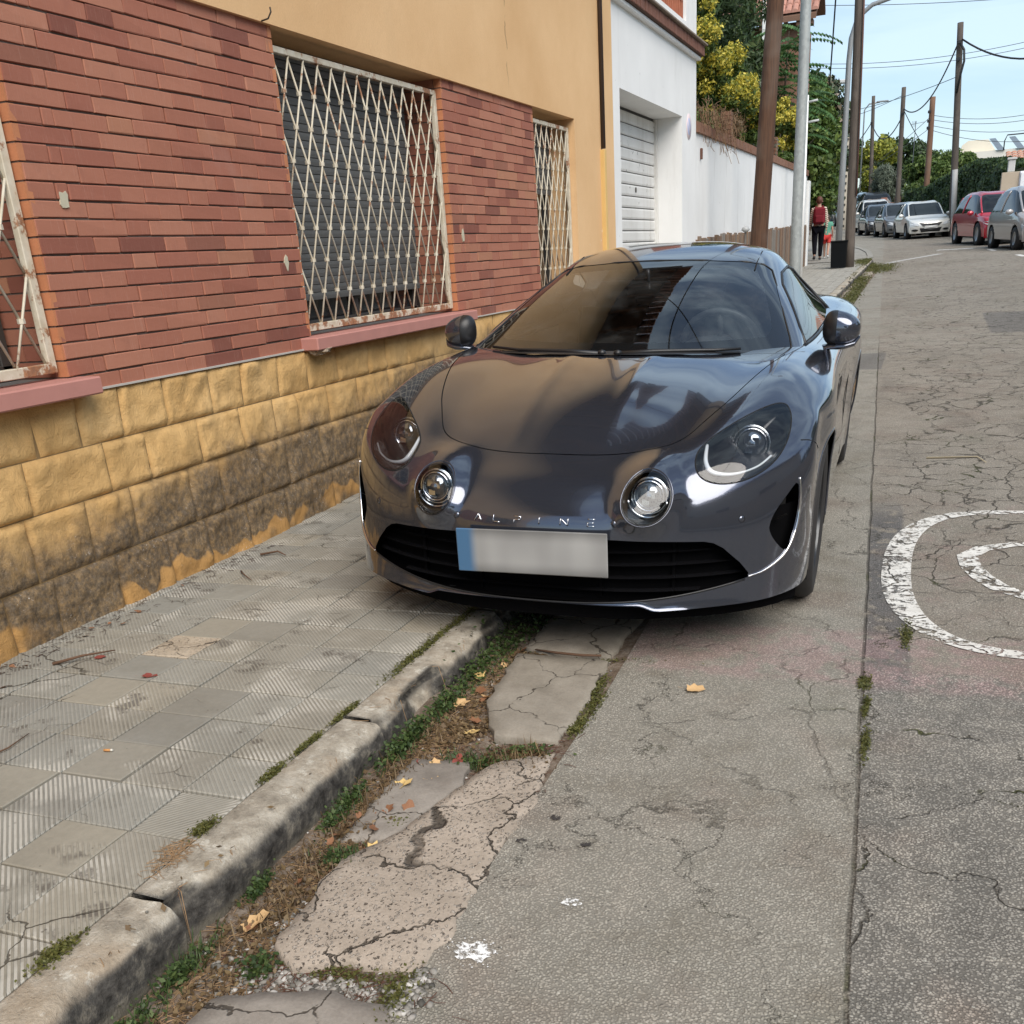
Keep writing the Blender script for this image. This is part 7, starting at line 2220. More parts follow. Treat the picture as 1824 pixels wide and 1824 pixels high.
def person(label, loc, h, yaw, spec):
    root = thing('person', label, 'person', (0, 0, 0))
    s = h / 1.70
    st = spec['stride']; ch = spec.get('child', 0)
    hd = .115 if ch else .105
    def p(x, y, z): return (x * s, y * s, z * s)
    J = {'pelvis': (p(0, 0, .92), (.15 * s, .11 * s)), 'waist': (p(0, 0, 1.08), (.125 * s, .09 * s)), 'chest': (p(0, .01, 1.30), (.16 * s, .10 * s)), 'neckb': (p(0, .01, 1.44), (.075 * s, .06 * s)), 'neck': (p(0, .02, 1.50), .052 * s), 'head': (p(0, .025, 1.60), (.078 * s, hd * .85 * s)), 'crown': (p(0, .02, 1.66), (.06 * s, .07 * s))}
    B = [('pelvis', 'waist'), ('waist', 'chest'), ('chest', 'neckb'), ('neckb', 'neck'), ('neck', 'head'), ('head', 'crown')]
    for sg, n in ((-1, 'l'), (1, 'r')):
        d = st * sg
        J.update({'hip' + n: (p(.095 * sg, 0, .86), .092 * s), 'knee' + n: (p(.09 * sg, .16 * d + .03, .48), .058 * s), 'ank' + n: (p(.085 * sg, .30 * d - (.06 if d < 0 else 0), .09 + (.06 if d < 0 else 0)), .036 * s), 'toe' + n: (p(.09 * sg, .30 * d + .15, .045), (.034 * s, .022 * s)),
                  'sh' + n: (p(.175 * sg, .01, 1.385), .055 * s), 'el' + n: (p(.215 * sg, -.05 * d - .02, 1.11), .038 * s), 'wr' + n: (p(.225 * sg, -.16 * d + .05, .87), .026 * s), 'hand' + n: (p(.225 * sg, -.18 * d + .07, .80), (.034 * s, .016 * s))}) 
        B += [('pelvis', 'hip' + n), ('hip' + n, 'knee' + n), ('knee' + n, 'ank' + n), ('ank' + n, 'toe' + n), ('chest', 'sh' + n), ('sh' + n, 'el' + n), ('el' + n, 'wr' + n), ('wr' + n, 'hand' + n)]
    body = skin_body('body', J, B, SKINM, root)
    def sub(keys, bones, m, name, grow=.014):
        JJ = {k: (J[k][0], tuple(r + grow * s for r in (J[k][1] if isinstance(J[k][1], tuple) else (J[k][1],) * 2))) for k in keys}
        return skin_body(name, JJ, bones, m, root)
    if spec['legs'] == 'long':
        sub(['pelvis', 'hipl', 'hipr', 'kneel', 'kneer', 'ankl', 'ankr'], [('pelvis', 'hipl'), ('pelvis', 'hipr'), ('hipl', 'kneel'), ('hipr', 'kneer'), ('kneel', 'ankl'), ('kneer', 'ankr')], spec['trouser'], 'trousers', .022)
    else:
        for n in 'lr': J['sk' + n] = (tuple(np.array(J['hip' + n][0]) * .25 + np.array(J['knee' + n][0]) * .75), .075 * s)
        sub(['pelvis', 'hipl', 'hipr', 'skl', 'skr'], [('pelvis', 'hipl'), ('pelvis', 'hipr'), ('hipl', 'skl'), ('hipr', 'skr')], spec['trouser'], 'shorts', .022)
    for n in 'lr': J['cut' + n] = (tuple(np.array(J['sh' + n][0]) * .5 + np.array(J['el' + n][0]) * .5), .045 * s)
    sl = ['cutl', 'cutr'] if spec['sleeve'] == 'short' else ['ell', 'elr', 'wrl', 'wrr']
    bn = [('waist', 'pelvis'), ('waist', 'chest'), ('chest', 'shl'), ('chest', 'shr')] + ([('shl', 'cutl'), ('shr', 'cutr')] if spec['sleeve'] == 'short' else [('shl', 'ell'), ('shr', 'elr'), ('ell', 'wrl'), ('elr', 'wrr')]) + [('chest', 'neckb')]
    sub(['waist', 'pelvis', 'chest', 'shl', 'shr', 'neckb'] + sl, bn, spec['top'], 'shirt', .018)
    for n in 'lr':
        q = Vector(J['ank' + n][0]); t = Vector(J['toe' + n][0])
        skin_body('shoe', {'a': (tuple(q + Vector((0, -.03 * s, -.04 * s))), .045 * s), 'b': (tuple(t), (.047 * s, .032 * s))}, [('a', 'b')], spec['shoe'], root, 1)
        hp = Vector(J['hand' + n][0]); mb = MB()
        for k in range(4): mb.tube([hp + Vector(((k - 1.5) * .006 * s, (k - 1.5) * .015 * s, -.01 * s)), hp + Vector(((k - 1.5) * .006 * s, (k - 1.5) * .014 * s + .005, -(.07 + .01 * (k in (1, 2))) * s)), hp + Vector((0, (k - 1.5) * .013 * s + .012, -.095 * s))], .0075 * s, 5)
        mb.tube([hp + Vector((0, .025 * s, .02 * s)), hp + Vector((0, .05 * s, -.02 * s)), hp + Vector((0, .05 * s, -.05 * s))], .009 * s, 5)
        oo = mb.build('fingers', SKINM, None, fix=False); oo.parent = root
    # hair, ears, face
    hc = Vector(J['head'][0])
    def ball(name, c, r, m, cutz=None):
        bm = bmesh.new(); bmesh.ops.create_uvsphere(bm, u_segments=20, v_segments=14, radius=1)
        for v in bm.verts:
            k = 1 + .08 * mnoise.noise(v.co * 3); v.co = Vector((v.co.x * r[0] * k, v.co.y * r[1] * k, v.co.z * r[2] * k)) + Vector(c)
        me = bpy.data.meshes.new(name); bm.to_mesh(me); bm.free(); me.polygons.foreach_set('use_smooth', np.ones(len(me.polygons), dtype=bool)); me.materials.append(m); oo = bpy.data.objects.new(name, me); COL.objects.link(oo); oo.parent = root
    ball('hair', hc + Vector((0, -.022 * s, .028 * s)), (.092 * s, .098 * s, .105 * s), spec['hair'])
    if spec.get('longhair'): ball('hair_length', hc + Vector((0, -.07 * s, -.09 * s)), (.082 * s, .05 * s, .14 * s), spec['hair'])
    mb = MB(); mb.tube([hc + Vector((0, .085 * s, .02 * s)), hc + Vector((0, .112 * s, -.015 * s))], .012 * s, 6)
    for sg in (-1, 1):
        mb.lathe([(.001, .01 * s), (.02 * s, .006 * s), (.024 * s, -.005 * s)], hc + Vector((sg * .088 * s, .0, -.01 * s)), 8, (sg, -.3, 0))
        mb.lathe([(.001, .006 * s), (.011 * s, .0)], hc + Vector((sg * .032 * s, .092 * s, .012 * s)), 8, (0, 1, 0))
    oo = mb.build('face_features', SKINM, None, fix=False); oo.parent = root
    if spec.get('pack'):
        mb = MB(); mb.cbox(-.165 * s, .165 * s, -.30 * s, -.10 * s, .98 * s, 1.44 * s, .05 * s); mb.cbox(-.12 * s, .12 * s, -.35 * s, -.29 * s, 1.02 * s, 1.22 * s, .025 * s)
        b = mb.build('backpack', None, None); b.data.materials.append(spec['pack'])
        bev = b.modifiers.new('b', 'BEVEL'); bev.width = .02; bev.segments = 2
        b.parent = None; b.matrix_world = Matrix.Identity(4)
        rig = Matrix.Translation(Vector(loc)) @ Matrix.Rotation(yaw, 4, 'Z'); b.matrix_world = rig
        tag(b, 'dark red backpack worn by the adult walking past the lamp', 'backpack')
        mb = MB()
        for sg in (-1, 1): mb.tube([Vector((sg * .09, -.11, 1.42)) * s, Vector((sg * .10, .0, 1.475)) * s, Vector((sg * .11, .125, 1.36)) * s, Vector((sg * .12, .12, 1.15)) * s, Vector((sg * .13, -.1, 1.02)) * s], .018 * s, 6)
        oo = mb.build('strap', spec['pack'], None, fix=False); oo.parent = b
    root.matrix_world = Matrix.Translation(Vector(loc)) @ Matrix.Rotation(yaw, 4, 'Z')
    return root
def mat_stripe():
    n = NT('striped_blouse'); p = n.xyz(n.objc()); c = n.mix(n.step(n.m_('SINE', n.mul(n.add(p[2], n.mul(p[0], .4)), 120.)), -.2, .2), (.62, .52, .42), (.16, .12, .10)); return n.bsdf(color=c, rough=.9)
person('adult in black trousers and striped top with a red backpack walking away', (-3.02, 32.4, gz(32.4) + .10), 1.65, math.radians(8), dict(stride=.35, legs='long', sleeve='long', trouser=M('trouser_black', (.006, .006, .009), .9, spec=.1), top=mat_stripe(), shoe=M('shoe_dark', (.03, .03, .035), .6), hair=M('hair_auburn', (.10, .032, .02), .6, var=.3, sc=30), pack=M('backpack_red', (.15, .012, .02), .75, var=.4, sc=9, spec=.2), longhair=0))
person('child in a teal shirt and red shorts walking beside the adult', (-2.86, 33.4, gz(33.4) + .10), 1.17, math.radians(0), dict(stride=-.6, child=1, legs='short', sleeve='short', trouser=M('shorts_red', (.50, .035, .03), .8), top=M('shirt_teal', (.10, .30, .22), .85), shoe=M('shoe_white', (.6, .6, .58), .6), hair=M('hair_dark', (.035, .02, .015), .6)))
# ================================================================ ROAD PAINT, LEAVES, WEEDS, GRAVEL
def mat_markpaint():
    n = NT('worn_road_paint')
    c = n.ramp(n.noise(20., 4), [(.3, (.58, .55, .50)), (.7, (.74, .72, .67))])
    c = n.mix(n.mul(n.step(n.noise(70., 4, .7), .52, .62), .4), c, (.3, .27, .24))
    b = n.node('ShaderNodeBsdfPrincipled'); n.set(b.inputs['Base Color'], c); b.inputs['Roughness'].default_value = .8
    tr = n.node('ShaderNodeBsdfTransparent')
    w = n.add(n.mul(n.noise(34., 7, .75), .75), n.mul(n.noise(7., 4), .25))
    P = n.xyz(); vd = n.comb(n.add(P[0], n.mul(n.sub(n.noise(6., 4), .5), .22)), n.add(P[1], n.mul(n.sub(n.noise(6.3, 4), .5), .3)), 0.)
    ck = n.step(n.vor(4.2, 'DISTANCE_TO_EDGE', v=vd), .02, .034)
    f = n.mul(n.step(w, .56, .50), ck)
    m = n.node('ShaderNodeMixShader'); n.set(m.inputs[0], f); n.t.links.new(tr.outputs[0], m.inputs[1]); n.t.links.new(b.outputs[0], m.inputs[2]); n.t.links.new(m.outputs[0], n.out.inputs[0])
    return n.m
MP = mat_markpaint()
def ribbon(name, pts, w, m, dz=.004, closed=False, parent=None):
    V = []; F = []; n = len(pts)
    for i in range(n):
        a = Vector(pts[i - 1] if (closed or i) else pts[0]); b = Vector(pts[(i + 1) % n] if (closed or i < n - 1) else pts[-1]); t = (b - a).normalized(); p = Vector(pts[i])
        ww = w[i] if isinstance(w, list) else w
        for s in (-1, 1):
            q = p + Vector((-t.y, t.x)) * s * ww / 2; V.append((q.x, q.y, gz(q.y) + dz))
    k = n if closed else n - 1
    for i in range(k): j = (i + 1) % n; F.append((2 * i, 2 * i + 1, 2 * j + 1, 2 * j))
    return mesh_np(name, V, F, m, parent)
mk = thing('road_marking', 'white painted oval speed roundel worn by traffic, cut by the right edge', 'road marking', (.5, 4.4, .03))
oval = []
cxo, cyo, rx, ry = .56, 4.42, .585, .92
for a in np.linspace(0, 2 * PI, 60, endpoint=False):
    c, s = math.cos(a), math.sin(a); x = cxo + rx * math.copysign(abs(c) ** .62, c); y = cyo + ry * math.copysign(abs(s) ** .8, s)
    oval.append((x, y))
ribbon('ring', oval, [.066 + .050 * abs(math.cos(a)) ** 2 for a in np.linspace(0, 2 * PI, 60, endpoint=False)], MP, closed=True, parent=mk)
fig = [(.60, 4.83), (.45, 4.80), (.32, 4.72), (.255, 4.60), (.265, 4.46), (.30, 4.33), (.36, 4.20), (.46, 4.10), (.62, 4.05)]
ribbon('figure', fig, [.05, .06, .075, .085, .085, .085, .085, .07, .06], MP, parent=mk)
ribbon('figure', [(.75, 4.85), (.92, 4.7), (.96, 4.42), (.9, 4.15), (.75, 4.05)], .07, MP, parent=mk)
m2 = thing('road_marking', 'white arrow-like road paint patch in front of the red car', 'road marking', (.6, 37, .75))
ribbon('patch', [(.2, 36.9), (1.0, 36.8), (1.25, 36.6)], [.5, .7, .3], MP, parent=m2)
def mat_flatwhite(): return M('far_road_white', (.62, .60, .56), .8, var=.2, sc=9)
for i in range(5):
    y = 33.6 - i * 2.6; x = 1.95 + i * .16
    if i == 0: x = 1.62; y = 35.2
    d = ribbon('road_dash', [(x, y), (x + .1, y - 1.1)], .14, mat_flatwhite(), .004)
    tag(d, 'short white dash of the parking line beside the silver car', 'road marking', 'parking line dashes')
d = ribbon('gutter_line', [(-1.05, 30.4), (-.7, 31.6), (-.1, 33.2), (.3, 34.3)], .22, M('pale_concrete_line', (.40, .385, .36), .85, var=.25, sc=4), .004)
tag(d, 'pale concrete gutter line crossing the bend', 'gutter line')
# splashes of white paint, dark spots
def splash(label, x, y, r, m, seed, cat='paint splash', n=26, lobes=.5):
    rd = random.Random(seed); P = []
    for k in range(n):
        a = 2 * PI * k / n; q = r * (1 + lobes * (rd.random() - .4)); P.append((x + q * math.cos(a) * 1.15, y + q * math.sin(a) * .8))
    mb = MB()
    mb.add([(a, b, gz(b) + .0045) for a, b in P] + [(x, y, gz(y) + .006)], [(i, (i + 1) % n, n) for i in range(n)])
    for _ in range(40):
        a = rd.uniform(0, 2 * PI); d = r * rd.uniform(1., 1.9); q = r * rd.uniform(.02, .07); X, Y = x + d * math.cos(a) * 1.2, y + d * math.sin(a) * .8
        b = len(mb.v); mb.add([(X + q * math.cos(t), Y + q * math.sin(t), gz(Y) + .0045) for t in (0, 1.2, 2.5, 3.7, 5)], [(0, 1, 2, 3, 4)])
    o = mb.build('paint_splash' if cat == 'paint splash' else 'oil_spot', m, None, fix=False); tag(o, label, cat)
def mat_splash(nm, c):
    n = NT(nm); b = n.node('ShaderNodeBsdfPrincipled'); n.set(b.inputs['Base Color'], (*c, 1)); b.inputs['Roughness'].default_value = .85
    tr = n.node('ShaderNodeBsdfTransparent'); p = n.xyz(n.objc())
    f = n.step(n.noise(55., 6, .8), .56, .47)
    m = n.node('ShaderNodeMixShader'); n.set(m.inputs[0], f); n.t.links.new(tr.outputs[0], m.inputs[1]); n.t.links.new(b.outputs[0], m.inputs[2]); n.t.links.new(m.outputs[0], n.out.inputs[0]); return n.m
WS_ = mat_splash('white_splash', (.78, .78, .77)); DS_ = mat_splash('dark_spot', (.035, .03, .028))
splash('larger white paint splash at the edge of the pebbly slab', -.795, 1.60, .036, WS_, 1)
splash('small white paint splash on the grey asphalt', -.645, 1.82, .017, WS_, 2)
for i, (x, y) in enumerate(((-.80, 2.155), (-.685, 2.06), (-.845, 2.03))):
    splash(['round dark oil spot on the asphalt, farthest of three', 'dark oil spot on the asphalt, rightmost of three', 'ragged dark oil spot at the asphalt edge'][i], x, y, .014, DS_, 5 + i, 'oil spot', 16)

# dead leaves
def mat_deadleaf(nm, a, b):
    n = NT(nm); c = n.ramp(n.noise(60., 4, v=n.objc()), [(.3, a), (.7, b)]); return n.bsdf(color=c, rough=.75)
DL = [mat_deadleaf('dead_leaf_tan', (.42, .25, .10), (.62, .42, .22)), mat_deadleaf('dead_leaf_brown', (.16, .07, .035), (.28, .13, .06)), mat_deadleaf('dead_leaf_red', (.16, .03, .025), (.26, .06, .04)), mat_deadleaf('dead_leaf_yellow', (.55, .36, .12), (.68, .50, .22))]
def leaf_mesh(seed, m):
    rd = random.Random(seed); n = 14; V = []; F = []
    out = []
    for k in range(n):
        a = 2 * PI * k / n; r = .46 * (1 + .45 * (k % 2) * rd.uniform(.2, 1)) * (1 + .35 * math.cos(a)) * rd.uniform(.8, 1.15); out.append((r * math.cos(a) * 1.1, r * math.sin(a) * .75))
    curl = rd.uniform(.3, .9)
    for s in (.0, .5, 1.):
        for x, y in (out if s else [(0, 0)]):
            X, Y = x * s, y * s; V.append((X, Y, curl * (Y * Y * .9 + X * X * .35) + .06 * rd.uniform(-1, 1) * s))
    for k in range(n): F.append((0, 1 + k, 1 + (k + 1) % n)); F.append((1 + k, 1 + n + k, 1 + n + (k + 1) % n, 1 + (k + 1) % n))
    V += [(-.5, 0, .05), (-.95, .06, .12), (-.95, .03, .12)]; F.append((len(V) - 3, len(V) - 2, len(V) - 1))
    me = bpy.data.meshes.new('fallen_leaf'); me.from_pydata(V, [], F); me.materials.append(m); me.polygons.foreach_set('use_smooth', np.ones(len(me.polygons), dtype=bool)); return me
LM = [leaf_mesh(i, DL[i % 4]) for i in range(12)]
def put_leaf(label, x, y, size, k, rz, tilt=.25, group=None, z=None):
    o = bpy.data.objects.new('fallen_leaf', LM[k]); o.scale = (size,) * 3; o.rotation_euler = (random.uniform(-tilt, tilt), random.uniform(-tilt, tilt), rz)
    zz = z if z is not None else (gz(y) + .004 if x > -1.44 else sz(y) + .002)
    if -1.43 < x < -.9: zz = gut_z(x, y) + .012
    o.location = (x, y, zz + size * .05); COL.objects.link(o); tag(o, label, 'leaf', group); return o
put_leaf('single tan leaf lying on the open asphalt below the car', -.61, 3.01, .052, 0, .4)
put_leaf('curled orange-tan leaf on dirt near the pebbles', -1.335, 1.555, .060, 0, 1.)
put_leaf('tan leaf on the dirt beside the pebbly slab', -1.205, 1.905, .050, 3, 2.2)
put_leaf('pale yellow leaf close to the kerb face', -1.295, 2.235, .052, 3, .2)
put_leaf('yellow leaf among the weeds under the bumper', -1.36, 2.98, .050, 7, 1.6)
put_leaf('brown leaf on the weeds by the kerb', -1.34, 2.76, .05, 4, .9)
put_leaf('yellow leaf on dirt beside the smooth slab', -1.235, 2.60, .055, 7, .1)
put_leaf('curled dark red leaf on the pavement tiles', -2.42, 2.535, .045, 2, 1.1)
put_leaf('red-brown leaf at the foot of the yellow wall', -2.74, 2.65, .035, 6, 1.)
for i in range(34):
    t = rng.random(); y = 1.5 + 1.75 * t + rng.normal() * .05; x = -1.34 + rng.random() * .16
    put_leaf('small dry brown leaf in the gutter dirt', float(x), float(y), float(.022 + .022 * rng.random()), [1, 5, 9, 1, 4, 5, 8, 2][i % 8], float(rng.random() * 6), .6, 'dry leaves in the gutter')
for i in range(16):
    y = 1.9 + rng.random() * 1.6; x = -3.03 + abs(rng.normal()) * .09
    put_leaf('small dark leaf scrap at the foot of the yellow wall', float(x), float(y), float(.012 + .02 * rng.random()), [1, 5, 9, 2][i % 4], float(rng.random() * 6), .5, 'leaf scraps along the house wall')
# cigarette end
cg = thing('cigarette_end', 'orange cigarette end on a smooth paving tile', 'cigarette end', (-2.13, 2.02, .085))
mb = MB(); mb.tube([(-2.145, 2.015, .087), (-2.125, 2.02, .087)], .004, 8); mb.build('filter', M('filter_orange', (.50, .24, .08), .8), cg)
mb = MB(); mb.tube([(-2.125, 2.02, .087), (-2.118, 2.022, .087)], .004, 8); mb.build('paper', M('paper_white', (.6, .57, .5), .8), cg)
# twigs and dry grass on the ground
def litter(name, label, cat, n, region, L, r, m, zf, seed):
    rd = random.Random(seed); mb = MB()
    for _ in range(n):
        x, y = region(rd); a = rd.uniform(0, PI * 2); l = L * rd.uniform(.3, 1.2); z = zf(x, y)
        k = rd.uniform(-.25, .25)
        p0 = Vector((x, y, z + .003)); p1 = p0 + Vector((math.cos(a), math.sin(a), rd.uniform(0, .15))) * l * .5; p2 = p1 + Vector((math.cos(a + k * 2), math.sin(a + k * 2), rd.uniform(-.1, .1))) * l * .5
        p1.z = max(p1.z, zf(p1.x, p1.y) + .003); p2.z = max(p2.z, zf(p2.x, p2.y) + .003)
        mb.tube([p0, p1, p2], r * rd.uniform(.5, 1.3), 3, cap=False)
    tag(mb.build(name, m, None, fix=False), label, cat, kind='stuff')
gzf = lambda x, y: (gut_z(x, y) if -1.44 < x < -.9 else gz(y) if x > -1.44 else sz(y))
def reg_gut(rd):
    y = rd.uniform(1.1, 3.3); return rd.gauss(-1.30, .055), y
def reg_mid(rd):
    return (rd.gauss(-1.02, .05), rd.gauss(2.46, .10)) if rd.random() < .35 else (rd.gauss(-1.21, .045), rd.gauss(2.0, .22)) if rd.random() < .7 else (rd.gauss(-1.12, .12), rd.gauss(1.455, .03))
litter('dry_grass', 'dry straw and twig litter in the gutter', 'litter', 2200, reg_gut, .05, .0010, M('straw', (.30, .19, .10), .9, var=.4, sc=20), gzf, 1)
litter('twig_litter', 'dark reddish twig litter between the gutter slabs', 'litter', 1900, reg_mid, .045, .0010, M('twig_dark', (.12, .055, .035), .9, var=.4, sc=20), gzf, 2)
litter('leaf_crumbs', 'dark crumbs and twigs along the house wall', 'litter', 260, lambda rd: (-3.06 + abs(rd.gauss(0, .07)), rd.uniform(1.9, 4.2)), .035, .0012, M('crumb_dark', (.06, .035, .025), .9), gzf, 3)
litter('dry_grass', 'tuft of dry grass on the broken kerb joint', 'litter', 150, lambda rd: (rd.gauss(-1.57, .02), rd.gauss(1.60, .04)), .035, .0009, M('straw', (.30, .19, .10), .9), lambda x, y: sz(y), 4)
# pebbles
def pebbles(n, regions, seed):
    rd = random.Random(seed); bm = bmesh.new(); bmesh.ops.create_icosphere(bm, subdivisions=1, radius=1)
    base = np.array([tuple(v.co) for v in bm.verts]); fa = np.array([[v.index for v in f.verts] for f in bm.faces]); bm.free()
    VV = []; FF = []
    for i in range(n):
        x, y, s = regions(rd); s *= rd.choice((.5, .7, 1, 1, 1.4)); a = rd.uniform(0, PI); c, sn = math.cos(a), math.sin(a)
        sc = np.array([s * rd.uniform(.9, 1.5), s * rd.uniform(.7, 1), s * rd.uniform(.45, .75)])
        p = base * sc * (1 + .08 * rng.normal(size=(len(base), 1))); p = np.stack([p[:, 0] * c - p[:, 1] * sn, p[:, 0] * sn + p[:, 1] * c, p[:, 2]], 1)
        VV.append(p + np.array([x, y, gzf(x, y) + s * .35])); FF.append(fa + i * len(base))
    n_ = NT('pebble'); r = n_.rnd(); c = n_.ramp(r, [(0, (.07, .065, .055)), (.3, (.15, .14, .12)), (.6, (.24, .225, .20)), (.85, (.34, .32, .29)), (1, (.50, .48, .45))]); c = n_.hsv(c, v=n_.add(.8, n_.mul(n_.noise(150.), .4)))
    o = mesh_np('pebbles', np.concatenate(VV), np.concatenate(FF), n_.bsdf(color=c, rough=.8), None, smooth=True); tag(o, 'grey and white pebbles gathered in the gutter', 'pebbles', kind='stuff')
def preg(rd):
    q = rd.random()
    if q < .22: return rd.gauss(-1.245, .022), rd.gauss(1.615, .05), .0062
    if q < .62: return rd.gauss(-1.09, .10), 1.435 + rd.gauss(0, .016) - .0, .0062
    if q < .75: return -.87 + rd.gauss(0, .018), rd.uniform(1.38, 1.52), .0065
    if q < .9: return rd.gauss(-1.28, .05), rd.gauss(1.42, .06), .006
    return rd.gauss(-1.25, .08), rd.uniform(1.2, 3.2), .0045
pebbles(1500, preg, 3)
def preg2(rd): return rd.uniform(-1.42, -.92), rd.uniform(1.1, 3.4), .0032
pebbles(900, preg2, 4)
bpy.data.objects['pebbles.001']['label'] = 'fine grit scattered over the gutter dirt'
# weeds: small leafy plants
L_WEED = mat_leaf('leaf_weed', [(0, (.022, .044, .010)), (.5, (.045, .082, .018)), (1, (.10, .14, .04))])
L_MOSS = mat_leaf('leaf_moss', [(0, (.055, .060, .012)), (.5, (.095, .10, .022)), (1, (.15, .14, .04))])
def weeds(name, label, n, region, size, h, m, seed, kind='stuff'):
    rs = np.random.default_rng(seed); P = np.array([region(rs) for _ in range(n)])
    z0 = np.array([gzf(x, y) for x, y in P])
    hh = rs.random(n) ** 1.5 * h
    c = np.stack([P[:, 0], P[:, 1], z0 + hh + .003], 1)
    nr = rs.normal(size=(n, 3)) * .55; nr[:, 2] += 1; nr /= np.linalg.norm(nr, axis=1)[:, None]
    t = rs.normal(size=(n, 3)); t -= nr * (t * nr).sum(1)[:, None]; t /= np.linalg.norm(t, axis=1)[:, None]; b = np.cross(nr, t)
    s = (size * (.5 + rs.random(n)))[:, None]
    V = np.stack([c - t * s, c + b * s * .62 - t * s * .1, c + t * s, c - b * s * .62 - t * s * .1], 1).reshape(-1, 3)
    tag(mesh_np(name, V, np.arange(n * 4).reshape(n, 4), m), label, 'weeds', kind=kind)
def spots(L):
    def f(rs):
        x, y, sx, sy = L[rs.integers(len(L))]; return (float(x + rs.normal() * sx), float(y + rs.normal() * sy))
    return f
weeds('weeds', 'green clover-like weeds along the kerb below the bumper', 2600, spots([(-1.385, 3.30, .034, .12), (-1.38, 3.0, .024, .10), (-1.38, 2.75, .018, .07), (-1.385, 2.5, .012, .05), (-1.385, 2.4, .018, .06), (-1.35, 3.5, .045, .14)]), .0075, .05, L_WEED, 1)
weeds('weeds', 'sparse weed tufts growing between kerb and gutter slabs', 2300, spots([(-1.39, 2.12, .012, .035), (-1.385, 2.02, .012, .03), (-1.13, 2.42, .045, .014), (-1.02, 2.50, .05, .015), (-1.39, 1.36, .012, .04), (-1.38, 1.18, .02, .05), (-1.24, 1.44, .02, .02), (-1.40, 1.68, .008, .03), (-1.28, 1.86, .02, .02)]), .0065, .030, L_WEED, 2)
weeds('moss', 'brownish moss in the slab joints', 5500, spots([(-1.05, 1.47, .06, .012), (-.90, 1.44, .02, .04), (-1.10, 3.215, .12, .010), (-.895, 2.82, .014, .06), (-.925, 2.98, .012, .05), (-1.2, 2.05, .02, .05), (-1.0, 1.62, .012, .02), (-1.16, 1.86, .03, .03), (-1.03, 2.44, .04, .02), (-.90, 2.68, .012, .03)]), .0042, .010, L_MOSS, 3)
weeds('moss', 'moss strip in the joint between pavement tiles and kerb', 5200, spots([(-1.565, 3.05, .012, .10), (-1.565, 2.85, .010, .08), (-1.56, 3.3, .014, .10), (-1.565, 2.2, .005, .04), (-1.565, 2.02, .007, .03), (-1.57, 1.72, .010, .02), (-1.565, 2.42, .005, .04), (-1.56, 1.22, .012, .03)]), .0040, .010, L_MOSS, 4)
weeds('moss', 'moss tufts in the long joint of the asphalt', 1500, spots([(-.085, 3.18, .010, .03), (-.06, 2.75, .006, .05), (.03, 3.62, .01, .06), (-.07, 3.0, .005, .04)]), .0045, .006, L_MOSS, 5)
weeds('verge_grass', 'dry green grass verge along the far kerb', 26000, spots([(-1.2, 17.5, .07, .9), (-1.22, 19.5, .07, .9), (-1.24, 21.8, .06, .9), (-1.3, 24.0, .07, .7), (-1.1, 27.6, .16, .8), (-1.25, 29, .18, .6), (-1.5, 30, .15, .5)]), .013, .05, L_MOSS, 6)
weeds('leaf_litter', 'brown crumbled leaf litter on the gutter dirt', 3600, spots([(-1.34, 2.35, .035, .25), (-1.33, 1.9, .04, .22), (-1.32, 1.6, .05, .15), (-1.30, 2.75, .04, .2), (-1.24, 2.62, .04, .06), (-1.03, 2.45, .05, .04), (-1.3, 1.35, .06, .12), (-1.25, 3.2, .03, .03)]), .0075, .014, L_BRN, 11)
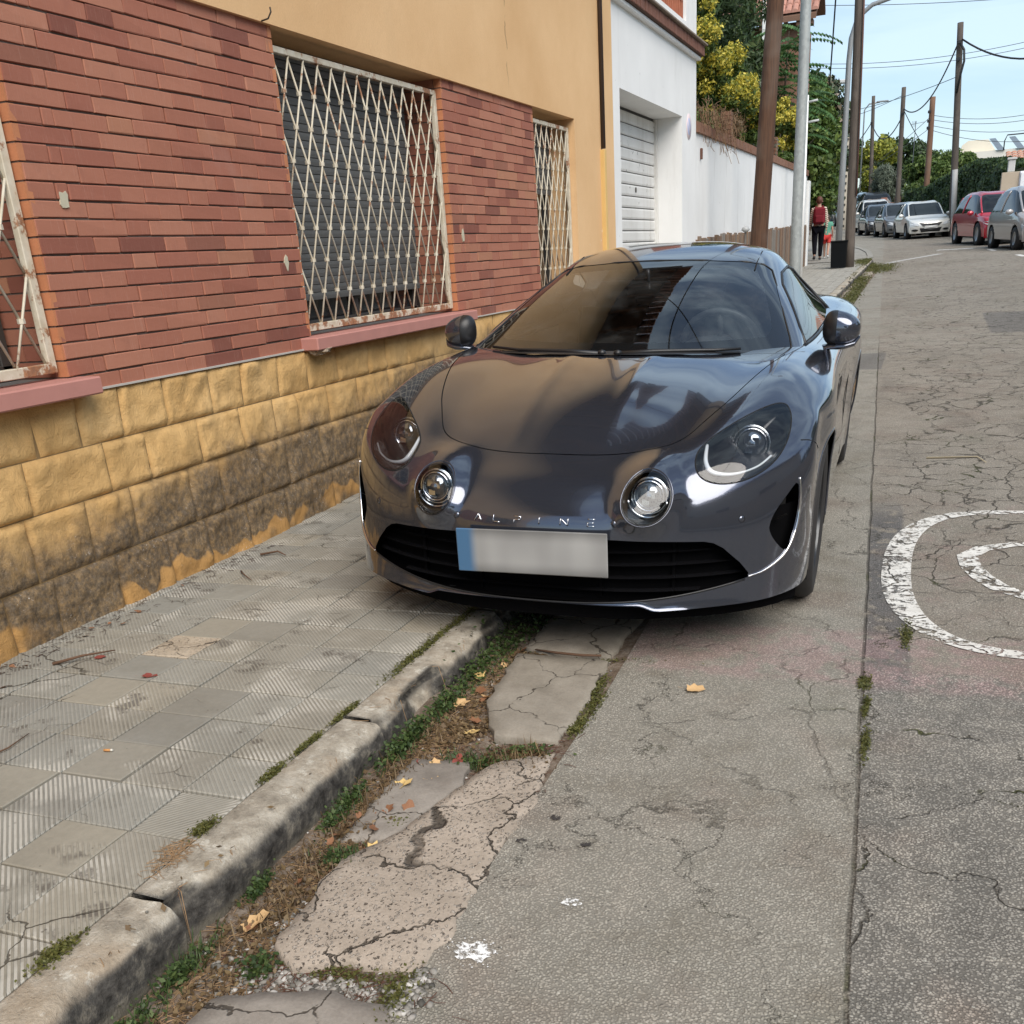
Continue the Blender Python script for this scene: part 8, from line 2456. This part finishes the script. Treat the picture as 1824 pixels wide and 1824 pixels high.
def blades(label, n, region, L, m, seed):
    rs = np.random.default_rng(seed); P = np.array([region(rs) for _ in range(n)]); z0 = np.array([gzf(x, y) for x, y in P]); b = np.stack([P[:, 0], P[:, 1], z0], 1)
    a = rs.random(n) * 2 * PI; ln = L * (.4 + rs.random(n)); tl = .3 + .7 * rs.random(n)
    d = np.stack([np.cos(a) * tl, np.sin(a) * tl, np.ones(n)], 1); d /= np.linalg.norm(d, axis=1)[:, None]; s = np.stack([-np.sin(a), np.cos(a), np.zeros(n)], 1) * .0016
    mid = b + d * (ln * .55)[:, None]; tip = b + d * ln[:, None]; tip[:, 2] -= ln * .25 * tl
    V = np.stack([b - s, b + s, mid + s * .8, mid - s * .8, tip], 1).reshape(-1, 3); F = []
    for i in range(n): k = i * 5; F += [(k, k + 1, k + 2, k + 3), (k + 3, k + 2, k + 4)]
    tag(mesh_np('grass', V, F, m), label, 'grass', kind='stuff')
blades('thin grass blades among the kerb weeds', 900, spots([(-1.39, 2.12, .015, .05), (-1.385, 1.4, .015, .05), (-1.38, 2.6, .02, .15), (-1.13, 2.42, .05, .02), (-1.385, 1.2, .02, .06), (-1.27, 1.86, .03, .03), (-1.36, 3.1, .03, .15)]), .045, L_WEED, 12)
blades('straw-coloured dry grass blades in the gutter', 700, spots([(-1.33, 2.3, .03, .25), (-1.31, 1.7, .04, .15), (-1.02, 2.46, .05, .04)]), .05, L_BRN, 13)
# twig on the road and small sticks on pavement
for i, (lab, q, r) in enumerate((('pale twig lying on the cracked asphalt', [(.08, 6.55, .08), (.36, 6.58, .082), (.40, 6.42, .081)], .006), ('dark twig on the pavement near the wall', [(-2.93, 3.98, .09), (-2.86, 4.03, .095), (-2.79, 3.99, .09)], .006),
        ('dark forked twig on the tiles', [(-2.86, 3.72, .088), (-2.80, 3.66, .092), (-2.72, 3.6, .088)], .004), ('thin brown twig across the lower-left tiles', [(-2.48, 1.84, .088), (-2.45, 1.95, .09), (-2.47, 2.05, .088)], .003), ('green-brown twig near the wall foot', [(-2.86, 2.55, .088), (-2.78, 2.62, .1), (-2.72, 2.72, .088)], .006))):
    mb = MB(); mb.tube(q, [r, r * .8, r * .4], 6); tag(mb.build('twig', M('twig_brown', (.11, .06, .035), .9) if i else M('twig_pale', (.45, .38, .26), .9), None, fix=False), lab, 'twig')
mb = MB(); q = [(-.98 + .0, 3.215, .012), (-1.05, 3.205, .012), (-1.15, 3.22, .008), (-1.24, 3.24, .006)]; mb.tube(q, [.004, .005, .005, .003], 5); tag(mb.build('root', M('twig_brown'), None, fix=False), 'thin brown root lying in the joint between two slabs', 'root')
